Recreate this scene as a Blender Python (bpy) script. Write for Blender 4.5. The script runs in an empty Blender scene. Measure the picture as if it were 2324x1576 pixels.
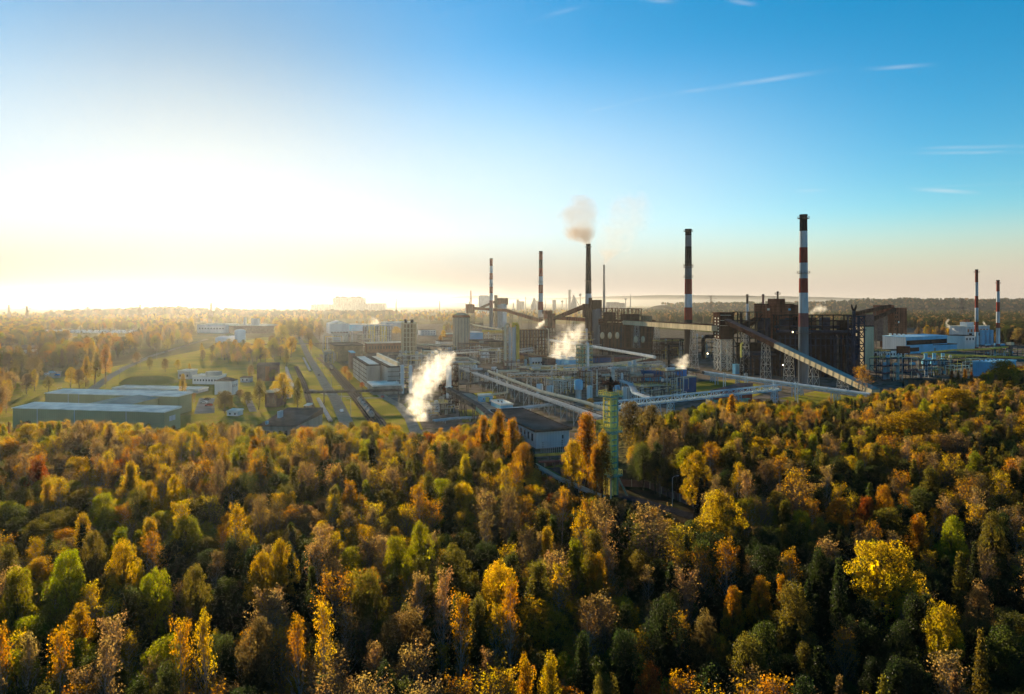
import bpy, math, random
import numpy as np
from mathutils import Vector

SC = bpy.context.scene
COL = SC.collection
R = math.radians

# ---------------------------------------------------------------- camera
CAM_H = 60.0
HZ = 690.0            # row of the true horizon, measured on a 2324 x 1576 sheet
FPX = 1549.3          # focal length on that sheet
cam_d = bpy.data.cameras.new('camera')
cam_d.lens = 24.0
cam_d.sensor_width = 36.0
cam_d.sensor_fit = 'HORIZONTAL'
cam_d.shift_y = -(788.0 - HZ) / 2324.0
cam_d.clip_start = 1.0
cam_d.clip_end = 60000.0
cam = bpy.data.objects.new('camera', cam_d)
cam.location = (0, 0, CAM_H)
cam.rotation_euler = (R(90), 0, 0)
COL.objects.link(cam)
SC.camera = cam

# ---------------------------------------------------------------- sun and sky
SUN_AZ = -24.8        # degrees, left of straight ahead
SUN_EL = 7.2
sdir = Vector((math.sin(R(SUN_AZ)) * math.cos(R(SUN_EL)), math.cos(R(SUN_AZ)) * math.cos(R(SUN_EL)), math.sin(R(SUN_EL))))
sun_d = bpy.data.lights.new('sun', 'SUN')
sun_d.energy = 5.0
sun_d.angle = R(0.6)
sun_d.color = (1.0, 0.80, 0.50)
sun = bpy.data.objects.new('sun', sun_d)
sun.rotation_euler = sdir.to_track_quat('Z', 'Y').to_euler()
sun.location = sdir * 3000
COL.objects.link(sun)

W = bpy.data.worlds.new('World')
SC.world = W
W.use_nodes = True
wt = W.node_tree
for n in list(wt.nodes):
    wt.nodes.remove(n)


def wn(kind, **kw):
    n = wt.nodes.new(kind)
    for k, v in kw.items():
        setattr(n, k, v)
    return n


def wl(a, b):
    wt.links.new(a, b)


w_out = wn('ShaderNodeOutputWorld')
w_bg = wn('ShaderNodeBackground')
w_bg.inputs['Strength'].default_value = 0.05
sky = wn('ShaderNodeTexSky', sky_type='NISHITA')
sky.sun_disc = False
sky.sun_elevation = R(SUN_EL)
sky.sun_rotation = R(SUN_AZ)
sky.altitude = 100
sky.air_density = 1.0
sky.dust_density = 0.3
sky.ozone_density = 3.0
# evening haze in the sky itself: paler towards the sun, peach near the horizon
geo = wn('ShaderNodeTexCoord')
sepd = wn('ShaderNodeSeparateXYZ')
wl(geo.outputs['Generated'], sepd.inputs[0])
dotn = wn('ShaderNodeVectorMath', operation='DOT_PRODUCT')
wl(geo.outputs['Generated'], dotn.inputs[0])
dotn.inputs[1].default_value = sdir
ang = wn('ShaderNodeMath', operation='ARCCOSINE')
wl(dotn.outputs['Value'], ang.inputs[0])


def rng_node(src, a, b, c, d, smooth=True):
    n = wn('ShaderNodeMapRange')
    if smooth:
        n.interpolation_type = 'SMOOTHSTEP'
    for k, v in (('From Min', a), ('From Max', b), ('To Min', c), ('To Max', d)):
        n.inputs[k].default_value = v
    wl(src, n.inputs['Value'])
    return n.outputs[0]


def mul(a, b):
    n = wn('ShaderNodeMath', operation='MULTIPLY')
    wl(a, n.inputs[0])
    wl(b, n.inputs[1])
    return n.outputs[0]


def mixc(f, a, b, blend='MIX'):
    n = wn('ShaderNodeMix', data_type='RGBA', blend_type=blend)
    for src, key in ((f, 'Factor'), (a, 'A'), (b, 'B')):
        if hasattr(src, 'is_output'):
            wl(src, n.inputs[key])
        elif key == 'Factor':
            n.inputs[key].default_value = src
        else:
            n.inputs[key].default_value = (*src, 1)
    return n.outputs['Result']


hs = wn('ShaderNodeHueSaturation')
hs.inputs['Saturation'].default_value = 1.3
wl(sky.outputs[0], hs.inputs['Color'])
base = mixc(1.0, hs.outputs[0], (1.20, 1.20, 1.12), 'MULTIPLY')
base = mixc(1.0, base, (.10, 0, 0), 'SUBTRACT')
dimn = wn('ShaderNodeVectorMath', operation='SCALE')
wl(base, dimn.inputs[0])
wl(rng_node(ang.outputs[0], R(2), R(28), .44, 1), dimn.inputs['Scale'])
base = dimn.outputs[0]
cl = wn('ShaderNodeVectorMath', operation='MAXIMUM')
wl(base, cl.inputs[0])
cl.inputs[1].default_value = (.01, .01, .01)
near = rng_node(ang.outputs[0], R(58), R(22), 0, 1)
low = rng_node(sepd.outputs['Z'], math.sin(R(21.5)), math.sin(R(8)), 0, 1)
whit = mul(near, low)
half = wn('ShaderNodeMath', operation='MULTIPLY')
wl(whit, half.inputs[0])
half.inputs[1].default_value = 0.68
white = mixc(half.outputs[0], cl.outputs[0], (4.05, 4.4, 4.6))
hor = rng_node(sepd.outputs['Z'], math.sin(R(7.5)), math.sin(R(1.0)), 0, .92)
peach = mixc(rng_node(ang.outputs[0], R(50), R(13), 0, 1), (3.3, 2.78, 2.35), (2.3, 2.0, 1.8))
fin = mixc(hor, white, peach)


# thin cirrus streaks: each lies along an arc between two directions of the sky
def skydir(px, py):
    return Vector(((px - 1162.0) / FPX, 1.0, (HZ - py) / FPX)).normalized()


nzs = wn('ShaderNodeTexNoise')
nzs.inputs['Scale'].default_value = 26
nzs.inputs['Detail'].default_value = 5
mps = wn('ShaderNodeMapping')
mps.inputs['Scale'].default_value = (.35, .35, 2.2)
wl(geo.outputs['Generated'], mps.inputs['Vector'])
wl(mps.outputs[0], nzs.inputs['Vector'])
wisp = rng_node(nzs.outputs['Fac'], .36, .66, .12, 1)
for x0, y0, x1, y1, wdt, amt in [(1330, 254, 1480, 222, .0030, .45), (1450, 226, 1860, 164, .0042, .75), (1960, 158, 2120, 147, .0035, .40), (2030, 348, 2420, 345, .0030, .55), (2060, 338, 2420, 330, .0030, .65),
                                 (2060, 428, 2220, 438, .0035, .65), (1200, 50, 1340, 8, .0045, .40), (1440, -2, 1530, 4, .004, .6), (1650, 0, 1720, 12, .004, .45), (1800, 434, 1880, 432, .003, .3), (2100, 425, 2400, 412, .0025, .25)]:
    a, b = skydir(x0, y0), skydir(x1, y1)
    nrm = a.cross(b).normalized()
    mid = (a + b).normalized()
    tan = nrm.cross(mid).normalized()
    ext = abs((b - a).dot(tan)) / 2
    dn = wn('ShaderNodeVectorMath', operation='DOT_PRODUCT')
    wl(geo.outputs['Generated'], dn.inputs[0])
    dn.inputs[1].default_value = nrm
    ab = wn('ShaderNodeMath', operation='ABSOLUTE')
    wl(dn.outputs['Value'], ab.inputs[0])
    dt = wn('ShaderNodeVectorMath', operation='DOT_PRODUCT')
    wl(geo.outputs['Generated'], dt.inputs[0])
    dt.inputs[1].default_value = tan
    at_ = wn('ShaderNodeMath', operation='ABSOLUTE')
    wl(dt.outputs['Value'], at_.inputs[0])
    f = mul(mul(rng_node(ab.outputs[0], wdt * 1.15, 0, 0, amt * .5), rng_node(at_.outputs[0], ext * 1.35, 0, 0, 1)), wisp)
    fin = mixc(f, fin, (4.3, 4.3, 4.35))
wl(fin, w_bg.inputs['Color'])
wl(w_bg.outputs[0], w_out.inputs['Surface'])

# ---------------------------------------------------------------- exposure and render settings
SC.view_settings.view_transform = 'Standard'
SC.view_settings.look = 'None'
SC.view_settings.gamma = 1.0
SC.view_settings.exposure = 2.07
SC.view_settings.use_curve_mapping = False
SC.render.engine = 'CYCLES'
SC.cycles.use_denoising = True
SC.cycles.max_bounces = 5
SC.cycles.diffuse_bounces = 2
SC.cycles.glossy_bounces = 2
SC.cycles.transmission_bounces = 3
SC.cycles.transparent_max_bounces = 8
SC.cycles.volume_bounces = 2
SC.cycles.volume_step_rate = 0.3
SC.cycles.caustics_reflective = False
SC.cycles.caustics_refractive = False
SC.cycles.sample_clamp_indirect = 4.0
# ---------------------------------------------------------------- geometry helpers
def at(px, py, z=0.0):
    """point of the level z seen at sheet position (px, py)"""
    y = (CAM_H - z) * FPX / (py - HZ)
    return np.array([(px - 1162.0) * y / FPX, y, z])


def atd(px, py, y):
    """point at depth y seen at sheet position (px, py)"""
    return np.array([(px - 1162.0) * y / FPX, y, CAM_H - (py - HZ) * y / FPX])


def pix(p):
    return 1162.0 + FPX * p[0] / p[1], HZ + FPX * (CAM_H - p[2]) / p[1]


def height_at(py, y):
    return CAM_H - (py - HZ) * y / FPX


def unit(v):
    v = np.asarray(v, float)
    return v / max(np.linalg.norm(v), 1e-9)


UP = np.array([0.0, 0.0, 1.0])
AX_U = unit([-0.335, 0.942, 0])      # the works' streets run away along this
AX_V = unit([0.942, 0.335, 0])       # and across along this


class MB:
    """collects shapes, then links them as one mesh object"""

    def __init__(self):
        self.v, self.f, self.n = [], [], 0
        self.smooth = []

    def add(self, verts, faces, smooth=False):
        verts = np.asarray(verts, float)
        self.v.append(verts)
        for f in faces:
            self.f.append(tuple(i + self.n for i in f))
            self.smooth.append(smooth)
        self.n += len(verts)
        return self

    def obox(self, o, a, b, c):
        """box from corner o along the three edge vectors a, b, c"""
        o, a, b, c = (np.asarray(q, float) for q in (o, a, b, c))
        v = [o, o + a, o + a + b, o + b, o + c, o + a + c, o + a + b + c, o + b + c]
        f = [(3, 2, 1, 0), (4, 5, 6, 7), (0, 1, 5, 4), (1, 2, 6, 5), (2, 3, 7, 6), (3, 0, 4, 7)]
        if np.dot(np.cross(a, b), c) < 0:
            f = [tuple(reversed(q)) for q in f]
        return self.add(v, f)

    def cbox(self, c, sx, sy, sz, u=AX_U, v=AX_V):
        """box centred in plan on c, standing at c.z: sx along v, sy along u"""
        c = np.asarray(c, float)
        return self.obox(c - v * sx / 2 - u * sy / 2, v * sx, u * sy, UP * sz)

    def bar(self, p0, p1, w, h=None, up=UP):
        p0, p1 = np.asarray(p0, float), np.asarray(p1, float)
        h = w if h is None else h
        d = p1 - p0
        L = np.linalg.norm(d)
        if L < 1e-6:
            return self
        d = d / L
        s = np.cross(d, up)
        if np.linalg.norm(s) < 1e-3:
            s = np.cross(d, [1.0, 0, 0])
        s = unit(s)
        t = np.cross(s, d)
        return self.obox(p0 - s * w / 2 - t * h / 2, s * w, d * L, t * h)

    def tube(self, pts, r, n=8, caps=True, smooth=True):
        pts = [np.asarray(p, float) for p in pts]
        rs = r if hasattr(r, '__len__') else [r] * len(pts)
        rings = []
        prev = None
        for i, p in enumerate(pts):
            d = unit(pts[min(i + 1, len(pts) - 1)] - pts[max(i - 1, 0)])
            s = np.cross(d, UP) if prev is None else prev - d * np.dot(prev, d)
            if np.linalg.norm(s) < 1e-3:
                s = np.cross(d, [1.0, 0.1, 0])
            s = unit(s)
            prev = s
            t = np.cross(s, d)
            a = np.arange(n) * 2 * math.pi / n
            rings.append(p + rs[i] * (np.cos(a)[:, None] * s + np.sin(a)[:, None] * t))
        v = np.vstack(rings)
        f = []
        for i in range(len(pts) - 1):
            for k in range(n):
                a, b = i * n + k, i * n + (k + 1) % n
                f.append((a, a + n, b + n, b))
        self.add(v, f, smooth)
        if caps:
            self.add(rings[0], [tuple(range(n))])
            self.add(rings[-1], [tuple(reversed(range(n)))])
        return self

    def lathe(self, c, prof, n=16, smooth=True, caps=True):
        """prof: list of (radius, z) about the vertical through c"""
        c = np.asarray(c, float)
        a = np.arange(n) * 2 * math.pi / n
        rings = [np.stack([c[0] + r * np.cos(a), c[1] + r * np.sin(a), np.full(n, c[2] + z)], 1) for r, z in prof]
        f = []
        for i in range(len(prof) - 1):
            for k in range(n):
                p, q = i * n + k, i * n + (k + 1) % n
                f.append((p, q, q + n, p + n))
        self.add(np.vstack(rings), f, smooth)
        if caps:
            if prof[0][0] > 1e-3:
                self.add(rings[0], [tuple(reversed(range(n)))])
            if prof[-1][0] > 1e-3:
                self.add(rings[-1], [tuple(range(n))])
        return self

    def prism(self, poly, ext):
        """closed polygon (3-D points) pushed along ext"""
        p = np.asarray(poly, float)
        n = len(p)
        nn = np.zeros(3)
        for i in range(n):
            nn += np.cross(p[i], p[(i + 1) % n])
        ext = np.asarray(ext, float)
        if np.dot(nn, ext) > 0:
            p = p[::-1]
        v = np.vstack([p, p + ext])
        f = [tuple(range(n)), tuple(reversed(range(n, 2 * n)))]
        for i in range(n):
            j = (i + 1) % n
            f.append((j, i, n + i, n + j))
        return self.add(v, f)

    def ball(self, c, r, n=12, m=8, sz=1.0):
        prof = [(max(r * math.sin(math.pi * i / m), 0.0001), -r * sz * math.cos(math.pi * i / m)) for i in range(m + 1)]
        return self.lathe(c, prof, n, True, False)

    def lattice_mast(self, c, w0, w1, z0, z1, t, seg=None, u=AX_U, v=AX_V):
        """square lattice: four corner posts, rings and one diagonal each face"""
        c = np.asarray(c, float)
        seg = seg or max(1, int((z1 - z0) / (w0 * 1.1)))

        def cor(k, z):
            f = (z - z0) / (z1 - z0)
            w = (w0 * (1 - f) + w1 * f) / 2
            sx, sy = ((-1, -1), (1, -1), (1, 1), (-1, 1))[k % 4]
            return np.array([c[0], c[1], 0]) + v * sx * w + u * sy * w + UP * z
        for k in range(4):
            self.bar(cor(k, z0), cor(k, z1), t)
        for i in range(seg):
            za, zb = z0 + (z1 - z0) * i / seg, z0 + (z1 - z0) * (i + 1) / seg
            for k in range(4):
                self.bar(cor(k, zb), cor(k + 1, zb), t * .7)
                self.bar(cor(k + (i % 2), za), cor(k + 1 - (i % 2), zb), t * .6)
        return self

    def build(self, name, mat, parent=None, smooth_angle=None):
        me = bpy.data.meshes.new(name)
        v = np.vstack(self.v)
        if parent is not None:
            v = v - np.array(ROOTLOC.get(parent.name, (0, 0, 0)))
        me.from_pydata(v.tolist(), [], self.f)
        if any(self.smooth):
            me.polygons.foreach_set('use_smooth', self.smooth)
        me.materials.append(mat)
        me.update()
        o = bpy.data.objects.new(name, me)
        COL.objects.link(o)
        if parent is not None:
            o.parent = parent
            ROOTLOC[o.name] = ROOTLOC.get(parent.name, (0, 0, 0))
        return o


ROOTLOC = {}


def thing(name, label, cat, loc, group=None):
    o = bpy.data.objects.new(name, None)
    o.empty_display_size = 1.0
    COL.objects.link(o)
    o.location = tuple(float(c) for c in loc)
    ROOTLOC[o.name] = tuple(o.location)
    o['label'] = label
    o['category'] = cat
    if group:
        o['group'] = group
    return o


def tag(o, label, cat, group=None, kind=None):
    if label:
        o['label'] = label
    if cat:
        o['category'] = cat
    if group:
        o['group'] = group
    if kind:
        o['kind'] = kind
    return o


def copy_thing(root, loc, label=None, rotz=0.0, scale=None, group=None):
    c = root.copy()
    COL.objects.link(c)
    c.location = tuple(float(q) for q in loc)
    c.rotation_euler = (0, 0, rotz)
    if scale is not None:
        c.scale = scale
    if label:
        c['label'] = label
    if group:
        c['group'] = group
    for ch in list(root.children):
        k = ch.copy()
        COL.objects.link(k)
        k.parent = c
        for g in list(ch.children):
            q = g.copy()
            COL.objects.link(q)
            q.parent = k
    return c


# ---------------------------------------------------------------- materials
MATS = {}


def mat(name, col, rough=0.7, metal=0.0, var=0.25, scale=0.3, streak=0.0, spec=0.3, col2=None, bump=0.0, wave=None):
    """weathered surface: base colour broken up by noise, vertical streaks if asked, fine bump"""
    if name in MATS:
        return MATS[name]
    m = bpy.data.materials.new(name)
    m.use_nodes = True
    nt = m.node_tree
    b = nt.nodes['Principled BSDF']
    if rough >= .5:
        nt.nodes.remove(b)
        b = nt.nodes.new('ShaderNodeBsdfDiffuse')
        nt.links.new(b.outputs[0], nt.nodes['Material Output'].inputs['Surface'])
    else:
        b.inputs['Metallic'].default_value = metal
        b.inputs['Specular IOR Level'].default_value = spec
    b.inputs['Roughness'].default_value = rough
    tc = nt.nodes.new('ShaderNodeTexCoord')
    mp = nt.nodes.new('ShaderNodeMapping')
    nt.links.new(tc.outputs['Object'], mp.inputs['Vector'])
    nz = nt.nodes.new('ShaderNodeTexNoise')
    nz.inputs['Scale'].default_value = scale
    nz.inputs['Detail'].default_value = 6
    nz.inputs['Roughness'].default_value = 0.65
    nt.links.new(mp.outputs[0], nz.inputs['Vector'])
    if streak:
        mp.inputs['Scale'].default_value = (1, 1, streak)
    mx = nt.nodes.new('ShaderNodeMix')
    mx.data_type = 'RGBA'
    rp = nt.nodes.new('ShaderNodeMapRange')
    rp.inputs['From Min'].default_value = 0.32
    rp.inputs['From Max'].default_value = 0.68
    nt.links.new(nz.outputs['Fac'], rp.inputs['Value'])
    nt.links.new(rp.outputs[0], mx.inputs['Factor'])
    c2 = col2 or tuple(c * (1 - var * 1.6) for c in col)
    c1 = tuple(min(1, c * (1 + var * 0.5)) for c in col)
    mx.inputs['A'].default_value = (*c2, 1)
    mx.inputs['B'].default_value = (*c1, 1)
    res = mx.outputs['Result']
    if wave:
        # cladding sheets or boards: (spacing in metres, axis, depth of the joint line)
        wv = nt.nodes.new('ShaderNodeTexWave')
        wv.wave_type = 'BANDS'
        wv.bands_direction = wave[1]
        wv.inputs['Scale'].default_value = 0.314 / wave[0]
        nt.links.new(tc.outputs['Object'], wv.inputs['Vector'])
        rr = nt.nodes.new('ShaderNodeMapRange')
        rr.inputs['From Min'].default_value = 0.0
        rr.inputs['From Max'].default_value = 0.25
        rr.inputs['To Min'].default_value = 1 - wave[2]
        rr.inputs['To Max'].default_value = 1
        nt.links.new(wv.outputs['Fac'], rr.inputs['Value'])
        mm = nt.nodes.new('ShaderNodeMix')
        mm.data_type = 'RGBA'
        mm.blend_type = 'MULTIPLY'
        mm.inputs['Factor'].default_value = 1
        nt.links.new(res, mm.inputs['A'])
        nt.links.new(rr.outputs[0], mm.inputs['B'])
        res = mm.outputs['Result']
    nt.links.new(res, b.inputs[0])
    if bump:
        bp = nt.nodes.new('ShaderNodeBump')
        bp.inputs['Strength'].default_value = bump
        bp.inputs['Distance'].default_value = 0.2
        nt.links.new(nz.outputs['Fac'], bp.inputs['Height'])
        nt.links.new(bp.outputs[0], b.inputs['Normal'])
    MATS[name] = m
    return m


def sheet(name, pts, z, m, kind='structure', label=None):
    """flat sheet on the ground from plan points"""
    me = bpy.data.meshes.new(name)
    p = [(float(a[0]), float(a[1]), z) for a in pts]
    area = sum(p[i][0] * p[(i + 1) % len(p)][1] - p[(i + 1) % len(p)][0] * p[i][1] for i in range(len(p)))
    if area < 0:
        p = p[::-1]
    me.from_pydata(p, [], [tuple(range(len(p)))])
    me.materials.append(m)
    o = bpy.data.objects.new(name, me)
    COL.objects.link(o)
    o['kind'] = kind
    return o


def strip(name, pts, w, z, m):
    """road-like ribbon along plan points"""
    pts = [np.asarray(p, float)[:2] for p in pts]
    L, Rr = [], []
    for i, p in enumerate(pts):
        d = unit(np.append(pts[min(i + 1, len(pts) - 1)] - pts[max(i - 1, 0)], 0))[:2]
        s = np.array([-d[1], d[0]])
        L.append(p + s * w / 2)
        Rr.append(p - s * w / 2)
    n = len(pts)
    me = bpy.data.meshes.new(name)
    v = [(a[0], a[1], z) for a in Rr] + [(a[0], a[1], z) for a in L]
    me.from_pydata(v, [], [(i, i + 1, n + i + 1, n + i) for i in range(n - 1)])
    me.materials.append(m)
    o = bpy.data.objects.new(name, me)
    COL.objects.link(o)
    o['kind'] = 'structure'
    return o
# ================================================================ terrain
def ground_material(name, cols, scales, rough=0):
    m = bpy.data.materials.new(name)
    m.use_nodes = True
    nt = m.node_tree
    nt.nodes.remove(nt.nodes['Principled BSDF'])
    b = nt.nodes.new('ShaderNodeBsdfDiffuse')
    nt.links.new(b.outputs[0], nt.nodes['Material Output'].inputs['Surface'])
    tc = nt.nodes.new('ShaderNodeTexCoord')
    cur = None
    for i, c in enumerate(cols):
        if cur is None:
            rgb = nt.nodes.new('ShaderNodeRGB')
            rgb.outputs[0].default_value = (*c, 1)
            cur = rgb.outputs[0]
            continue
        nz = nt.nodes.new('ShaderNodeTexNoise')
        nz.inputs['Scale'].default_value = scales[i - 1]
        nz.inputs['Detail'].default_value = 8
        nz.inputs['Roughness'].default_value = 0.6
        nt.links.new(tc.outputs['Object'], nz.inputs['Vector'])
        rp = nt.nodes.new('ShaderNodeMapRange')
        rp.inputs['From Min'].default_value = 0.46
        rp.inputs['From Max'].default_value = 0.56
        nt.links.new(nz.outputs['Fac'], rp.inputs['Value'])
        mx = nt.nodes.new('ShaderNodeMix')
        mx.data_type = 'RGBA'
        nt.links.new(rp.outputs[0], mx.inputs['Factor'])
        nt.links.new(cur, mx.inputs['A'])
        mx.inputs['B'].default_value = (*c, 1)
        cur = mx.outputs['Result']
    nt.links.new(cur, b.inputs['Color'])
    if rough:
        # standing blades and litter: the surface is anything but flat
        nb = nt.nodes.new('ShaderNodeTexNoise')
        nb.inputs['Scale'].default_value = rough
        nb.inputs['Detail'].default_value = 3
        nt.links.new(tc.outputs['Object'], nb.inputs['Vector'])
        bp = nt.nodes.new('ShaderNodeBump')
        bp.inputs['Strength'].default_value = 1.0
        bp.inputs['Distance'].default_value = 1.2 / rough
        nt.links.new(nb.outputs['Fac'], bp.inputs['Height'])
        nt.links.new(bp.outputs[0], b.inputs['Normal'])
    return m


M_GROUND = ground_material('country_ground', [(.10, .10, .035), (.05, .06, .02), (.15, .12, .05), (.08, .07, .03)], [.004, .0017, .02], .35)
M_GRASS = ground_material('meadow_grass', [(.20, .19, .022), (.28, .245, .03), (.24, .18, .045), (.14, .14, .022)], [.05, .11, .025], 1.6)
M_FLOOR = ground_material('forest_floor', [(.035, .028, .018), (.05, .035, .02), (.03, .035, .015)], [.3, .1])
M_YARD = ground_material('works_yard', [(.12, .10, .085), (.06, .05, .045), (.07, .065, .028), (.16, .135, .11)], [.03, .06, .15])

GR = 35500.0
sheet('ground', [(-GR, -400), (GR, -400), (GR, GR), (-GR, GR)], -0.05, M_GROUND)
# ================================================================ trees
rng = np.random.default_rng(11)


def leaf_mat(name, mode):
    """mode 'object': colour carried by the tree; mode 'instance': colour carried by each tree of the mass"""
    m = bpy.data.materials.new(name)
    m.use_nodes = True
    nt = m.node_tree
    for n in list(nt.nodes):
        nt.nodes.remove(n)
    out = nt.nodes.new('ShaderNodeOutputMaterial')
    df = nt.nodes.new('ShaderNodeBsdfDiffuse')
    tr = nt.nodes.new('ShaderNodeBsdfTranslucent')
    gl = nt.nodes.new('ShaderNodeBsdfGlossy')
    gl.inputs['Roughness'].default_value = 0.45
    oi = nt.nodes.new('ShaderNodeObjectInfo')
    if mode == 'object':
        base = oi.outputs['Color']
    else:
        atn = nt.nodes.new('ShaderNodeAttribute')
        atn.attribute_type = 'INSTANCER'
        atn.attribute_name = 'tint'
        base = atn.outputs['Color']
    # leaf to leaf and clump to clump differences of the foliage itself
    ge = nt.nodes.new('ShaderNodeNewGeometry')
    tc = nt.nodes.new('ShaderNodeTexCoord')
    nz = nt.nodes.new('ShaderNodeTexNoise')
    nz.inputs['Scale'].default_value = 0.45
    nz.inputs['Detail'].default_value = 2
    nt.links.new(tc.outputs['Object'], nz.inputs['Vector'])
    hsv = nt.nodes.new('ShaderNodeHueSaturation')
    mh = nt.nodes.new('ShaderNodeMapRange')
    mh.inputs['From Min'].default_value = 0.3
    mh.inputs['From Max'].default_value = 0.7
    mh.inputs['To Min'].default_value = 0.475
    mh.inputs['To Max'].default_value = 0.52
    nt.links.new(nz.outputs['Fac'], mh.inputs['Value'])
    nt.links.new(mh.outputs[0], hsv.inputs['Hue'])
    mv = nt.nodes.new('ShaderNodeMapRange')
    mv.inputs['To Min'].default_value = 0.6
    mv.inputs['To Max'].default_value = 1.45
    nt.links.new(ge.outputs['Random Per Island'], mv.inputs['Value'])
    nt.links.new(mv.outputs[0], hsv.inputs['Value'])
    nt.links.new(base, hsv.inputs['Color'])
    nt.links.new(hsv.outputs[0], df.inputs['Color'])
    br = nt.nodes.new('ShaderNodeHueSaturation')
    br.inputs['Saturation'].default_value = 1.15
    br.inputs['Value'].default_value = 2.3
    nt.links.new(hsv.outputs[0], br.inputs['Color'])
    wm = nt.nodes.new('ShaderNodeMix')
    wm.data_type = 'RGBA'
    wm.blend_type = 'MULTIPLY'
    wm.inputs['Factor'].default_value = 1
    wm.inputs['B'].default_value = (1.08, .93, .60, 1)
    nt.links.new(br.outputs[0], wm.inputs['A'])
    nt.links.new(wm.outputs['Result'], tr.inputs['Color'])
    m1 = nt.nodes.new('ShaderNodeMixShader')
    m1.inputs[0].default_value = 0.6
    nt.links.new(df.outputs[0], m1.inputs[1])
    nt.links.new(tr.outputs[0], m1.inputs[2])
    m2 = nt.nodes.new('ShaderNodeMixShader')
    m2.inputs[0].default_value = 0.008
    nt.links.new(m1.outputs[0], m2.inputs[1])
    nt.links.new(gl.outputs[0], m2.inputs[2])
    nt.links.new(m2.outputs[0], out.inputs['Surface'])
    return m


TREE_COL = {
    'dark green': (.010, .016, .007), 'green': (.021, .028, .009), 'olive': (.046, .045, .011),
    'lime green': (.080, .088, .012), 'golden': (.140, .105, .013), 'yellow': (.165, .132, .016),
    'orange': (.130, .076, .012), 'rust red': (.110, .042, .013), 'tan': (.095, .070, .034),
    'brown': (.052, .040, .019),
}
M_LEAF = leaf_mat('leaves', 'object')
M_LEAF_MASS = leaf_mat('leaves_mass', 'instance')
M_BARK = mat('bark', (.06, .05, .04), .9, var=.4, scale=2)
M_TWIG = mat('twig_bark', (.17, .12, .085), .9, var=.3, scale=1.5)
M_BIRCH = mat('birch_bark', (.30, .27, .24), .8, var=.4, scale=1.5)


def quads(c, n, size, up=0.4):
    """leaf-sized faces: centres c (k,3), outward directions n (k,3)"""
    k = len(c)
    d = rng.normal(size=(k, 3))
    nn = n * 0.6 + d * 0.9
    nn[:, 2] += up
    nn /= np.linalg.norm(nn, axis=1)[:, None]
    a = np.cross(nn, rng.normal(size=(k, 3)))
    a /= np.linalg.norm(a, axis=1)[:, None]
    b = np.cross(nn, a)
    s = size * rng.uniform(.6, 1.35, k)[:, None]
    a, b = a * s * .5, b * s * .5 * rng.uniform(.5, .9, k)[:, None]
    v = np.stack([c - a, c - b * .9, c + a, c + b], 1).reshape(-1, 3)
    return v


def raw_mesh(name, parts):
    """parts: list of (verts, faces array (k,4), material)"""
    me = bpy.data.meshes.new(name)
    vs, fs, mi, off = [], [], [], 0
    for j, (v, f, m) in enumerate(parts):
        me.materials.append(m)
        if len(v) == 0:
            continue
        vs.append(v)
        fs.append(np.asarray(f) + off)
        mi.append(np.full(len(f), j))
        off += len(v)
    v = np.vstack(vs)
    f = np.vstack(fs)
    mi = np.concatenate(mi)
    me.vertices.add(len(v))
    me.vertices.foreach_set('co', v.astype(np.float32).ravel())
    me.loops.add(len(f) * 4)
    me.loops.foreach_set('vertex_index', f.astype(np.int32).ravel())
    me.polygons.add(len(f))
    me.polygons.foreach_set('loop_start', (np.arange(len(f)) * 4).astype(np.int32))
    me.polygons.foreach_set('material_index', mi.astype(np.int32))
    me.update(calc_edges=True)
    return me


def limb(p0, p1, r0, r1, n=4, bend=0.0, seg=3):
    """tapered limb as quads"""
    p0, p1 = np.asarray(p0, float), np.asarray(p1, float)
    d = p1 - p0
    s = unit(np.cross(d, UP + np.array([.01, .02, 0])))
    t = unit(np.cross(s, d))
    off = (s * rng.normal() + t * rng.normal()) * bend
    v, f = [], []
    for i in range(seg + 1):
        q = i / seg
        p = p0 + d * q + off * math.sin(math.pi * q)
        r = r0 + (r1 - r0) * q
        for k in range(n):
            a = 2 * math.pi * k / n
            v.append(p + r * (math.cos(a) * s + math.sin(a) * t))
    for i in range(seg):
        for k in range(n):
            a, b = i * n + k, i * n + (k + 1) % n
            f.append((a, b, b + n, a + n))
    return np.array(v), np.array(f)


def gather(lst):
    vs, fs, o = [], [], 0
    for v, f in lst:
        vs.append(v)
        fs.append(f + o)
        o += len(v)
    return np.vstack(vs), np.vstack(fs)


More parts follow.
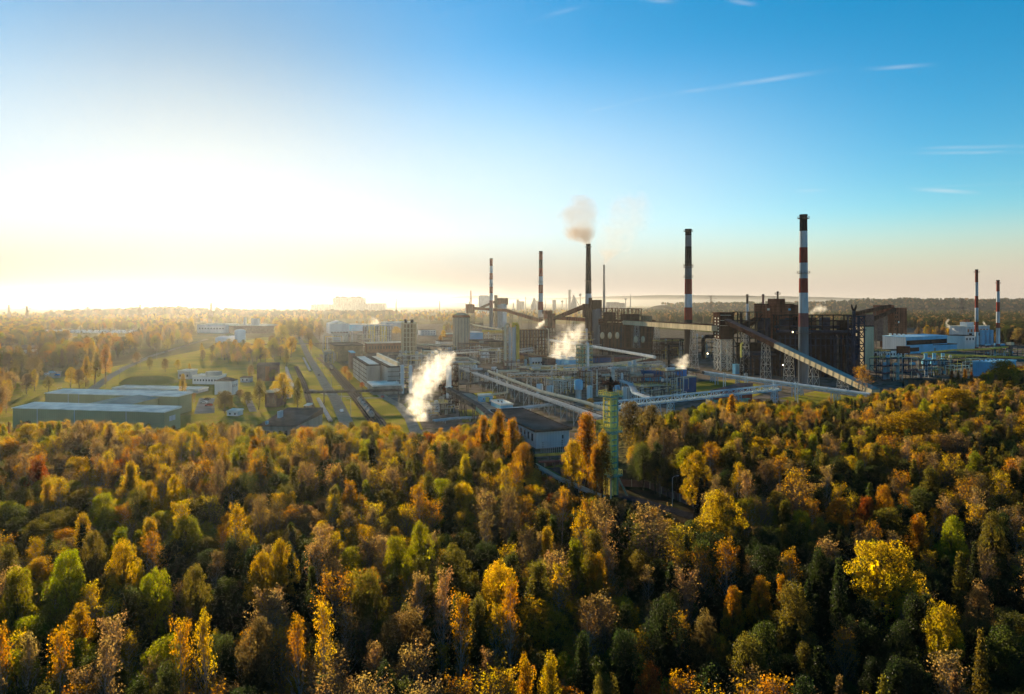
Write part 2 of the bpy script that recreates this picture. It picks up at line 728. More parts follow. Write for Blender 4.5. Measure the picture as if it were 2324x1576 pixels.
def make_variant(kind, h=18.0):
    """returns (crown verts, crown faces, wood verts, wood faces); stands on z=0"""
    wood = []
    L = []
    lean = rng.normal(size=2) * .5
    top = np.array([lean[0], lean[1], h])

    def axis(z):
        return np.array([lean[0] * (z / h) ** 2, lean[1] * (z / h) ** 2, z])
    if kind in ('round', 'upright', 'spread', 'dome'):
        rad = {'round': 4.1, 'upright': 2.7, 'spread': 5.0, 'dome': 6.8}[kind]
        zb = {'round': .26, 'upright': .2, 'spread': .3, 'dome': .2}[kind] * h
        nc = {'round': 62, 'upright': 56, 'spread': 66, 'dome': 110}[kind]
        wood.append(limb((0, 0, 0), axis(h * .82), h * .017, .05, 6, .3, 5))
        ph = rng.uniform(0, 6.28, 3)
        cen = []
        for i in range(nc):
            q = ((i + .5) / nc) ** .8
            z = zb + (h * .965 - zb) * q
            f = (z - zb) / (h - zb)
            if kind == 'upright':
                env = math.sin(math.pi * min(1, (f * .86 + .14)) ** 1.0) ** .8 * (1.12 - .45 * f)
            elif kind == 'dome':
                env = math.sqrt(max(0, 1 - f ** 2.2)) * .95 + .08
            else:
                env = math.sin(math.pi * (f * .84 + .14)) ** .62
            a = i * 2.39996 + rng.normal() * .35
            lob = 1 + .22 * math.sin(2 * a + ph[0] + 3 * f) + .15 * math.sin(3 * a + ph[1] - 4 * f)
            rr = rad * env * lob * math.sqrt(rng.uniform(.42, 1.0))
            p = axis(z) + np.array([rr * math.cos(a), rr * math.sin(a), rng.normal() * .35])
            cen.append(p)
        # ragged leaders above the outline
        for i in range(6 if kind != 'dome' else 12):
            a = rng.uniform(0, 6.28)
            rr = rad * rng.uniform(.05, .62)
            zt = h * (1.0 - .13 * (rr / rad) ** 2) + rng.uniform(-.5, .7)
            cen.append(axis(h * .9) * [1, 1, 0] + np.array([rr * math.cos(a), rr * math.sin(a), zt - .5]))
        # the dense inside of the crown: oversized leaf faces added to block the sun
        inner = np.array(cen)
        m = 420 if kind != 'dome' else 900
        pk = inner[rng.integers(len(inner), size=m)]
        zc = axis(h * .6)
        c = zc + (pk - zc) * rng.uniform(.15, .8, m)[:, None]
        L.append(quads(c, rng.normal(size=c.shape), 1.0, 0))
        for i, p in enumerate(cen):
            cr = rng.uniform(.75, 1.35) * (1.0 if kind != 'upright' else .82) * (1.15 if kind == 'dome' else 1)
            k = int(rng.uniform(130, 220) * cr)
            d = rng.normal(size=(k, 3))
            d /= np.linalg.norm(d, axis=1)[:, None]
            r = cr * rng.uniform(.35, 1.0, k) ** .6
            c = p + d * r[:, None] * np.array([1, 1, 1.1 if kind != 'upright' else 1.5])
            out = d * .7 + unit(p - axis(max(zb, p[2] - 2))) * .6
            L.append(quads(c, out, .245))
            if i % 2 == 0:
                za = max(1.5, p[2] - math.hypot(p[0], p[1]) * .9 - 1)
                wood.append(limb(axis(min(za, h * .8)), p, h * .004, .02, 4, .25, 3))
    elif kind in ('wispy', 'bare'):
        wide = 3.0 if kind == 'bare' else 1.55
        zb = .32 * h
        wood.append(limb((0, 0, 0), axis(h * .97), h * .011, .03, 6, .25, 6))
        tips = []
        nb = 46 if kind == 'bare' else 34
        for i in range(nb):
            q = (i + rng.uniform(0, 1)) / nb
            z = zb + (h * .93 - zb) * q
            a = i * 2.4 + rng.normal() * .3
            ln = wide * (1.25 - .85 * q) * rng.uniform(.7, 1.2)
            b = axis(z)
            rise = ln * (1.35 if kind == 'bare' else 1.5)
            e = b + np.array([math.cos(a) * ln, math.sin(a) * ln, min(rise, h - z + .3)])
            wood.append(limb(b, e, .055, .018, 3, .15, 2))
            tips.append(e)
            for j in range(8 if kind == 'bare' else 5):
                t = rng.uniform(.35, 1)
                s = b + (e - b) * t
                g = s + np.array([rng.normal() * .5 + math.cos(a) * .35, rng.normal() * .5 + math.sin(a) * .35, rng.uniform(.5, 1.5)])
                wood.append(limb(s, g, .034, .014, 3, .05, 1))
                tips.append(g)
        tips = np.array(tips)
        dens = 11 if kind == 'wispy' else 4
        w = (tips[:, 2] - zb) / (h - zb)
        rep = np.maximum(0, (dens * (.15 + 1.7 * w ** 1.6) * rng.uniform(.2, 1.6, len(tips)))).astype(int)
        c = np.repeat(tips, rep, axis=0)
        c = c + rng.normal(size=c.shape) * np.array([.3, .3, .38])
        L.append(quads(c, rng.normal(size=c.shape), .27))
    elif kind == 'conifer':
        wood.append(limb((0, 0, 0), (0, 0, h), h * .013, .02, 6, .1, 4))
        zb = .1 * h
        n = 150
        for i in range(n):
            q = (i / n) ** .85
            z = zb + (h * .985 - zb) * q
            ln = 2.7 * (1 - q) ** .85 * rng.uniform(.72, 1.12) + .12
            a = i * 2.39996 + rng.normal() * .2
            dv = np.array([math.cos(a), math.sin(a), -.22 + .45 * q])
            e = axis(z) * [0, 0, 1] + dv * ln
            if i % 3 == 0:
                wood.append(limb((0, 0, z), e, .04, .012, 3, .0, 1))
            k = int(10 + 22 * ln)
            t = rng.uniform(.1, 1, k) ** .7
            c = np.array([0, 0, z]) + t[:, None] * (e - np.array([0, 0, z]))
            c = c + rng.normal(size=(k, 3)) * np.array([.22, .22, .14])
            L.append(quads(c, np.tile(dv, (k, 1)), .34, .5))
    v = np.vstack(L)
    f = np.arange(len(v)).reshape(-1, 4)
    wv, wf = gather(wood)
    return v, f, wv, wf


KINDS = [('round', 17.5)] * 4 + [('upright', 19.0)] * 4 + [('wispy', 18.5)] * 3 + [('bare', 18.5)] * 2 + [('conifer', 17.5)] * 2 + [('spread', 16.5)] * 2 + [('dome', 16.0)]
VAR = []
for i, (k, h) in enumerate(KINDS):
    cv, cf, wv, wf = make_variant(k, h)
    bark = M_BIRCH if k == 'wispy' else M_TWIG if k == 'bare' else M_BARK
    VAR.append(dict(kind=k, h=h, crown=raw_mesh('crown', [(cv, cf, M_LEAF)]), trunk=raw_mesh('trunk', [(wv, wf, bark)]),
                    rad=float(np.percentile(np.hypot(cv[:, 0], cv[:, 1]), 96)),
                    joint=raw_mesh('tree_mass_part', [(cv, cf, M_LEAF_MASS), (wv, wf, bark)])))
BYK = {}
for i, d in enumerate(VAR):
    BYK.setdefault(d['kind'], []).append(i)

SHAPE_WORD = {'round': 'round crowned', 'upright': 'upright narrow', 'wispy': 'thin wispy', 'bare': 'half bare twiggy', 'conifer': 'pointed conifer',
              'spread': 'broad spreading', 'dome': 'wide domed'}
TREE_NAME = {'round': 'broadleaf_tree', 'upright': 'poplar_tree', 'wispy': 'birch_tree', 'bare': 'bare_tree', 'conifer': 'spruce_tree', 'spread': 'maple_tree', 'dome': 'willow_tree'}


def plant(kind, x, y, h, colour, wide=1.0, label=None, group=None, z=0.0, cat='tree'):
    """one tree of its own: an empty at its foot, trunk and crown as parts"""
    i = BYK[kind][int(rng.integers(len(BYK[kind])))]
    d = VAR[i]
    s = h / d['h']
    o = bpy.data.objects.new(TREE_NAME[kind], None)
    COL.objects.link(o)
    o.location = (x, y, z)
    o.rotation_euler = (0, 0, float(rng.uniform(0, 6.28)))
    o.scale = (s * wide, s * wide, s)
    o['label'] = label or ''
    o['category'] = cat
    if group:
        o['group'] = group
    c = TREE_COL[colour]
    j = rng.uniform(.82, 1.2)
    for nm in ('trunk', 'crown'):
        k = bpy.data.objects.new(nm, d[nm])
        COL.objects.link(k)
        k.parent = o
        if nm == 'crown':
            k.color = (c[0] * j * rng.uniform(.93, 1.07), c[1] * j * rng.uniform(.93, 1.07), c[2] * j, 1)
    return o


# ---------------------------------------------------------------- the foreground forest
TREELINE = [(-200, 950), (0, 952), (200, 952), (300, 957), (400, 963), (440, 955), (560, 958), (600, 968), (640, 978), (675, 968), (700, 962), (790, 957),
            (900, 957), (930, 975), (990, 975), (1010, 962), (1060, 958), (1090, 950), (1130, 936), (1160, 948), (1185, 985), (1212, 1022), (1226, 1062), (1300, 1100),
            (1360, 1122), (1412, 1128), (1440, 930), (1500, 936), (1560, 920), (1660, 898), (1700, 906), (1850, 906), (1900, 902), (1950, 893),
            (2000, 884), (2050, 874), (2100, 860), (2200, 852), (2240, 840), (2280, 824), (2500, 820)]
CLEAR = [(1205, 985), (1290, 1000), (1302, 1058), (1370, 1092), (1420, 1106), (1500, 1130), (1585, 1156), (1592, 1182), (1500, 1156), (1440, 1136),
         (1400, 1130), (1350, 1122), (1290, 1100), (1225, 1070), (1212, 1030)]


def treeline(px):
    return float(np.interp(px, [a for a, b in TREELINE], [b for a, b in TREELINE]))


def inside(px, py, poly):
    c = False
    n = len(poly)
    for i in range(n):
        (x1, y1), (x2, y2) = poly[i], poly[(i + 1) % n]
        if (y1 > py) != (y2 > py) and px < (x2 - x1) * (py - y1) / (y2 - y1) + x1:
            c = not c
    return c


# (column, row of the tip, kind, colour, crown width on the sheet, height)
SALIENT = [
    (33, 1298, 'round', 'lime green', 85, 18), (151, 1260, 'round', 'lime green', 88, 19), (277, 1240, 'round', 'golden', 78, 18), (203, 1214, 'round', 'olive', 66, 17),
    (357, 1302, 'spread', 'lime green', 84, 16), (450, 1294, 'round', 'olive', 56, 17), (597, 1258, 'round', 'golden', 78, 18), (642, 1234, 'round', 'golden', 72, 18),
    (411, 1418, 'wispy', 'orange', 54, 19), (467, 1406, 'wispy', 'golden', 48, 20), (577, 1416, 'round', 'brown', 88, 17), (680, 1412, 'wispy', 'orange', 48, 19),
    (738, 1382, 'wispy', 'golden', 52, 20), (60, 1450, 'wispy', 'tan', 44, 18), (135, 1438, 'wispy', 'orange', 46, 19), (4, 1436, 'wispy', 'orange', 44, 19),
    (238, 1460, 'wispy', 'tan', 34, 19), (535, 1154, 'wispy', 'golden', 46, 18), (592, 1136, 'bare', 'tan', 56, 18),
    (315, 1114, 'round', 'olive', 60, 17), (496, 1050, 'bare', 'tan', 46, 20), (560, 1080, 'spread', 'green', 74, 16), (400, 1085, 'round', 'golden', 50, 17),
    (292, 1055, 'upright', 'yellow', 44, 18), (340, 1098, 'round', 'golden', 44, 16), (1128, 1280, 'spread', 'yellow', 104, 17), (1004, 1306, 'wispy', 'tan', 46, 20), (1155, 1325, 'wispy', 'orange', 46, 20),
    (1046, 1360, 'wispy', 'orange', 52, 20), (1244, 1205, 'upright', 'golden', 46, 16), (1473, 1162, 'bare', 'tan', 135, 19), (1225, 1282, 'upright', 'olive', 72, 18),
    (1248, 1500, 'upright', 'golden', 74, 18), (1186, 1502, 'upright', 'orange', 62, 18), (1473, 1519, 'round', 'rust red', 84, 15), (1376, 1538, 'round', 'olive', 84, 15),
    (1030, 1250, 'spread', 'olive', 112, 17), (915, 1391, 'spread', 'brown', 125, 16), (1159, 1131, 'bare', 'brown', 48, 19), (957, 1193, 'round', 'lime green', 46, 17),
    (900, 1224, 'round', 'lime green', 40, 18), (1360, 1263, 'round', 'orange', 46, 16), (1512, 1368, 'round', 'dark green', 100, 18), (835, 1300, 'spread', 'olive', 70, 17),
    (1637, 1122, 'round', 'yellow', 108, 18), (2060, 938, 'dome', 'golden', 168, 19), (1807, 1076, 'bare', 'golden', 84, 19), (1876, 1062, 'wispy', 'tan', 32, 18),
    (1900, 1136, 'round', 'orange', 72, 15), (1968, 1131, 'round', 'rust red', 38, 15), (2010, 1106, 'round', 'orange', 46, 16), (2012, 1242, 'spread', 'yellow', 150, 19),
    (1904, 1265, 'conifer', 'dark green', 58, 20), (1803, 1338, 'round', 'olive', 112, 18), (1700, 1449, 'round', 'olive', 112, 17), (2143, 1380, 'spread', 'yellow', 84, 17),
    (2221, 1334, 'round', 'tan', 72, 17), (2253, 1173, 'round', 'olive', 72, 18), (2212, 1228, 'conifer', 'dark green', 44, 19), (2180, 1251, 'conifer', 'olive', 58, 17),
    (2226, 1426, 'conifer', 'olive', 50, 19), (1725, 1320, 'round', 'orange', 52, 15), (1775, 1315, 'upright', 'orange', 44, 16), (1665, 1343, 'round', 'orange', 48, 14),
    (2106, 1067, 'upright', 'olive', 52, 18), (2093, 1177, 'upright', 'orange', 56, 17), (2161, 1182, 'round', 'lime green', 68, 17), (1904, 1531, 'conifer', 'brown', 52, 16),
    (2005, 1531, 'conifer', 'olive', 60, 16), (2105, 1526, 'conifer', 'dark green', 56, 16), (2165, 1524, 'conifer', 'brown', 58, 16), (2161, 884, 'dome', 'golden', 130, 19), (2284, 820, 'round', 'yellow', 96, 24),
    (1957, 834, 'wispy', 'orange', 44, 23), (1331, 945, 'upright', 'orange', 68, 24), (1366, 985, 'upright', 'orange', 46, 21), (1299, 1002, 'round', 'golden', 52, 19),
    (1430, 915, 'round', 'brown', 66, 22), (1478, 922, 'round', 'brown', 50, 20), (1352, 1015, 'upright', 'orange', 40, 17),
    (1130, 938, 'upright', 'orange', 46, 22), (1092, 950, 'upright', 'orange', 44, 21), (1660, 895, 'conifer', 'orange', 44, 22), (1165, 955, 'upright', 'orange', 44, 22), (1185, 1010, 'round', 'orange', 60, 19),
    (1770, 1040, 'wispy', 'orange', 36, 18), (1610, 1010, 'wispy', 'orange', 40, 18), (1575, 1030, 'round', 'golden', 66, 18), (1690, 1075, 'wispy', 'tan', 36, 18), (1655, 1015, 'round', 'olive', 60, 17),
    (1730, 1420, 'round', 'green', 100, 16), (1420, 1440, 'round', 'dark green', 90, 17), (1330, 1450, 'upright', 'dark green', 60, 17), (1600, 1400, 'round', 'brown', 80, 16), (2040, 1420, 'round', 'dark green', 90, 16),
]
forest = []      # dicts: x, y, h, kind, colour, wide, r(px), top, base, px, sal


def tree_rec(px, top, kind, colour, wpx, h, sal):
    y = (CAM_H - h) * FPX / (top - HZ)
    x = (px - 1162.0) * y / FPX
    i = BYK[kind][0]
    rad = VAR[i]['rad'] * h / VAR[i]['h']
    wide = (wpx / 2) * y / FPX / rad if wpx else 1.0
    wide = min(max(wide, .62), 1.75)
    return dict(x=x, y=y, h=h, kind=kind, colour=colour, wide=wide, px=px, top=top, base=HZ + CAM_H * FPX / y, r=rad * wide * FPX / y, rad=rad * wide, sal=sal)


for s in SALIENT:
    forest.append(tree_rec(*s, True))


from mathutils import noise as mnoise


def pick_kind(px, x, y):
    """stands of like trees: kind and colour follow slow noise over the ground"""
    right = px > 1350
    n1 = mnoise.noise((x * .035, y * .035, 3.7)) + rng.normal() * .22
    kinds = ['round', 'upright', 'wispy', 'bare', 'conifer', 'spread']
    p = np.array([.38, .10, .10, .16, .02 if not right else .10, .22])
    if n1 > .25:
        p = p * [.5, .8, 1.6, 2.2, 1, .6]
    elif n1 < -.25:
        p = p * [1.3, .9, .5, .5, 1.6, 1.2]
    k = kinds[int(rng.choice(len(kinds), p=p / p.sum()))]
    n2 = mnoise.noise((x * .03 + 40, y * .03, 9.1)) + rng.normal() * .30 + (.16 if y > 150 else 0) + (.18 if y > 200 else 0) - (.30 if right else 0) - (.12 if right and y < 140 else 0) - (.1 if y < 100 else 0)
    scale = [('dark green', -.42), ('green', -.12), ('olive', .20), ('lime green', .44), ('golden', .70), ('yellow', .80), ('orange', .92), ('tan', 1.05), ('brown', 1.2), ('rust red', 9)]
    c = next(nm for nm, t in scale if n2 < t)
    if k == 'conifer' and c not in ('dark green', 'green', 'olive', 'brown'):
        c = 'dark green'
    if k in ('bare', 'wispy') and c in ('dark green', 'green', 'olive', 'lime green'):
        c = ('tan', 'orange', 'brown', 'golden', 'tan')[int(rng.integers(5))]
    return k, c


occ = {}


def near_occ(x, y, dmin):
    gx, gy = int(x // 6), int(y // 6)
    for i in range(gx - 2, gx + 3):
        for j in range(gy - 2, gy + 3):
            for (a, b, r) in occ.get((i, j), ()):
                if math.hypot(a - x, b - y) < (dmin + r) * .5:
                    return True
    return False


def put_occ(t):
    occ.setdefault((int(t['x'] // 6), int(t['y'] // 6)), []).append((t['x'], t['y'], t['rad'] * 1.3))


for t in forest:
    put_occ(t)
SAL = [t for t in forest]


def allowed(t):
    if t['top'] < treeline(t['px']) + (rng.uniform(0, 14) if t['y'] > 170 else 0) or t['top'] < treeline(t['px'] - t['r'] * .6) or t['top'] < treeline(t['px'] + t['r'] * .6):
        if not (t['y'] < 205 and 1226 < t['px'] < 1430):
            return False
    for q in (0, .25, .5, .75, 1):
        yy = t['top'] + (t['base'] - t['top']) * q
        for e in (-.9, -.45, 0, .45, .9):
            if inside(t['px'] + e * t['r'] * (1 if 0 < q < 1 else .4), yy, CLEAR):
                return False
    # leave the upper crowns of the trees picked out above in sight
    for s in SAL:
        if s['y'] > t['y'] and abs(s['px'] - t['px']) < t['r'] * .75 + s['r'] * .5:
            if t['top'] < s['top'] + (s['base'] - s['top']) * .30:
                return False
    return True


cell = 2.9
gy = 63.0
while gy < 560:
    step = cell * (1 + max(0, gy - 160) / 700)
    half = gy * .765 + 8
    gx = -half
    while gx < half:
        x, y = gx + rng.uniform(-.45, .45) * step, gy + rng.uniform(-.45, .45) * step
        gx += step
        if y < 60:
            continue
        px = 1162 + FPX * x / y
        kind, colour = pick_kind(px, x, y)
        base_h = {'round': 13.5, 'upright': 15.5, 'wispy': 15.5, 'bare': 14.5, 'conifer': 15, 'spread': 12.5}[kind]
        for trial in range(2):
            h = base_h * rng.uniform(.66, 1.16) * (1 if trial == 0 else .66)
            top = HZ + (CAM_H - h) * FPX / y
            if top > 1600:
                break
            t = tree_rec(px, top, kind, colour, 0, h, False)
            t['wide'] = rng.uniform(.9, 1.2)
            if near_occ(t['x'], t['y'], t['rad'] * (.98 if kind != 'wispy' else .7)):
                continue
            if allowed(t):
                forest.append(t)
                put_occ(t)
                break
    gy += step * .9

forest.sort(key=lambda t: (not t['sal'], t['y']))
N_SINGLE = 300
single, mass = forest[:N_SINGLE], forest[N_SINGLE:]
print('forest trees', len(forest))

ROWS = [(0, 74, 'front row'), (74, 84, 'second row'), (84, 95, 'third row'), (95, 110, 'fourth row'),
        (110, 135, 'middle rows'), (135, 185, 'upper rows'), (185, 999, 'far edge by the works')]
ORD = ['', 'second ', 'third ', 'fourth ', 'fifth ', 'sixth ', 'seventh ', 'eighth ', 'ninth ', 'tenth ', 'eleventh ', 'twelfth ', 'thirteenth ', 'fourteenth ', 'fifteenth ', 'sixteenth ', 'seventeenth ']
cells = {}
for t in single:
    row = next(r for a, b, r in ROWS if a <= t['y'] < b)
    side = 'forest left third' if t['px'] < 775 else 'forest middle third' if t['px'] < 1550 else 'forest right third'
    cells.setdefault((t['colour'], t['kind'], row, side), []).append(t)
for (colour, kind, row, side), ts in cells.items():
    ts.sort(key=lambda t: t['px'])
    for k, t in enumerate(ts):
        word = colour + ' ' + SHAPE_WORD[kind] + ('' if kind == 'conifer' else ' tree')
        t['label'] = f"{word}, {row}, {side}" if len(ts) == 1 else f"{ORD[k]}{word} from left, {row}, {side}"
for t in single:
    plant(t['kind'], t['x'], t['y'], t['h'], t['colour'], t['wide'], t['label'], 'autumn trees of the foreground forest')

# the rest of the forest: one mass
mass_col = bpy.data.collections.new('tree_mass_parts')
for i, d in enumerate(VAR):
    o = bpy.data.objects.new('tree_mass_part_%02d' % i, d['joint'])
    mass_col.objects.link(o)


def tree_mass(name, recs, label, cat, group=None, palette=('olive', 'golden', 'lime green', 'olive', 'golden', 'brown', 'green', 'orange', 'tan')):
    me = bpy.data.meshes.new(name)
    n = len(recs)
    me.vertices.add(n)
    me.vertices.foreach_set('co', np.array([(t['x'], t['y'], t.get('z', 0)) for t in recs], np.float32).ravel())
    ai = me.attributes.new('kind_index', 'INT', 'POINT')
    ai.data.foreach_set('value', np.array([BYK[t['kind']][int(rng.integers(len(BYK[t['kind']])))] for t in recs], np.int32))
    asz = me.attributes.new('size3', 'FLOAT_VECTOR', 'POINT')
    sz = []
    for t in recs:
        s = t['h'] / VAR[BYK[t['kind']][0]]['h']
        sz.append((s * t['wide'], s * t['wide'], s))
    asz.data.foreach_set('vector', np.array(sz, np.float32).ravel())
    at3 = me.attributes.new('tint', 'FLOAT_VECTOR', 'POINT')
    tint = np.array([TREE_COL[t.get('colour') or palette[int(rng.integers(len(palette)))]] for t in recs]) * rng.uniform(.8, 1.22, (n, 1)) * rng.uniform(.94, 1.06, (n, 3))
    at3.data.foreach_set('vector', tint.astype(np.float32).ravel())
    o = bpy.data.objects.new(name, me)
    COL.objects.link(o)
    tag(o, label, cat, group, 'stuff')
    ng = bpy.data.node_groups.new(name, 'GeometryNodeTree')
    ng.interface.new_socket('Geometry', in_out='INPUT', socket_type='NodeSocketGeometry')
    ng.interface.new_socket('Geometry', in_out='OUTPUT', socket_type='NodeSocketGeometry')
    N = ng.nodes.new
    gi, go = N('NodeGroupInput'), N('NodeGroupOutput')
    ci = N('GeometryNodeCollectionInfo')
    ci.inputs['Collection'].default_value = mass_col
    ci.inputs['Separate Children'].default_value = True
    ci.inputs['Reset Children'].default_value = True
    ip = N('GeometryNodeInstanceOnPoints')
    ip.inputs['Pick Instance'].default_value = True
    na = N('GeometryNodeInputNamedAttribute')
    na.data_type = 'INT'
    na.inputs['Name'].default_value = 'kind_index'
    nb = N('GeometryNodeInputNamedAttribute')
    nb.data_type = 'FLOAT_VECTOR'
    nb.inputs['Name'].default_value = 'size3'
    rv = N('FunctionNodeRandomValue')
    rv.data_type = 'FLOAT_VECTOR'
    rv.inputs[0].default_value = (0, 0, 0)
    rv.inputs[1].default_value = (0, 0, 6.28)
    lk = ng.links.new
    lk(gi.outputs[0], ip.inputs['Points'])
    lk(ci.outputs[0], ip.inputs['Instance'])
    lk(na.outputs['Attribute'], ip.inputs['Instance Index'])
    lk(nb.outputs['Attribute'], ip.inputs['Scale'])
    lk(rv.outputs['Value'], ip.inputs['Rotation'])
    lk(ip.outputs[0], go.inputs[0])
    md = o.modifiers.new('trees', 'NODES')
    md.node_group = ng
    return o


tree_mass('forest', mass, 'dense autumn forest of green, golden and brown trees stretching back to the works', 'forest')
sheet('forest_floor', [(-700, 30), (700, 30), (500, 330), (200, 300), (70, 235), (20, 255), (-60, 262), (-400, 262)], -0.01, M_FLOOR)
# ================================================================ hills, far woods, roads, yards
M_HILL = ground_material('wooded_hill', [(.022, .026, .016), (.032, .026, .016), (.016, .022, .012)], [.004, .02])
M_ROAD = mat('asphalt', (.38, .29, .205), .9, var=.25, scale=.25, spec=.08)
M_LANE = mat('old_asphalt', (.40, .32, .235), .9, var=.3, scale=.2, spec=.08)
M_BALLAST = mat('track_ballast', (.17, .12, .085), .95, var=.5, scale=.6, spec=.05)
M_RAIL = mat('rail_steel', (.30, .25, .2), .5, metal=.5, var=.3)
M_CONC = mat('pale_concrete', (.30, .28, .25), .85, var=.3, scale=.15, spec=.1)


def ridge(name, y, px0, px1, py_list, depth, base=0.0, trees=0):
    """long hill whose crest follows the given rows; real ground with a back slope"""
    n = 120
    v = []
    xs = np.linspace(px0, px1, n)
    for j, fr in enumerate((0, .45, .8, 1.0, 1.25, 1.8)):
        prof = (0, .35, .8, 1.0, .85, 0)[j]
        for i, px in enumerate(xs):
            yy = y + depth * (fr - 1.0)
            crest = height_at(np.interp(px, [p[0] for p in py_list], [p[1] for p in py_list]), y)
            crest += 2.2 * min(y, 9000) / 6000 * (math.sin(i * .7) + math.sin(i * 1.9 + 1) * .7 + rng.normal() * .25)
            v.append(((px - 1162) / FPX * y, yy, base - 1 + max(crest, 2) * prof))
    f = [(j * n + i, j * n + i + 1, (j + 1) * n + i + 1, (j + 1) * n + i) for j in range(5) for i in range(n - 1)]
    me = bpy.data.meshes.new(name)
    me.from_pydata([tuple(map(float, q)) for q in v], [], f)
    me.polygons.foreach_set('use_smooth', [True] * len(f))
    me.materials.append(M_HILL)
    o = bpy.data.objects.new(name, me)
    COL.objects.link(o)
    o['kind'] = 'structure'
    for _ in range(trees):
        i, fr = rng.uniform(0, n - 1.01), rng.uniform(.35, 1.0)
        j = [k for k, q in enumerate((0, .45, .8, 1.0)) if q <= fr][-1]
        j = min(j, 2)
        t0 = (fr - (0, .45, .8)[j]) / (.45, .35, .2)[j]
        a, b = np.array(v[j * n + int(i)]), np.array(v[(j + 1) * n + int(i)])
        c, d = np.array(v[j * n + int(i) + 1]), np.array(v[(j + 1) * n + int(i) + 1])
        q = (a * (1 - t0) + b * t0) * (1 - i % 1) + (c * (1 - t0) + d * t0) * (i % 1)
        HILLTREES.append(dict(x=q[0], y=q[1], z=q[2] - 1, h=rng.uniform(18, 30), wide=rng.uniform(1.2, 2.2), kind=('round', 'conifer', 'spread')[int(rng.integers(3))]))
    return o


HILLTREES = []
ridge('hill', 24000, -500, 2900, [(-500, 686), (0, 681), (150, 680), (300, 684), (700, 686), (1000, 676), (1090, 671), (1200, 678), (1500, 670), (1750, 672), (1900, 676), (2100, 681), (2900, 681)], 1500)
ridge('hill', 16000, -500, 1300, [(-500, 690), (0, 689), (200, 687), (330, 686), (402, 683), (440, 688), (480, 692), (800, 689), (950, 683), (1010, 685), (1100, 690), (1300, 690)], 1200)
ridge('hill', 5600, 1500, 2900, [(1500, 693), (1850, 690), (1960, 684), (2100, 682), (2250, 684), (2500, 680), (2900, 680)], 1000, trees=3800)
ridge('hill', 3300, 200, 900, [(200, 712), (330, 709), (420, 706), (520, 711), (600, 714), (900, 716)], 500, trees=900)


OPEN = [(436, 738, 622, 785), (95, 752, 335, 776), (470, 765, 570, 800), (730, 738, 1000, 775), (0, 795, 75, 835)]


def far_recs(n, poly, hs, kinds=('round', 'conifer', 'upright', 'spread'), p=(.4, .25, .15, .2), zf=None):
    xs, ys = [q[0] for q in poly], [q[1] for q in poly]
    out = []
    while len(out) < n:
        px, py = rng.uniform(min(xs), max(xs)), rng.uniform(min(ys), max(ys))
        if not inside(px, py, poly):
            continue
        if any(a < px < c and b < py < d for a, b, c, d in OPEN):
            continue
        q = at(px, py)
        out.append(dict(x=q[0], y=q[1], h=rng.uniform(*hs), wide=rng.uniform(.9, 1.5), kind=kinds[int(rng.choice(len(kinds), p=p))]))
    return out


DARKWOOD = ('dark green', 'dark green', 'dark green', 'green', 'dark green', 'brown', 'green', 'dark green', 'brown', 'tan')
tree_mass('far_woods', far_recs(7000, [(1380, 703), (1700, 701), (2000, 701), (2400, 701), (2400, 790), (2200, 775), (2140, 752), (2060, 745), (1990, 752), (1380, 728)], (17, 24), p=(.3, .45, .1, .15)),
          'dark wood of conifers and autumn trees behind the works', 'wood', None, DARKWOOD)
tree_mass('distant_woods', far_recs(3200, [(-80, 712), (300, 722), (420, 716), (620, 722), (760, 712), (1000, 706), (1200, 704), (1390, 706), (1390, 726), (1100, 722), (1060, 735), (900, 729), (700, 727),
                                           (640, 745), (520, 735), (430, 760), (330, 772), (200, 770), (90, 790), (-80, 790)], (12, 20), kinds=('round', 'upright', 'spread', 'conifer'), p=(.45, .2, .3, .05)),
          'hazy woods and hedges of the sunlit plain behind the works', 'wood')

tree_mass('hill_woods', HILLTREES, 'woods covering the low hills at the horizon', 'wood', None, DARKWOOD)
# grass and yards of the works
sheet('grass', [at(x, y) for x, y in [(-80, 1010), (640, 1010), (915, 1010), (925, 940), (880, 905), (735, 800), (690, 770), (600, 765), (430, 800), (270, 830), (120, 860), (-80, 880)]], 0.02, M_GRASS)
sheet('works_yard', [at(x, y) for x, y in [(905, 1000), (880, 895), (735, 790), (700, 745), (1000, 735), (1300, 735), (1700, 760), (2000, 745), (2500, 745), (2700, 860), (1950, 895), (1750, 915), (1440, 940), (1330, 1000), (1240, 1065), (1180, 1010)]], 0.0, M_YARD)
for i, poly in enumerate([[(905, 930), (930, 905), (960, 975), (915, 985)], [(1075, 893), (1120, 888), (1128, 908), (1090, 912)], [(1040, 930), (1085, 930), (1100, 955), (1050, 960)],
                          [(1335, 958), (1405, 945), (1410, 975), (1340, 985)], [(1560, 868), (1665, 862), (1760, 882), (1700, 905), (1560, 900)], [(1230, 1064), (1262, 1052), (1372, 1092), (1405, 1110), (1330, 1105)],
                          [(1770, 905), (1850, 888), (1960, 905), (1860, 930)], [(1215, 975), (1270, 975), (1290, 1000), (1250, 1005)]]):
    sheet('lawn', [at(x, y) for x, y in poly], 0.05, M_GRASS)
strip('road', [at(x, y)[:2] for x, y in [(800, 990), (782, 950), (759, 902), (739, 875), (717, 837), (696, 802), (687, 782), (675, 760), (660, 742)]], 7.0, 0.06, M_ROAD)
strip('road', [at(x, y)[:2] for x, y in [(190, 905), (215, 880), (248, 856), (285, 835), (345, 808), (420, 785), (470, 770)]], 7.0, 0.06, M_ROAD)
strip('lane', [at(x, y)[:2] for x, y in [(700, 884), (760, 899), (830, 904), (905, 902)]], 5.0, 0.05, M_LANE)
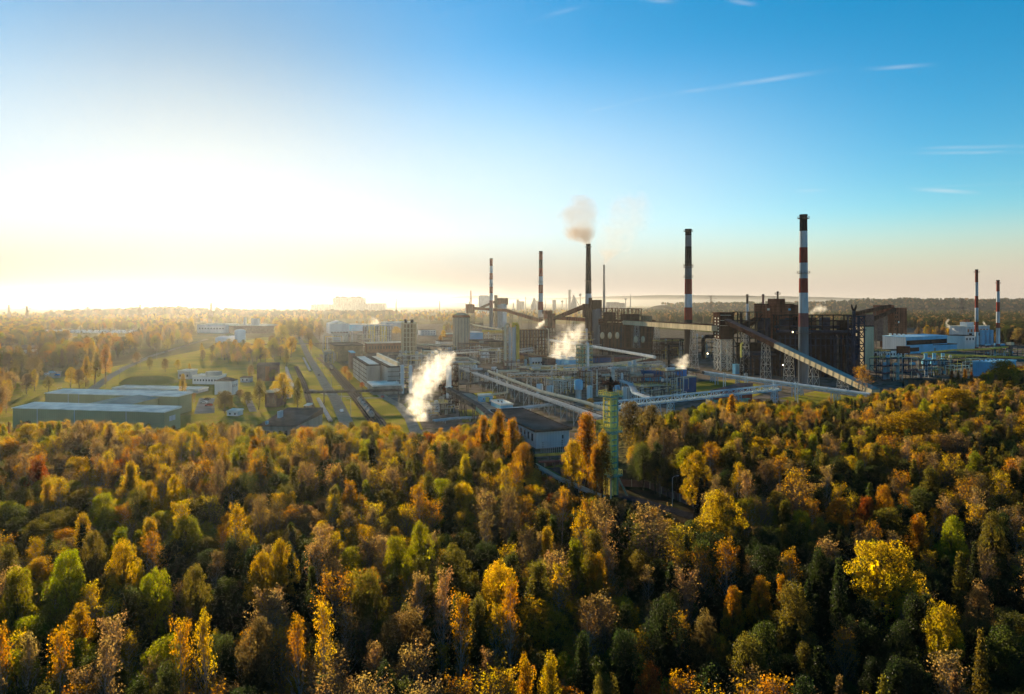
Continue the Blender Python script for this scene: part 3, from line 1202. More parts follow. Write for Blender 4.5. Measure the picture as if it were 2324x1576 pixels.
strip('lane', [at(x, y)[:2] for x, y in [(840, 876), (872, 902), (905, 920), (930, 950), (945, 985)]], 5.5, 0.07, M_LANE)
strip('lane', [at(x, y)[:2] for x, y in [(1058, 893), (1078, 905), (1110, 925), (1130, 945)]], 6.0, 0.06, M_LANE)
sheet('yard', [at(x, y) for x, y in [(452, 904), (487, 904), (487, 938), (440, 940)]], 0.05, M_CONC)
strip('road', [at(x, y)[:2] for x, y in [(1255, 1062), (1300, 1085), (1390, 1120), (1480, 1145), (1560, 1170), (1640, 1200)]], 4.5, 0.09, mat('forest_road', (.055, .052, .055), .9, var=.3, scale=.4))
strip('path', [at(x, y)[:2] for x, y in [(575, 935), (566, 915), (562, 900)]], 4, 0.05, M_CONC)
sheet('car_park', [at(x, y) for x, y in [(97, 846), (140, 843), (137, 858), (104, 858)]], 0.05, M_ROAD)


def track(pts):
    strip('railway_bed', pts, 4.2, 0.07, M_BALLAST)
    r = MB()
    p = [np.append(np.asarray(q, float)[:2], .28) for q in pts]
    for i in range(len(p) - 1):
        s = unit(np.cross(p[i + 1] - p[i], UP))
        for k in (-.75, .75):
            r.bar(p[i] + s * k, p[i + 1] + s * k, .09, .16)
    o = r.build('railway_rails', M_RAIL)
    o['kind'] = 'structure'


TRK = [[(727, 805), (760, 839), (800, 883), (862, 953), (885, 985)], [(722, 812), (750, 838), (772, 866), (806, 905), (845, 958), (862, 985)], [(672, 832), (690, 872), (705, 920), (719, 957), (730, 990)]]
for t in TRK:
    track([at(x, y)[:2] for x, y in t])
# ================================================================ building kit
M = dict(
    white=mat('white_sheet', (.74, .74, .72), .55, var=.18, scale=.08, streak=.2, wave=(1.2, 'X', .12)),
    cream=mat('cream_sheet', (.70, .58, .38), .6, var=.2, scale=.1, streak=.2, wave=(1.2, 'X', .12)),
    grey=mat('grey_panel', (.52, .49, .43), .75, var=.3, scale=.12, streak=.15),
    lgrey=mat('light_grey', (.58, .58, .57), .6, var=.25, scale=.15, streak=.2),
    conc=mat('concrete_wall', (.40, .36, .29), .85, var=.35, scale=.15, streak=.2),
    sage=mat('sage_cladding', (.40, .375, .20), .6, var=.12, scale=.06, wave=(1.0, 'X', .12)),
    roofw=mat('pale_roof', (.86, .82, .70), .75, spec=.12, var=.25, scale=.1),
    roofg=mat('teal_roof', (.20, .28, .26), .7, spec=.15, var=.2, scale=.1),
    roofd=mat('dark_roof', (.06, .055, .055), .9, spec=.08, var=.4, scale=.1),
    roofb=mat('brown_roof', (.15, .11, .09), .9, spec=.08, var=.4, scale=.1),
    brick=mat('brick_wall', (.24, .11, .07), .9, var=.35, scale=.3),
    brick2=mat('ochre_brick', (.38, .25, .14), .9, var=.3, scale=.3),
    plum=mat('plum_brick', (.18, .11, .10), .9, var=.3, scale=.3),
    rust=mat('rusty_steel', (.27, .095, .055), .9, var=.5, scale=.2, streak=.2, wave=(2.5, 'Z', .25)),
    rustd=mat('dark_rust', (.10, .05, .034), .9, var=.5, scale=.15, streak=.2, wave=(3.0, 'Z', .25)),
    soot=mat('sooty_steel', (.016, .018, .023), .85, var=.5, scale=.15),
    sootb=mat('blue_black_steel', (.020, .040, .075), .7, var=.4, scale=.2),
    steel=mat('galvanised_steel', (.52, .51, .48), .8, metal=0, var=.3, scale=.5),
    bsteel=mat('pale_blue_steel', (.42, .55, .64), .55, var=.2, scale=.4),
    dsteel=mat('weathered_steel', (.16, .13, .11), .75, var=.4, scale=.4),
    pipe=mat('cream_pipe', (.66, .56, .40), .8, var=.15, scale=.3),
    ypipe=mat('yellow_pipe', (.72, .50, .10), .8, var=.25, scale=.3),
    wpipe=mat('white_pipe', (.72, .70, .66), .8, var=.15, scale=.3),
    spipe=mat('silver_lagging', (.52, .50, .46), .6, metal=.15, var=.25, scale=.4),
    yellow=mat('yellow_paint', (.88, .74, .20), .55, var=.25, scale=.8),
    green=mat('green_paint', (.26, .40, .30), .55, var=.25, scale=.8),
    teal=mat('turquoise_sheet', (.02, .33, .42), .5, var=.2, scale=.2),
    blue=mat('blue_sheet', (.008, .10, .25), .5, var=.2, scale=.15, wave=(1.0, 'X', .15)),
    bblue=mat('bright_blue_sheet', (.02, .19, .50), .5, var=.15, scale=.15, wave=(1.5, 'X', .35)),
    cyan=mat('cyan_roof', (.50, .74, .84), .6, var=.12, scale=.1, wave=(1.5, 'X', .08)),
    sky=mat('pale_blue_sheet', (.22, .52, .70), .55, var=.15, scale=.1, wave=(1.2, 'X', .1)),
    red=mat('red_brick', (.27, .075, .05), .85, var=.3, scale=.3),
    glass=mat('window_glass', (.03, .035, .045), .15, var=.3, scale=.5, spec=.6),
    dark=mat('dark_opening', (.018, .016, .016), .9, var=.2),
    orange=mat('orange_panel', (.42, .16, .07), .7, var=.2),
    tank=mat('tank_wagon_paint', (.40, .36, .31), .8, var=.3, scale=.4),
    sootwagon=mat('wagon_frame', (.05, .045, .045), .8, var=.3),
    capred=mat('oxide_red', (.33, .07, .045), .8, var=.3, scale=.3),
    bandw=mat('chimney_white', (.66, .69, .70), .8, var=.3, scale=.15, streak=.1),
    bandr=mat('chimney_red', (.36, .065, .042), .8, var=.3, scale=.15, streak=.1),
    bandd=mat('chimney_soot', (.028, .025, .025), .9, var=.4, scale=.15),
    bandp=mat('faded_red', (.30, .13, .12), .85, var=.3, scale=.15, streak=.1),
    stack=mat('chimney_concrete', (.20, .21, .22), .85, var=.3, scale=.12, streak=.15),
    stackb=mat('chimney_brown', (.11, .075, .06), .9, var=.35, scale=.12, streak=.15),
)


def along(p0, d, px):
    """length along the plan direction d from p0 to reach picture column px"""
    c = (px - 1162.0) / FPX
    return (c * p0[1] - p0[0]) / (d[0] - c * d[1])


def building(name, label, cat, px0, py0, pyt, px_side, px_front, wall='grey', roof='roofd', shape='flat', rise=2.0, u=AX_U, v=AX_V, group=None, wins=(), over=.3, depth=None, extra=None):
    """near corner at (px0, py0) on the ground, wall top at row pyt; one side runs back along u to column px_side, the front runs along v to px_front"""
    o = at(px0, py0)
    h = (py0 - pyt) * o[1] / FPX
    b = u * (along(o, u, px_side) if depth is None else depth)
    a = v * along(o, v, px_front)
    root = thing(name, label, cat, o, group)
    MB().obox(o, a, b, UP * h).build('wall', M[wall] if isinstance(wall, str) else wall, root)
    ua, ub = unit(a), unit(b)
    ro = o + UP * (h + .01) - ua * over - ub * over
    A, B = a + ua * 2 * over, b + ub * 2 * over
    rm = M[roof] if isinstance(roof, str) else roof
    r = MB()
    if shape == 'flat':
        r.obox(ro, A, B, UP * .45)
        for q, e in ((ro, A), (ro + B - ub * .3, A)):
            r.obox(q + UP * .452, e, ub * .3, UP * .5)
        for q, e in ((ro + ub * .302, B - ub * .604), (ro + A - ua * .3 + ub * .302, B - ub * .604)):
            r.obox(q + UP * .452, ua * .3, e, UP * .48)
    elif shape == 'gable_b':          # ridge runs along b
        r.prism([ro, ro + A, ro + A / 2 + UP * rise], B)
    elif shape == 'gable_a':
        r.prism([ro, ro + B, ro + B / 2 + UP * rise], A)
    elif shape == 'lean':             # rises away from the front
        r.prism([ro, ro + B, ro + B + UP * rise, ro + UP * .3], A)
    elif shape == 'hip':
        t = [ro + UP * .2, ro + A + UP * .2, ro + A + B + UP * .2, ro + B + UP * .2]
        c = ro + A / 2 + B / 2 + UP * rise
        r.obox(ro, A, B, UP * .2)
        r.add(t + [c], [(0, 1, 4), (1, 2, 4), (2, 3, 4), (3, 0, 4)])
    elif shape == 'arch':             # barrel roof, axis along a
        pr = [ro + B * (1 - math.cos(math.pi * i / 8)) / 2 + UP * rise * math.sin(math.pi * i / 8) for i in range(9)]
        r.prism(pr, A)
    r.build('roof', rm, root)
    for w in wins:
        win_row(root, o, a, b, h, *w)
    return dict(root=root, o=o, a=a, b=b, h=h, ua=ua, ub=ub, L=np.linalg.norm(a), D=np.linalg.norm(b))


def win_row(root, o, a, b, h, face, n, z0, z1, fill=.5, m='glass', name='window', s0=.04, s1=.96):
    """row of n openings on the front ('f') or the side ('s'), each its own part; z as share of the wall height"""
    e, out = (a, -unit(b)) if face == 'f' else (b, -unit(a))
    L = np.linalg.norm(e)
    ue = e / L
    step = L * (s1 - s0) / n
    for i in range(n):
        c0 = L * s0 + step * (i + (1 - fill) / 2)
        p = o + ue * c0 + UP * h * z0 - out * .05
        MB().obox(p, ue * step * fill, out * .09, UP * h * (z1 - z0)).build(name, M[m] if isinstance(m, str) else m, root)


def roof_box(bd, fa, fb, la, lb, hh, m, name, z=.5):
    """box on the roof; position and size as shares of front and side"""
    p = bd['o'] + bd['a'] * fa + bd['b'] * fb + UP * (bd['h'] + z)
    MB().obox(p, bd['a'] * la, bd['b'] * lb, UP * hh).build(name, M[m], bd['root'])


def pipeline(label, pts, r, m, post=18.0, postm='dsteel', name='pipeline', group=None, n=10, collar=True, zmin=3):
    """one pipe on posts: pts are world points"""
    pts = [np.asarray(p, float) for p in pts]
    root = thing(name, label, 'pipeline', (pts[0][0], pts[0][1], 0), group)
    MB().tube(pts, r, n).build('pipe', M[m], root)
    if collar:
        c = MB()
        k = 0
        for i in range(len(pts) - 1):
            d = pts[i + 1] - pts[i]
            L = np.linalg.norm(d)
            for j in range(1, int(L / 14)):
                q = pts[i] + d * j * 14 / L
                c.tube([q - d / L * .15, q + d / L * .15], r * 1.16, n)
                k += 1
        if k:
            c.build('flange', M[m], root)
    if post:
        for i in range(len(pts) - 1):
            d = pts[i + 1] - pts[i]
            L = np.linalg.norm(d[:2])
            if L < post * .6:
                continue
            s = unit(np.cross(d, UP))
            for j in range(int(L / post) + 1):
                q = pts[i] + d * (j + .5) * post / max(L, 1e-6)
                if (j + .5) * post > L or q[2] - r < zmin:
                    continue
                b = MB()
                zt = q[2] - r
                w = r + .35
                for sg in (-1, 1):
                    b.bar((q[0] + s[0] * sg * w, q[1] + s[1] * sg * w, 0), (q[0] + s[0] * sg * w * .8, q[1] + s[1] * sg * w * .8, zt), .35)
                b.bar(q + s * w - UP * (r + .15), q - s * w - UP * (r + .15), .35)
                b.bar((q[0] + s[0] * w, q[1] + s[1] * w, zt * .25), (q[0] - s[0] * w, q[1] - s[1] * w, zt * .75), .18)
                b.build('post', M[postm], root)
    return root


def rack(label, pts, n, r, w, m='spipe', postm='steel', post=14.0, name='pipe_rack', group=None, rails=True, ms=None):
    """bundle of n pipes side by side on trestles with a walkway"""
    pts = [np.asarray(p, float) for p in pts]
    root = thing(name, label, 'pipe rack', (pts[0][0], pts[0][1], 0), group)
    off = np.linspace(-w / 2 + r, w / 2 - r, n)
    for k in range(n):
        q = []
        for i, p in enumerate(pts):
            d = unit(pts[min(i + 1, len(pts) - 1)] - pts[max(i - 1, 0)])
            q.append(p + unit(np.cross(d, UP)) * off[k] + UP * (r + .1))
        MB().tube(q, r * (1.25 if k % 3 == 1 else .85), 7).build('pipe', M[ms[k % len(ms)] if ms else m], root)
    g = MB()
    for i in range(len(pts) - 1):
        d = pts[i + 1] - pts[i]
        L = np.linalg.norm(d)
        s = unit(np.cross(d, UP))
        for sg in (-1, 1):
            g.bar(pts[i] + s * sg * w / 2, pts[i + 1] + s * sg * w / 2, .3, .5)
            if rails:
                g.bar(pts[i] + s * sg * (w / 2 + .2) + UP * 1.3, pts[i + 1] + s * sg * (w / 2 + .2) + UP * 1.3, .1)
        m2 = max(1, int(L / 5))
        for j in range(m2 + 1):
            q = pts[i] + d * j / m2
            g.bar(q - s * w / 2, q + s * w / 2, .25)
            if rails:
                for sg in (-1, 1):
                    g.bar(q + s * sg * (w / 2 + .2), q + s * sg * (w / 2 + .2) + UP * 1.3, .09)
    g.build('deck', M[postm], root)
    for i in range(len(pts) - 1):
        d = pts[i + 1] - pts[i]
        L = np.linalg.norm(d)
        s = unit(np.cross(d, UP))
        for j in range(int(L / post) + 1):
            if (j + .5) * post > L:
                continue
            q = pts[i] + d * (j + .5) * post / L
            b = MB()
            for sg in (-1, 1):
                b.bar((q[0] + s[0] * sg * w * .42, q[1] + s[1] * sg * w * .42, 0), q + s * sg * w * .42 - UP * .2, .38)
            b.bar((q[0] + s[0] * w * .42, q[1] + s[1] * w * .42, q[2] * .1), q - s * w * .42 - UP * .5, .2)
            b.build('post', M[postm], root)
    return root


def truss(label, p0, p1, w, h, m='bsteel', name='truss_bridge', posts=(), pipes=2, pm='wpipe', bay=5.0, group=None, cat='pipe bridge'):
    """lattice gallery between two points; posts at shares of the length"""
    p0, p1 = np.asarray(p0, float), np.asarray(p1, float)
    root = thing(name, label, cat, (p0[0], p0[1], 0), group)
    d = p1 - p0
    L = np.linalg.norm(d)
    s = unit(np.cross(d, UP))
    n = max(2, int(L / bay))
    t = MB()
    for sg in (-1, 1):
        for z in (0, h):
            t.bar(p0 + s * sg * w / 2 + UP * z, p1 + s * sg * w / 2 + UP * z, .34)
        for j in range(n + 1):
            q = p0 + d * j / n + s * sg * w / 2
            t.bar(q, q + UP * h, .26)
            if j < n:
                q2 = p0 + d * (j + 1) / n + s * sg * w / 2
                t.bar(q + UP * (h if j % 2 else 0), q2 + UP * (0 if j % 2 else h), .2)
    for j in range(n + 1):
        q = p0 + d * j / n
        for z in (0, h):
            t.bar(q - s * w / 2 + UP * z, q + s * w / 2 + UP * z, .2)
    t.build('truss', M[m], root)
    for k in range(pipes):
        o = s * ((k + 1) / (pipes + 1) - .5) * w + UP * .7
        MB().tube([p0 + o, p1 + o], .38, 7).build('pipe', M[pm], root)
    for f in posts:
        q = p0 + d * f
        b = MB()
        b.lattice_mast((q[0], q[1], 0), w * 1.1, w * .8, 0, q[2] - .2, .3, max(2, int(q[2] / 4)), unit(d * [1, 1, 0]), s)
        b.build('post', M[m], root)
    return root


def conveyor(label, p0, p1, w, h, wallm, roofm, posts=(), postm='steel', name='conveyor_gallery', group=None, split=None, bw=5.0):
    """covered sloping gallery on lattice trestles; split=(share, wall, roof): far stretch in other sheets"""
    p0, p1 = np.asarray(p0, float), np.asarray(p1, float)
    root = thing(name, label, 'conveyor', (p0[0], p0[1], 0), group)
    d = p1 - p0
    s = unit(np.cross(d, UP))
    t = unit(np.cross(s, d))
    parts = [(0, 1, wallm, roofm)] if not split else [(0, split[0], wallm, roofm), (split[0], 1, split[1], split[2])]
    for a, b, wm, rm in parts:
        q, e = p0 + d * a, d * (b - a)
        g = MB()
        g.obox(q - s * w / 2, s * w, e, t * h)
        n = max(1, int(np.linalg.norm(e) / 6))
        for j in range(n + 1):
            c = q + e * min(max(j / n, .002), .998)
            for sg in (-1, 1):
                g.bar(c + s * sg * (w / 2 + .12) - t * .1, c + s * sg * (w / 2 + .12) + t * h, .22)
        g.build('gallery_wall', M[wm], root)
        MB().prism([q - s * (w / 2 + .35) + t * (h + .02), q + s * (w / 2 + .35) + t * (h + .02), q + s * (w / 2 + .3) + t * (h + .3), q + t * (h + .9), q - s * (w / 2 + .3) + t * (h + .3)], e).build('roof', M[rm], root)
    for f in posts:
        q = p0 + d * f
        MB().lattice_mast((q[0], q[1], 0), bw, w * .75, 0, q[2] - .3, .30, max(2, int(q[2] / 5.5)), unit(d * [1, 1, 0]), s).build('trestle', M[postm], root)
    return root


def chimney(label, px, py_base, py_top, wb, wt, bands, plats, group='chimneys of the coke works', cap='bandd', ring='dsteel'):
    """bands: list of (row of the lower edge, material) from the top down; widths on the sheet"""
    o = at(px, py_base)
    y = o[1]
    H = height_at(py_top, y)
    rb, rt = wb / 2 * y / FPX, wt / 2 * y / FPX
    root = thing('chimney', label, 'chimney', o, group)
    z1 = H
    for i, (row, m) in enumerate(bands):
        z0 = max(0, height_at(row, y)) if i < len(bands) - 1 else 0
        ra, rc = rb + (rt - rb) * z0 / H, rb + (rt - rb) * z1 / H
        MB().lathe(o, [(ra, z0), (rc, z1)], 28, caps=False).build('shaft', M[m], root)
        z1 = z0
    MB().lathe(o, [(rt * 1.0, H - .2), (rt * 1.09, H), (rt * 1.09, H + 1.2), (rt * .8, H + 1.25), (rt * .8, H - 3)], 28, caps=False).build('rim', M[cap], root)
    for row in plats:
        z = height_at(row, y)
        r = rb + (rt - rb) * z / H
        p = MB().lathe(o, [(r + .02, z), (r + 1.6, z + .1), (r + 1.6, z + .35), (r + .02, z + .36)], 28, caps=False)
        for k in range(14):
            a = k * 2 * math.pi / 14
            c = o + np.array([math.cos(a) * (r + 1.5), math.sin(a) * (r + 1.5), z + .3])
            p.bar(c, c + UP * 1.3, .1)
        p.lathe(o, [(r + 1.45, z + 1.5), (r + 1.58, z + 1.5), (r + 1.58, z + 1.65), (r + 1.45, z + 1.65)], 28, caps=False)
        p.build('platform', M[ring], root)
    l = MB()
    d = unit([-.75, -.66, 0])
    for k in (-.25, .25):
        s = np.array([-d[1], d[0], 0]) * k
        l.bar(o + d * (rb + .2) + s, o + d * (rt + .2) + s + UP * (H - 1), .1)
    l.build('ladder', M[ring], root)
    return root, o, H


def column(root, c, r, z0, z1, m, name='vessel', dome=True, rings=0, n=14):
    b = MB()
    pr = [(r, z0), (r, z1)]
    if dome:
        pr += [(r * .85, z1 + r * .35), (r * .45, z1 + r * .55), (.001, z1 + r * .6)]
    b.lathe((c[0], c[1], 0), pr, n, caps=not dome)
    for k in range(rings):
        z = z0 + (z1 - z0) * (k + 1) / (rings + 1)
        b.lathe((c[0], c[1], 0), [(r, z), (r + .7, z + .05), (r + .7, z + .3), (r, z + .3)], n, caps=False)
    return b.build(name, M[m], root)


def frame(root, c, w, d, h, lv, m, name='frame', t=.3, brace=True, u=AX_U, v=AX_V, floors=None, nx=2, ny=2):
    """open steel frame of nx by ny bays and lv levels, standing at c"""
    b = MB()
    c = np.asarray(c, float)

    def P(i, j, k):
        return c + v * w * (i / nx - .5) + u * d * (j / ny - .5) + UP * h * k / lv
    for i in range(nx + 1):
        for j in range(ny + 1):
            if 0 < i < nx and 0 < j < ny:
                continue
            b.bar(P(i, j, 0), P(i, j, lv), t)
    for k in range(1, lv + 1):
        for i in range(nx):
            for j in (0, ny):
                b.bar(P(i, j, k), P(i + 1, j, k), t * .8)
        for j in range(ny):
            for i in (0, nx):
                b.bar(P(i, j, k), P(i, j + 1, k), t * .8)
        if brace:
            i = k % nx
            b.bar(P(i, 0, k - 1), P(i + 1, 0, k), t * .6)
            b.bar(P(0, (k + 1) % ny, k - 1), P(0, (k + 1) % ny + 1, k), t * .6)
            b.bar(P(nx, k % ny, k - 1), P(nx, k % ny + 1, k), t * .6)
    o = b.build(name, M[m], root)
    if floors:
        for k in range(1, lv + 1):
            MB().obox(P(0, 0, k) + UP * .16 + v * .1 + u * .1, v * (w - .2), u * (d - .2), UP * .12).build('floor_deck', M[floors], root)
    return o


def rail_deck(root, c, w, d, z, m, name='railing', u=AX_U, v=AX_V, rh=1.2, t=.09, n=5):
    b = MB()
    c = np.array([c[0], c[1], z])
    cs = [c - v * w / 2 - u * d / 2, c + v * w / 2 - u * d / 2, c + v * w / 2 + u * d / 2, c - v * w / 2 + u * d / 2]
    for k in range(4):
        p, q = cs[k], cs[(k + 1) % 4]
        for z2 in (rh, rh * .5):
            b.bar(p + UP * z2, q + UP * z2, t)
        for j in range(n):
            e = p + (q - p) * j / n
            b.bar(e, e + UP * rh, t)
    return b.build(name, M[m], root)


UNITS = 0


def process_unit(label, px, py, w, d, h, lv, m='dsteel', vm='spipe', vessels=3, pipes=6, seed=1, floors='dsteel', name='process_unit', nx=3, ny=2, top=True, cat='process unit', group=None):
    """steel structure crowded with vessels, exchangers and small pipes"""
    rg = np.random.default_rng(seed)
    o = at(px, py)
    root = thing(name, label, cat, o, group)
    frame(root, o, w, d, h, lv, m, 'frame', .32, True, floors=floors, nx=nx, ny=ny)
    for k in range(vessels):
        c = o + AX_V * w * (rg.uniform(-.42, .42)) + AX_U * d * rg.uniform(-.45, .3)
        if rg.uniform() < .6:
            column(root, c, rg.uniform(.7, 1.6), 0.5, h * rg.uniform(.6, 1.25), vm if rg.uniform() < .6 else 'lgrey', 'vessel', True, 1)
        else:
            z = h / lv * rg.integers(1, lv + 1) + 1.4
            e = AX_V * rg.uniform(2, 4)
            MB().tube([c - e + UP * z, c + e + UP * z], rg.uniform(.7, 1.2), 10).build('drum', M[vm], root)
    for k in range(pipes):
        z = h * rg.uniform(.15, 1.05)
        c = o + AX_V * w * rg.uniform(-.5, .5) - AX_U * d * (.5 + rg.uniform(0, .06)) + UP * z
        e = AX_V * rg.uniform(.15, .5) * w
        pm = ('spipe', 'pipe', 'dsteel', 'ypipe', 'wpipe')[int(rg.integers(5))]
        MB().tube([c * [1, 1, 0] + UP * .2, c, c + e, (c + e) * [1, 1, 0] + UP * z * rg.uniform(.2, .7)], rg.uniform(.16, .34), 6).build('pipe', M[pm], root)
    if top:
        rail_deck(root, o, w, d, h + .3, 'yellow' if seed % 2 else m)
    return root
# ================================================================ left side: halls, sheds, wagons
HV = unit([-.98, .165, 0])
HU = unit([.06, .998, 0])
GH = 'pale green warehouse halls'
b = building('warehouse_hall', 'long sage green hall with pale roof nearest the forest', 'warehouse', 372, 984, 937, 0, 29, 'sage', 'roofw', 'lean', 1.0, HU, HV, GH, depth=14, over=.5)
for i, f in enumerate((.24, .58, .83)):
    p = b['o'] + b['a'] * f - b['ub'] * .12
    MB().obox(p, b['ua'] * .35, b['ub'] * .1, UP * b['h']).build('downpipe', M['lgrey'], b['root'])
win_row(b['root'], b['o'], b['a'], b['b'], b['h'], 's', 1, .5, .75, .4, 'lgrey', 'vent')
b = building('warehouse_hall', 'rear sage green hall with pale roof behind the nearer green hall', 'warehouse', 404, 942, 901, 0, 103, 'sage', 'roofw', 'lean', 1.0, HU, HV, GH, depth=14, over=.5)
for i, f in enumerate((.22, .305, .74, .82)):
    p = b['o'] + b['a'] * f - b['ub'] * .12
    MB().obox(p, b['ua'] * .35, b['ub'] * .1, UP * b['h']).build('downpipe', M['lgrey'], b['root'])
b = building('link_hall', 'low hall with teal gabled roof linking the two green halls', 'warehouse', 281, 964, 922, 0, 186, 'sage', 'roofg', 'gable_b', 1.3, HU, HV, GH, depth=30, over=.4)
building('low_shed', 'long low flat shed with a white roof behind the green halls', 'shed', 449, 893, 887, 0, 255, 'lgrey', 'roofw', 'flat', 0, HU, HV, depth=14)

b = building('white_block', 'square white building with tan hipped roof beside the yard', 'building', 526, 897, 866, 537, 487, 'white', 'roofb', 'hip', 2.6, HU, HV, depth=9, wins=[('s', 3, .55, .75, .4)])
b = building('office_building', 'low white office with a row of small windows behind the square block', 'building', 493, 873, 856, 0, 437, 'white', 'roofw', 'flat', 0, HU, HV, depth=14, wins=[('f', 8, .4, .65, .5)])
roof_box(b, .05, .2, .5, .5, 3, 'grey', 'penthouse')
building('workshop', 'small pale workshop left of the low white office', 'building', 430, 861, 844, 0, 404, 'lgrey', 'roofw', 'flat', 0, HU, HV, depth=12, wins=[('f', 3, .3, .6, .5)])
b = building('long_factory', 'long white factory with dark right half far behind the trees', 'factory', 512, 757, 738, 0, 447, 'white', 'roofw', 'flat', 0, HU, HV, depth=60, wins=[('f', 9, .5, .65, .5)])
b = building('dark_factory', 'grey brown factory hall adjoining the long white factory', 'factory', 606, 757, 740, 0, 513, 'plum', 'roofw', 'flat', 0, HU, HV, depth=60)
roof_box(b, .3, .2, .15, .2, 14, 'lgrey', 'roof_house')
roof_box(b, .62, .3, .05, .1, 16, 'lgrey', 'roof_vent')
for i, (px, py, rr) in enumerate([(507, 777, 12), (527, 776, 12)]):
    o = at(px, py)
    t = thing('storage_tank', ('left' if i == 0 else 'right') + ' of two low round tanks before the long white factory', 'tank', o, 'round storage tanks')
    MB().lathe(o, [(rr, 0), (rr, 7), (rr * .6, 9), (.01, 9.8)], 24).build('tank_shell', M['white'], t)
    rail_deck(t, o, 8, 8, 9, 'steel')
o = at(545, 778)
t = thing('storage_tank', 'tall white round tank right of the two low tanks', 'tank', o, 'round storage tanks')
MB().lathe(o, [(8, 0), (8, 19), (5, 20.4), (.01, 21)], 24).build('tank_shell', M['white'], t)
building('edge_factory', 'pale low factory at the left edge beside the trees', 'factory', 24, 812, 797, 0, -60, 'lgrey', 'roofb', 'flat', 0, HU, HV, depth=40, wins=[('f', 5, .35, .6, .6)])
building('edge_factory', 'brown roofed factory shed reaching behind the trees at left', 'factory', 72, 806, 795, 0, 8, 'brick2', 'roofb', 'lean', 4, HU, HV, depth=30)

# grass bunker
o = at(338, 868)
mbk = MB()
n = 26
pr = [(17, 0), (14.5, 2.6), (11, 4.6), (6, 5.4), (.01, 5.6)]
mbk.lathe(o, pr, n)
for vv in mbk.v:
    vv[:, 0] = o[0] + (vv[:, 0] - o[0]) * 1.25
bk = mbk.build('earth_bunker', M_GRASS)
tag(bk, 'low grass covered earth mound beside the road', 'mound')

# brick buildings near the road
b = building('brick_house', 'dark brick block with flat roof and an orange stair strip', 'building', 633, 865, 832, 0, 583, 'plum', 'roofb', 'flat', 0, unit([-.30, .95, 0]), unit([-.95, -.05, 0]), depth=26)
MB().obox(b['o'] + b['a'] * .43 - b['ub'] * .15, b['ua'] * 3.2, b['ub'] * .1, UP * b['h']).build('stair_strip', M['orange'], b['root'])
b = building('flat_house', 'small brick house with pale flat roof before the dark brick block', 'building', 628, 925, 892, 0, 601, 'plum', 'roofw', 'flat', 0, HU, unit([-1, 0, 0]), depth=14, wins=[('f', 2, .3, .7, .3)])
b = building('brown_roof_hall', 'low hall with wide brown roof at the forest edge', 'building', 672, 1002, 968, 0, 586, 'conc', 'roofb', 'lean', 3.0, HU, unit([-1, .02, 0]), depth=34, wins=[('f', 6, .3, .7, .5)])
roof_box(b, .72, .35, .07, .12, 3, 'lgrey', 'roof_vent', 1.5)
roof_box(b, .78, .02, .05, .05, 1.4, 'lgrey', 'roof_vent', .6)

# big shed complex
GS = 'panel clad process sheds'
b1 = building('process_shed', 'left grey panel shed with stained walls beside the railway', 'shed', 832, 880, 831, 801, 863, 'grey', 'roofb', 'flat', 0, group=GS)
for k in range(1, 5):
    MB().obox(b1['o'] - b1['ua'] * .08 + UP * b1['h'] * k / 5, b1['ua'] * .07, b1['b'], UP * .5).build('panel_joint', M['roofb'], b1['root'])
for k in range(1, 9):
    MB().obox(b1['o'] - b1['ua'] * .14 + b1['b'] * k / 9, b1['ua'] * .13, b1['ub'] * .8, UP * b1['h']).build('pilaster', M['conc'], b1['root'])
MB().obox(b1['o'] + b1['a'] * .28 + b1['b'] * .03 + UP * (b1['h'] + .48), b1['a'] * .68, b1['b'] * .94, UP * .3).build('roof_panel', M['roofw'], b1['root'])
b2 = building('process_shed', 'right grey panel shed with white and brown roof strips', 'shed', 880, 886, 835, 845, 913, 'grey', 'roofb', 'flat', 0, group=GS, depth=100)
for k in range(1, 5):
    MB().obox(b2['o'] - b2['ub'] * .08 + UP * b2['h'] * k / 5, b2['a'], b2['ub'] * .07, UP * .4).build('panel_joint', M['roofb'], b2['root'])
for fa, w, z, m in ((.30, .36, .48, 'roofw'), (.68, .14, 3.2, 'roofw'), (.86, .13, .48, 'roofw')):
    if z > 1:
        MB().obox(b2['o'] + b2['a'] * fa + UP * (b2['h'] + .46), b2['a'] * w, b2['b'], UP * 2.7).build('roof_monitor', M['orange' if 0 else 'cream'], b2['root'])
    MB().obox(b2['o'] + b2['a'] * fa + b2['b'] * .01 + UP * (b2['h'] + z), b2['a'] * w, b2['b'] * .98, UP * .3).build('roof_panel', M[m], b2['root'])
b3 = building('annex', 'low concrete annex with pale flat roof in front of the panel sheds', 'building', 846, 897, 878, 834, 912, 'conc', 'roofw', 'flat', 0, wins=[('f', 7, .35, .65, .3)])
building('blue_shed', 'small blue topped shed left of the panel sheds', 'shed', 797, 838, 802, 791, 806, 'plum', 'sky', 'flat', 0)
b = building('rust_hall', 'ochre concrete hall with pipework along its side beside the railway', 'factory', 758, 821, 786, 749, 824, 'brick2', 'roofb', 'flat', 0)
process_unit('tangle of silver pipes and drums at the left end of the ochre hall', 746, 822, 9, 22, 11, 3, 'steel', 'spipe', 6, 14, 21)
process_unit('silver pipe bundles rising behind the ochre hall', 790, 800, 60, 10, 22, 3, 'steel', 'spipe', 8, 16, 22)
b = building('long_brick_hall', 'long red brown brick hall behind the panel sheds', 'factory', 833, 802, 780, 828, 915, 'brick', 'roofw', 'flat', 0, wins=[('f', 12, .4, .7, .4)])

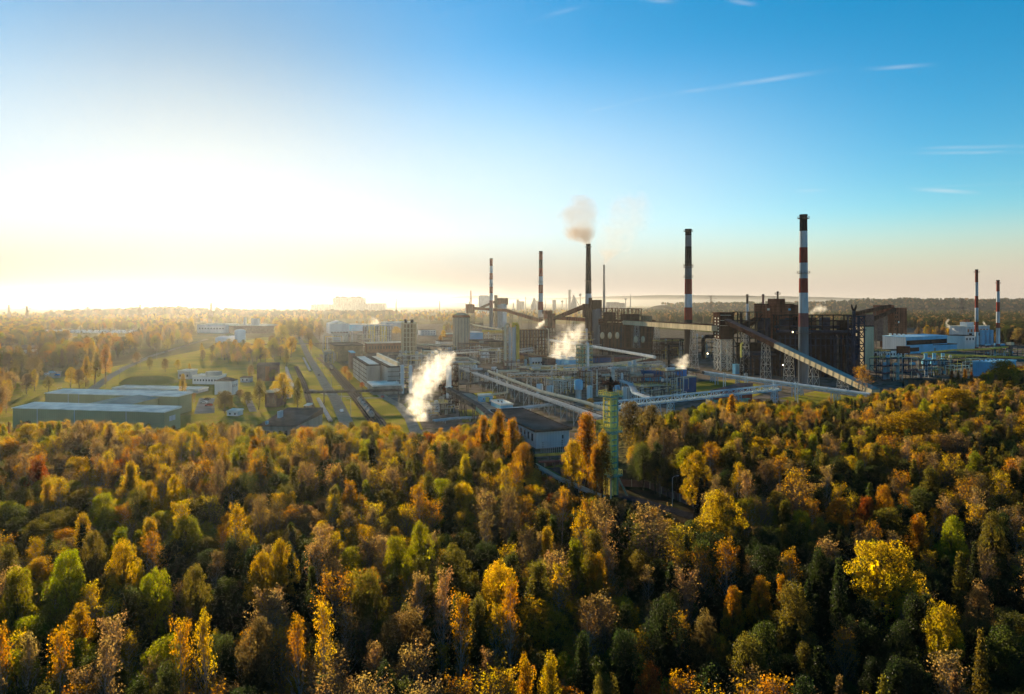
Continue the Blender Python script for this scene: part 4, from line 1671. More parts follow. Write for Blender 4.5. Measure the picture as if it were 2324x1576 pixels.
# cooler bank
o = at(856, 776)
t = thing('cooler_bank', 'row of tall round coolers caged in yellow brown steelwork', 'cooler', o)
for k in range(5):
    c = o + AX_V * (k - 2) * 9.2
    column(t, c, 3.6, 1, 25, 'lgrey', 'cooler_shell', True, 3)
    frame(t, c - AX_U * 5.2, 8.4, 3.5, 24, 4, 'yellow' if k % 2 else 'dsteel', 'cage', .5, True, nx=2, ny=1)
MB().obox(o - AX_V * 26 + AX_U * 5 + UP * 26.5, AX_V * 52, AX_U * 2, UP * 1.2).build('header_pipe', M['roofw'], t)

# grid tower
o = at(928, 807)
t = thing('column_tower', 'tall ochre grid framed tower with two small domes', 'tower', o)
frame(t, o, 15, 12, 37, 7, 'cream', 'frame', 1.0, False, floors='dsteel', nx=4, ny=3)
for k in range(3):
    column(t, o + AX_V * (k - 1) * 4.4, 1.9, .5, 36, 'brick2', 'vessel', True, 2)
for k in (-1, 1):
    column(t, o + AX_V * k * 3.6, 1.7, 37.5, 41, 'soot', 'dome', True, 0)
rail_deck(t, o, 15.5, 12.5, 37.2, 'yellow')

# round caged scrubber
o = at(1047, 792)
t = thing('scrubber_tower', 'round grey scrubber tower with cream ribs and rusty cap', 'tower', o)
column(t, o, 10.5, 0, 42, 'conc', 'shell', True, 2, 20)
for k in range(9):
    a = math.pi * (1.0 + k / 8) + .3
    c = o + np.array([math.cos(a) * 11.1, math.sin(a) * 11.1, 0])
    MB().bar(c, c + UP * 41, .9).build('rib', M['pipe'], t)
MB().lathe(o, [(10.8, 42), (11.6, 42.2), (11.6, 44), (7, 46.5), (.01, 47)], 20).build('cap', M['rust'], t)
rail_deck(t, o, 16, 16, 44.5, 'yellow')

GW = 'factory halls beyond the pipework'
building('white_hall', 'large white hall with shallow gable behind the cooler bank', 'factory', 748, 758, 736, 739, 793, 'white', 'roofw', 'gable_b', 6, group=GW, depth=80, wins=[('f', 6, .05, .2, .5)])
building('white_hall', 'lower pale blue hall right of the big white gabled hall', 'factory', 795, 752, 738, 790, 836, 'sky', 'roofw', 'flat', 0, group=GW, depth=60)
building('white_hall', 'long pale hall between the coolers and the grid tower', 'factory', 875, 750, 733, 870, 944, 'lgrey', 'roofw', 'flat', 0, group=GW, depth=70)
building('office_block', 'two storey white office with dark windows right of the grid tower', 'building', 955, 762, 750, 950, 989, 'white', 'roofb', 'flat', 0, depth=25, wins=[('f', 9, .55, .8, .5), ('f', 9, .15, .4, .5)])
building('brick_store', 'ochre brick store with roof vents left of the yellow pipes', 'building', 1090, 799, 777, 1083, 1142, 'brick2', 'roofb', 'flat', 0, depth=50, wins=[('s', 6, .3, .7, .4)])
building('grey_store', 'blue grey store with pale roof between round scrubber and yellow pipes', 'building', 1066, 771, 756, 1060, 1096, 'sky', 'roofw', 'flat', 0, depth=45)
building('red_store', 'low red brick shed before the white two storey office', 'shed', 1010, 766, 759, 1005, 1034, 'red', 'roofw', 'flat', 0, depth=20)
building('gate_house', 'low grey block with small windows below the big white hall', 'building', 756, 776, 757, 750, 790, 'lgrey', 'roofb', 'flat', 0, depth=20, wins=[('f', 8, .5, .75, .4)])
building('pump_house', 'flat grey block under the long pipe bridge beyond the grid tower', 'building', 1000, 790, 776, 995, 1036, 'lgrey', 'roofb', 'flat', 0, depth=30, wins=[('f', 6, .3, .6, .5)])

# tank wagons
GT = 'tank wagons on the siding'


def wagon(c, d, label):
    t = thing('tank_wagon', label, 'tank wagon', (c[0], c[1], .28), GT)
    c = np.array([c[0], c[1], .28])
    s = unit(np.cross(d, UP))
    L = 11.0
    MB().tube([c - d * L / 2 + UP * 2.75, c - d * (L / 2 - .5) + UP * 2.75, c + d * (L / 2 - .5) + UP * 2.75, c + d * L / 2 + UP * 2.75], [1.0, 1.5, 1.5, 1.0], 18).build('tank', M['tank'], t)
    MB().obox(c - d * L * .54 - s * 1.3 + UP * .95, d * L * 1.08, s * 2.6, UP * .35).build('underframe', M['sootwagon'], t)
    MB().lathe(c, [(.45, 4.2), (.45, 4.6), (.2, 4.65)], 12).build('dome_lid', M['sootwagon'], t)
    for k in (-.36, .36):
        for q in (-.09, .09):
            for e in (-.75, .75):
                w = c + d * L * (k + q) + s * e + UP * .48
                MB().tube([w - s * .07, w + s * .07], .46, 12).build('wheel', M['sootwagon'], t)
    b = MB()
    for k in (-.22, .22):
        b.obox(c + d * L * k - s * 1.1 + UP * 1.3, d * .4, s * 2.2, UP * .7)
    b.build('saddle', M['sootwagon'], t)
    return t


wlab = ['nearest tank wagon with round grey end by the forest edge', 'second tank wagon from the forest edge', 'third tank wagon, middle of the row', 'fourth tank wagon from the forest edge', 'farthest tank wagon of the row, under the pipe bridge']
pth = [at(x, y) for x, y in TRK[1]]
p0, p1 = at(841, 951), at(800, 896)
wd = unit(p1 - p0)
q0 = p0.copy()
TW = None
for i in range(6):
    c = q0 + wd * 12.6 * i
    if i < 5:
        wagon(c, wd, wlab[i])
c = at(752, 841)
wagon(c, unit(at(745, 832) - at(757, 847)), 'single pale tank wagon standing alone far up the line')

# vehicles
GV = 'parked vans and lorries in the distant car park'


def van(px, py, label, group=None, d=AX_V, m='white', s=1.0):
    o = at(px, py)
    t = thing('parked_van', label, 'van', o, group)
    u = unit(np.cross(UP, d))
    MB().prism([o + d * x * s + UP * z * s - u * .95 * s for x, z in ((-2.5, .4), (2.5, .4), (2.5, 1.1), (1.9, 1.3), (1.2, 2.0), (-2.5, 2.1))], u * 1.9 * s).build('body', M[m], t)
    MB().prism([o + d * x * s + UP * z * s - u * .97 * s for x, z in ((1.0, 1.25), (1.75, 1.3), (1.15, 1.9), (.9, 1.9))], u * 1.94 * s).build('windscreen', M['glass'], t)
    for x in (-1.6, 1.6):
        for e in (-.85, .85):
            w = o + d * x * s + u * e * s + UP * .36 * s
            MB().tube([w - u * .1 * s, w + u * .1 * s], .36 * s, 10).build('wheel', M['soot'], t)
    return t


van(119, 848, 'white van parked alone in the small car park among trees')
rgv = np.random.default_rng(3)
vt = van(110, 757, 'one white vehicle among the rows parked far beyond the trees on the left', GV, s=1.7)
for i in range(46):
    row = i % 3
    px = 112 + (i // 3) * (13.2) + rgv.uniform(-3, 3)
    py = 752.5 + row * 2.2 + (0.5 if px > 200 else 0)
    q = at(px, py)
    copy_thing(vt, q, None, float(rgv.uniform(-.2, .2)))

# pipe bridge over road and rails
pa, pb = at(692, 892, 7), at(914, 887, 7)
rack('brown pipe bridge on tall posts crossing road and railway', [pa, pb], 3, .45, 3.0, 'dsteel', 'dsteel', 22, 'pipe_bridge')
pa, pb = at(560, 783, 8), at(748, 781, 8)
rack('thin pipe bridge crossing the road near the ochre hall', [pa, pb], 2, .5, 3.0, 'dsteel', 'dsteel', 40, 'pipe_bridge')
rack('low silver pipe run along the grass beside the road', [at(722, 905, .9), at(750, 955, .9)], 3, .3, 1.8, 'spipe', 'steel', 8, 'pipe_run', rails=False)
rack('silver pipe run climbing past the tall golden trees', [at(650, 835, 3), at(665, 880, 3)], 2, .5, 2, 'spipe', 'steel', 10, 'pipe_run', rails=False)
rack('low pipe run along the grass strip far up the road', [at(689, 813, 1), at(704, 842, 1)], 2, .35, 1.6, 'spipe', 'steel', 10, 'pipe_run', rails=False)

# cars, street lamps and small sheds along the works street
GCAR = 'cars parked in the works'


def car(px, py, label, m, d):
    o = at(px, py)
    t = thing('parked_car', label, 'car', o, GCAR)
    u = unit(np.cross(UP, d))
    MB().prism([o + d * x + UP * z - u * .88 for x, z in ((-2.1, .35), (2.1, .35), (2.1, .8), (1.2, .95), (.6, 1.42), (-1.0, 1.45), (-1.9, 1.0), (-2.1, .9))], u * 1.76).build('body', M[m], t)
    MB().prism([o + d * x + UP * z - u * .9 for x, z in ((.95, .98), (.5, 1.36), (-.95, 1.38), (-1.6, 1.02))], u * 1.8).build('window', M['glass'], t)
    for x in (-1.35, 1.35):
        for e in (-.8, .8):
            w = o + d * x + u * e + UP * .32
            MB().tube([w - u * .1, w + u * .1], .32, 10).build('wheel', M['soot'], t)


for px, py, m, l in [(463, 915, 'white', 'white car on the pale yard behind the green halls'), (474, 922, 'bandr', 'red car on the pale yard behind the green halls'), (470, 908, 'dsteel', 'dark car at the top of the pale yard'), (106, 851, 'lgrey', 'grey car in the small car park left of the white van'),
                     (130, 853, 'bblue', 'blue car in the small car park right of the white van'), (775, 935, 'white', 'white car driving down the works street near the forest'), (724, 853, 'dsteel', 'dark car far up the works street'), (1128, 937, 'white', 'white car near the pump hall in the yard'), (868, 903, 'bandr', 'red car on the cross lane in front of the annex'), (1245, 1008, 'white', 'white car behind the brown roofed building corner')]:
    car(px, py, l, m, AX_U if px > 600 else HV)
GLS = 'street lamps along the works street'
lp = None
for i, (px, py) in enumerate([(796, 945), (775, 910), (752, 878), (733, 850), (718, 826), (706, 806)]):
    o = at(px, py)
    l = ['nearest street lamp beside the works street', 'second street lamp up the works street', 'third street lamp up the works street', 'fourth street lamp up the works street', 'fifth street lamp up the works street', 'farthest street lamp up the works street'][i]
    if lp is None:
        lp = t = thing('street_lamp', l, 'street lamp', o, GLS)
        MB().tube([o, o + UP * 9], [.15, .09], 8).build('pole', M['steel'], t)
        MB().tube([o + UP * 8.9, o + UP * 9.4 - AX_V * .6, o + UP * 9.5 - AX_V * 1.6], .08, 6).build('arm', M['steel'], t)
        MB().obox(o + UP * 9.38 - AX_V * 2.3 - AX_U * .16, AX_V * .8, AX_U * .32, UP * .18).build('lamp_head', M['lgrey'], t)
    else:
        copy_thing(lp, o, l)
for px, py, pt, pf, w, r, l in [(566, 868, 858, 545, 'lgrey', 'roofb', 'little grey shed on the grass left of the dark brick block'), (700, 930, 922, 690, 'brick2', 'roofw', 'little ochre hut on the grass beside the left rail track'), (655, 905, 896, 640, 'lgrey', 'roofb', 'little pale hut behind the tall golden tree'), (540, 945, 935, 515, 'white', 'roofw', 'small white shed at the forest edge below the bushy tree')]:
    building('garden_shed', l, 'shed', px, py, pt, 0, pf, w, r, 'lean', .8, HU, HV, depth=6, wins=[('f', 2, .3, .7, .3)])
# ================================================================ the by-product plant in the middle
# white columns and caged reactor next to the steam plume
o = at(921, 893)
t = thing('white_columns', 'two slim white columns with ladders left of the steam plume', 'columns', o)
for k, (dx, hh) in enumerate(((-2.4, 18.5), (3.2, 18))):
    column(t, o + AX_V * dx, 1.25, 0, hh, 'white', 'column', True, 3)
frame(t, o + AX_V * .5 + AX_U * 3, 8, 3, 17, 5, 'dsteel', 'ladder_frame', .25, True, floors='yellow', nx=2, ny=1)
o = at(1022, 928)
t = thing('caged_reactor', 'dark rusty caged reactor with one white column right of the steam plume', 'reactor', o)
frame(t, o + AX_U * 4, 9.5, 7, 25, 8, 'rustd', 'frame', .45, True, floors='rustd', nx=3, ny=2)
for k in range(3):
    column(t, o + AX_V * (-2.6 + 1.9 * k) + AX_U * 4.2, 1.0, .5, 24.5 + k * .4, 'rust', 'vessel', True, 0)
column(t, o + AX_V * -1.2 - AX_U * 1.2, 1.5, 1, 24, 'white', 'white_column', True, 1)
rail_deck(t, o + AX_U * 4, 9.5, 7, 25.2, 'dsteel')

# yellow pipes and cooling rack
o = at(1160, 833)
t = thing('gas_cooler', 'pair of tall grey coolers between two yellow gas pipes', 'gas cooler', o)
y = o[1]
HT = height_at(740, y)
for px, r, m in ((1156.5, 5.2, 'lgrey'), (1167.5, 7.2, 'lgrey')):
    c = atd(px, 0, y + 2)
    column(t, c, r / 2 * y / FPX * 1.55, 1, HT, m, 'cooler_shell', True, 4, 16)
for px, m, rows in ((1147, 'ypipe', 825), (1175, 'ypipe', 843)):
    c = atd(px, 0, y - 1)
    d = AX_V * (3.2 if px < 1160 else -3.2)
    MB().tube([(c[0], c[1], .5), (c[0], c[1], HT), np.array([c[0], c[1], HT + 1.8]) + d * .35, np.array([c[0], c[1], HT + 2.1]) + d * 1.3, np.array([c[0], c[1], HT - 1]) + d * 1.5], 1.25 if px < 1160 else 1.6, 12).build('gas_pipe', M['pipe' if px < 1160 else 'ypipe'], t)
frame(t, atd(1157, 0, y + 3) * [1, 1, 0], 14, 4, HT * .96, 6, 'dsteel', 'frame', .35, True, floors='ypipe', nx=3, ny=1)

o = at(1209, 806)
t = thing('cooling_rack', 'long rusty rack of pipe coils beside the yellow gas pipes', 'cooling rack', o)
frame(t, o, 34, 9, 29, 7, 'rustd', 'frame', .8, False, floors='rustd', nx=9, ny=2)
for k in range(9):
    c = o + AX_V * (k - 4) * 3.7 - AX_U * 2.5
    MB().tube([c + UP * .5, c + UP * 29.5, c + UP * 30.5 + AX_U * 1.5, c + UP * 28 + AX_U * 3], .55, 7).build('coil_pipe', M['brick2'], t)
MB().obox(o - AX_V * 17 + UP * 29.6, AX_V * 34, AX_U * 1.2, UP * .8).build('header_pipe', M['brick2'], t)
c = o + AX_V * 19.5
MB().tube([c + UP * .3, c + UP * 30, c + UP * 31 - AX_V * 2], .95, 10).build('riser_pipe', M['pipe'], t)

# green and yellow scrubber
o = at(1326, 864)
t = thing('scrubber_column', 'silver scrubber column inside a green and yellow tower frame', 'scrubber', o)
frame(t, o, 10.0, 7.5, 27.5, 8, 'green', 'frame', .36, True, floors=None, nx=2, ny=2)
for k in range(1, 9):
    rail_deck(t, o, 10.6, 8.1, 27.5 * k / 8 + .1, 'ypipe', rh=1.2, t=.1, n=4)
    MB().obox(o - AX_V * 4.9 - AX_U * 3.6 + UP * (27.5 * k / 8 + .2), AX_V * 9.8, AX_U * 7.2, UP * .15).build('floor_deck', M['dsteel'], t)
column(t, o + AX_V * 1.2 - AX_U * 3.0, 1.5, .5, 29, 'wpipe', 'column', True, 2)
column(t, o - AX_V * 2.2 - AX_U * 1.5, .7, .5, 27, 'green', 'column', True, 0)

# cooling cells giving off steam
GC = 'cooling cells giving off steam'
for i, (px, py, pyt, a, c2) in enumerate([(1254, 834, 812, 0, 1273), (1272, 838, 815, 0, 1292), (1291, 842, 818, 0, 1312)]):
    b = building('cooling_cell', ['pale blue steaming cooling cell, left of three', 'middle pale blue cooling cell of three under the steam', 'pale blue cooling cell beside the green scrubber frame'][i], 'cooling tower', px, py, pyt, 0, c2, 'sky', 'roofw', 'flat', 0, group=GC, depth=11,
                 wins=[('f', 3, .05, .3, .7, 'dark', 'louvre')])
    c = b['o'] + b['a'] / 2 + b['b'] / 2
    MB().lathe(c, [(3.4, b['h'] + 1.0), (3.0, b['h'] + 2.0), (3.2, b['h'] + 2.6), (2.9, b['h'] + 2.6), (2.8, b['h'] + 1.0)], 18, caps=False).build('fan_stack', M['lgrey'], b['root'])
b = building('plum_hall', 'long plum brick hall in front of the steaming cooling cells', 'factory', 1242, 836, 815, 1190, 1262, 'plum', 'brick2', 'flat', 0, wins=[('s', 6, .3, .7, .3)], depth=60)
b = building('white_office', 'white block with dark strip windows beside the plum hall', 'building', 1206, 834, 812, 1200, 1240, 'white', 'brick', 'flat', 0, depth=10, wins=[('f', 5, .35, .55, .7)])
building('old_brick_house', 'weathered brick house with tall windows right of the yellow pipe', 'building', 1190, 833, 808, 1178, 1200, 'brick2', 'plum', 'flat', 0, wins=[('s', 5, .35, .7, .4), ('f', 2, .35, .7, .4)], depth=45)
building('blue_store', 'long low navy blue shed behind the scrubber frame', 'shed', 1342, 824, 813, 1338, 1388, 'blue', 'roofd', 'flat', 0, depth=12)
building('red_roof_shed', 'long low rusty red roofed shed behind the white pipeline', 'shed', 1405, 823, 815, 1398, 1490, 'brick', 'bandp', 'flat', 0, depth=10)

# blue cooling tower and blue buildings
b = building('blue_cooling_tower', 'dark blue clad cooling tower block with bright blue fan box', 'cooling tower', 1541, 892, 858, 1537, 1580, 'blue', 'cream', 'flat', 0, depth=12)
bb = b
MB().obox(b['o'] + b['a'] * .20 - b['ub'] * .25, b['ua'] * .9, b['ub'] * .2, UP * b['h']).build('ladder_cage', M['cream'], b['root'])
p = b['o'] + b['a'] * -.05 + b['b'] * .2 + UP * (b['h'] + .5)
MB().obox(p, b['a'] * .62, b['b'] * .6, UP * 4.6).build('fan_box', M['bblue'], b['root'])
MB().obox(p + UP * 4.61 - b['ua'] * .1 - b['ub'] * .1, b['a'] * .62 + b['ua'] * .2, b['b'] * .6 + b['ub'] * .2, UP * .5).build('fan_rim', M['roofw'], b['root'])
t = building('blue_canopy', 'dark blue wall with turquoise sloping canopy behind the reactor frame', 'canopy', 1464, 884, 846, 0, 1506, 'blue', 'blue', 'flat', 0, unit([-.2, .98, 0]), unit([.98, -.2, 0]), depth=7)
o2 = t['o'] - t['ub'] * 4.5
MB().obox(o2 + UP * (t['h'] * .55) - t['ua'] * 1, t['a'], t['ub'] * 4.4 + UP * 2.2, UP * .25).build('canopy_roof', M['teal'], t['root'])

# black flare stack
o = at(1518, 873)
t = thing('flare_stack', 'slim sooty flare stack with platforms left of the blue cooling tower', 'stack', o)
HH = height_at(782, o[1])
MB().lathe(o, [(1.6, 0), (1.5, 4), (.95, 6), (.8, HH)], 14).build('shaft', M['soot'], t)
for z in (8, 14, HH * .62, HH - 4):
    MB().lathe(o, [(.9, z), (1.9, z + .05), (1.9, z + .3), (.9, z + .35)], 14, caps=False).build('platform', M['dsteel'], t)
    rail_deck(t, o, 3.4, 3.4, z + .3, 'dsteel')
frame(t, o - AX_V * 1.9, 1.3, 1.3, HH * .62, 7, 'brick2', 'ladder_frame', .18, True, nx=1, ny=1)
# caged reactor before it
process_unit('caged brown reactor block in front of the slim flare stack', 1519, 902, 13, 10, 17, 5, 'dsteel', 'lgrey', 8, 12, 31, nx=6, ny=3)
for i, (px, py) in enumerate([(1496, 848), (1514, 853)]):
    o = at(px, py)
    t = thing('settling_tank', ('left' if i == 0 else 'right') + ' of two round concrete tanks behind the flare stack', 'tank', o, 'round concrete tanks')
    MB().lathe(o, [(5.6, 0), (5.6, 7.5), (6.0, 7.6), (6.0, 8.3), (5.0, 8.35), (5.0, 7.2), (.01, 7.1)], 24, caps=False).build('tank_shell', M['conc'], t)
    rail_deck(t, o, 10.5, 10.5, 8.3, 'steel')

# grey drum tank on legs in front
o = at(1313, 906)
t = thing('drum_tank', 'blue grey drum tank on legs beneath the scrubber frame', 'tank', o)
MB().lathe(o, [(2.6, 6), (2.7, 6.2), (2.7, 11.5), (1.5, 12.3), (.01, 12.6)], 20).build('tank_shell', M['sky'], t)
for k in range(4):
    a = k * math.pi / 2 + .6
    c = o + np.array([math.cos(a) * 2.2, math.sin(a) * 2.2, 0])
    MB().bar(c, c + UP * 6.1, .4).build('leg', M['steel'], t)
MB().lathe(o, [(1.2, .2), (1.2, 6)], 12).build('pump_pipe', M['lgrey'], t)

# small buildings in the yard
b = building('kiosk', 'pale blue kiosk with a yellow panel in the yard', 'kiosk', 1090, 913, 900, 1086.5, 1118, 'sky', 'roofw', 'flat', 0, wins=[('f', 2, .35, .65, .15, 'dark')], depth=5)
MB().obox(b['o'] + b['a'] * .42 - b['ub'] * .12, b['a'] * .3, b['ub'] * .1, UP * b['h'] * .8).build('panel', M['yellow'], b['root'])
b = building('pump_hall', 'low pale hall with grey flat roof beside the kiosk', 'building', 1137, 931, 921, 1114, 1164, 'sky', 'roofw', 'flat', 0)
roof_box(b, .3, .6, .07, .08, .8, 'dsteel', 'roof_hatch')
roof_box(b, .42, .4, .07, .08, .8, 'dsteel', 'roof_hatch')
o = at(1144, 917)
b = building('brown_roof_building', 'long low white building with dark brown roof at the forest gap', 'building', 1217, 1019, 981, 1148, 1292, 'white', 'roofb', 'flat', 0, over=1.0, depth=58,
             wins=[('s', 12, .35, .8, .45), ('f', 1, .5, .72, .12, 'dark', 'window', .62, .98), ('f', 1, .02, .42, .12, 'brick', 'door', .1, .3), ('f', 1, .02, .42, .12, 'dark', 'door', .62, .95)])
MB().obox(b['o'] - b['ua'] * 2.6 + b['b'] * .12 + UP * .1, b['ua'] * 2.2, b['b'] * .6, UP * .6).build('plinth', M['conc'], b['root'])
g = MB()
for k in range(12):
    c = b['o'] - b['ua'] * 2.4 + b['b'] * (.12 + .05 * k)
    g.bar(c + UP * .7, c + UP * 4.6, .16)
    g.bar(c + UP * (.7 if k % 2 else 4.6), c + b['b'] * .05 + UP * (4.6 if k % 2 else .7), .12)
for z in (.8, 2.7, 4.6):
    g.bar(b['o'] - b['ua'] * 2.4 + b['b'] * .12 + UP * z, b['o'] - b['ua'] * 2.4 + b['b'] * .72 + UP * z, .16)
g.build('side_scaffold', M['bsteel'], b['root'])
t = building('turquoise_store', 'pale turquoise shed under the blue truss bridge by the flare tower', 'shed', 1402, 945, 920, 1345, 1432, 'sky', 'roofd', 'flat', 0, wins=[('f', 3, .45, .6, .6, 'dark')], depth=16)
b = building('red_brick_shed', 'red brick shed with plum lean roof behind the truss bridge', 'shed', 1611, 917, 888, 1605, 1640, 'red', 'plum', 'lean', 2.5, depth=34, u=unit([.75, .66, 0]), v=unit([.93, -.37, 0]))
o = at(1700, 916)
for i, (px, py, m, l) in enumerate([(1616, 918, 'green', 'green container beside the red brick shed'), (1690, 915, 'green', 'long green container right of the red brick shed'), (1712, 917, 'red', 'red container behind the green one near the truss posts')]):
    o = at(px, py)
    t = thing('container', l, 'container', o, 'shipping containers')
    MB().cbox(o, 7, 2.5, 2.7).build('body', mat('container_' + m, tuple(M[m].node_tree.nodes['Mix'].inputs['B'].default_value[:3]), .6, var=.3, scale=.5, wave=(.4, 'X', .4)), t)
    MB().obox(o - AX_V * 3.3 - AX_U * 1.32 + UP * .2, AX_V * .1, AX_U * .05, UP * 2.3).build('door_bar', M['steel'], t)

# ---------------------------------------------------------------- pipes and racks
z = 10
pipeline('thick cream pipeline running down to the forest edge', [at(1109, 843, z), at(1232, 890, z), at(1325, 913, z), at(1442, 951, z)], .95, 'pipe', 22, 'dsteel', n=14)
pipeline('stepped cream pipe dropping from the thick pipeline to the yard', [at(1168, 862, 8.6), at(1151, 866, 8.6), at(1151, 891, 3.4), at(1120, 896, 3.4), at(1111, 895, 3.4), at(1119, 902, .5)], .7, 'pipe', 0, n=10, collar=False)
rack('long silver pipe rack running beside the thick cream pipeline', [at(985, 815, 8), at(1041, 834, 8), at(1145, 873, 8), at(1240, 906, 8), at(1365, 950, 8)], 5, .32, 4.0, 'spipe', 'steel', 16)
pipeline('pale yellow pipe crossing behind the scrubber frame', [at(1180, 834, 9), at(1330, 829, 9), at(1360, 828, 9), at(1430, 822, 9), at(1482, 810, 13)], 1.0, 'pipe', 24, 'dsteel', n=12)
pipeline('white pipeline rising from the cooling rack to the right', [at(1243, 772, 16), at(1340, 786, 16), at(1440, 803, 16), at(1486, 811, 16)], 1.35, 'wpipe', 40, 'dsteel', n=12)
pipeline('cream double pipe looping below the yellow gas pipes', [at(1130, 843, 9), at(1199, 842, 9), at(1203, 846, 9), at(1165, 850, 7)], .95, 'pipe', 22, 'dsteel', n=10)
pipeline('short cream pipe between the grid tower and the round scrubber', [at(945, 783, 12), at(1028, 783, 12), at(1029, 795, 3)], 1.2, 'pipe', 30, 'dsteel', n=10)
pipeline('stepped cream pipe over the yard right of the grid tower', [at(960, 797, 10), at(999, 799, 10), at(1001, 812, 6), at(1062, 814, 6), at(1088, 824, 6)], 1.0, 'pipe', 20, 'dsteel', n=10)
pipeline('yellow pipe running to the left pipe of the gas coolers', [at(1095, 752, 16), at(1145, 753, 16)], 2.0, 'ypipe', 40, 'dsteel', n=10)
pipeline('pale pipe running back toward the far coal silo', [at(1062, 735, 14), at(1092, 741, 14), at(1145, 750, 14)], 1.4, 'pipe', 50, 'dsteel', n=8)
truss('grey lattice pipe bridge left of the yellow gas pipes', at(1005, 805, 10), at(1142, 797, 10), 3.5, 3.5, 'steel', posts=(.1, .5, .9))
truss('grey lattice pipe bridge right of the yellow gas pipes', at(1180, 800, 10), at(1208, 796, 10), 3.5, 3.2, 'steel', posts=(.2, .9))
truss('lattice pipe bridge passing in front of the plum hall', at(1247, 851, 9), at(1500, 829, 9), 3.2, 3.4, 'steel', posts=(.02, .3, .62, .95), pipes=3, pm='spipe')
truss('rusty lattice pipe bridge left of the scrubber frame', at(1152, 858, 9), at(1250, 857, 9), 3.0, 3.0, 'steel', posts=(.05, .5, .95), pipes=3, pm='brick2')
truss('long pale blue lattice bridge in front of the blue cooling tower', at(1352, 931, 8), at(1768, 886, 8), 3.0, 3.3, 'bsteel', posts=(.08, .29, .36, .57, .74, .97), pipes=2, pm='wpipe')
rack('silver pipe rack winding from the sheds past the dark reactor', [at(975, 806, 9), at(1005, 823, 9), at(1080, 824, 9)], 5, .4, 4.5, 'lgrey', 'steel', 18)
rack('brown pipe rack right of the dark caged reactor', [at(1042, 873, 6), at(1112, 869, 6)], 4, .3, 3.4, 'dsteel', 'dsteel', 12)
rack('bundle of grey pipes curving along the yard before the kiosk', [at(1105, 936, 4), at(1180, 928, 4), at(1250, 920, 4)], 5, .42, 4, 'lgrey', 'steel', 12, rails=False)
rack('low pipe rack at the forest edge right of the steam plume', [at(984, 956, 1.5), at(1040, 950, 1.5), at(1092, 948, 1.5)], 4, .3, 3, 'lgrey', 'steel', 12, rails=False)
rack('rack of blue grey pipes bending down left of the reactor block', [at(1405, 864, 7), at(1430, 872, 7), at(1441, 893, 7), at(1475, 905, 7)], 4, .35, 3, 'lgrey', 'bsteel', 14)
conveyor('dark gallery sloping down to the forest edge', at(1019, 891, 11), at(1087, 931, 7), 2.8, 2.2, 'dsteel', 'dsteel', (.1, .5, .9), 'dsteel', bw=3)
conveyor('turquoise walled end of the sloping gallery behind orange trees', at(1087, 932, 7), at(1124, 963, 5), 2.8, 2.2, 'green', 'dsteel', (.3, .8), 'dsteel', bw=3)
pipeline('white pipeline on blue trestles right of the blue cooling tower', [at(1595, 845, 8), at(1760, 867, 8), at(1975, 896, 8)], 1.0, 'wpipe', 30, 'bsteel', n=12)
truss('blue lattice carrying the white pipeline above the meadow', at(1600, 850, 5), at(1965, 901, 5), 2.2, 2.2, 'bsteel', posts=(.06, .25, .45, .66, .86), pipes=0)
pipeline('dark lagged pipe joining the white pipeline near the blue tower', [at(1520, 833, 9), at(1562, 838, 9), at(1596, 846, 9)], 1.2, 'dsteel', 24, 'dsteel')
GF = 'white frames over the pipelines'
fr = None
for i, (px, py, l) in enumerate([(1644, 857, 'leftmost white pipe loop frame over the pipeline'), (1693, 858, 'tall white pipe loop frame near the coal tower legs'), (1757, 877, 'white pipe loop frame where the truss bridge meets the pipeline'), (1808, 880, 'white pipe loop frame in front of the tall striped chimney')]):
    o = at(px, py, 0)
    o = at(px, py + 6, 8)
    o = np.array([o[0], o[1], 0])
    t = thing('pipe_loop', l, 'pipe loop', o, GF)
    MB().tube([o + UP * .2 - AX_V * .8, o + UP * 13 - AX_V * .8, o + UP * 13 + AX_V * .8, o + UP * .2 + AX_V * .8], .28, 8).build('pipe', M['wpipe'], t)
    MB().bar(o - AX_V * .8 + UP * 6, o + AX_V * .8 + UP * 6, .2).build('brace', M['bsteel'], t)

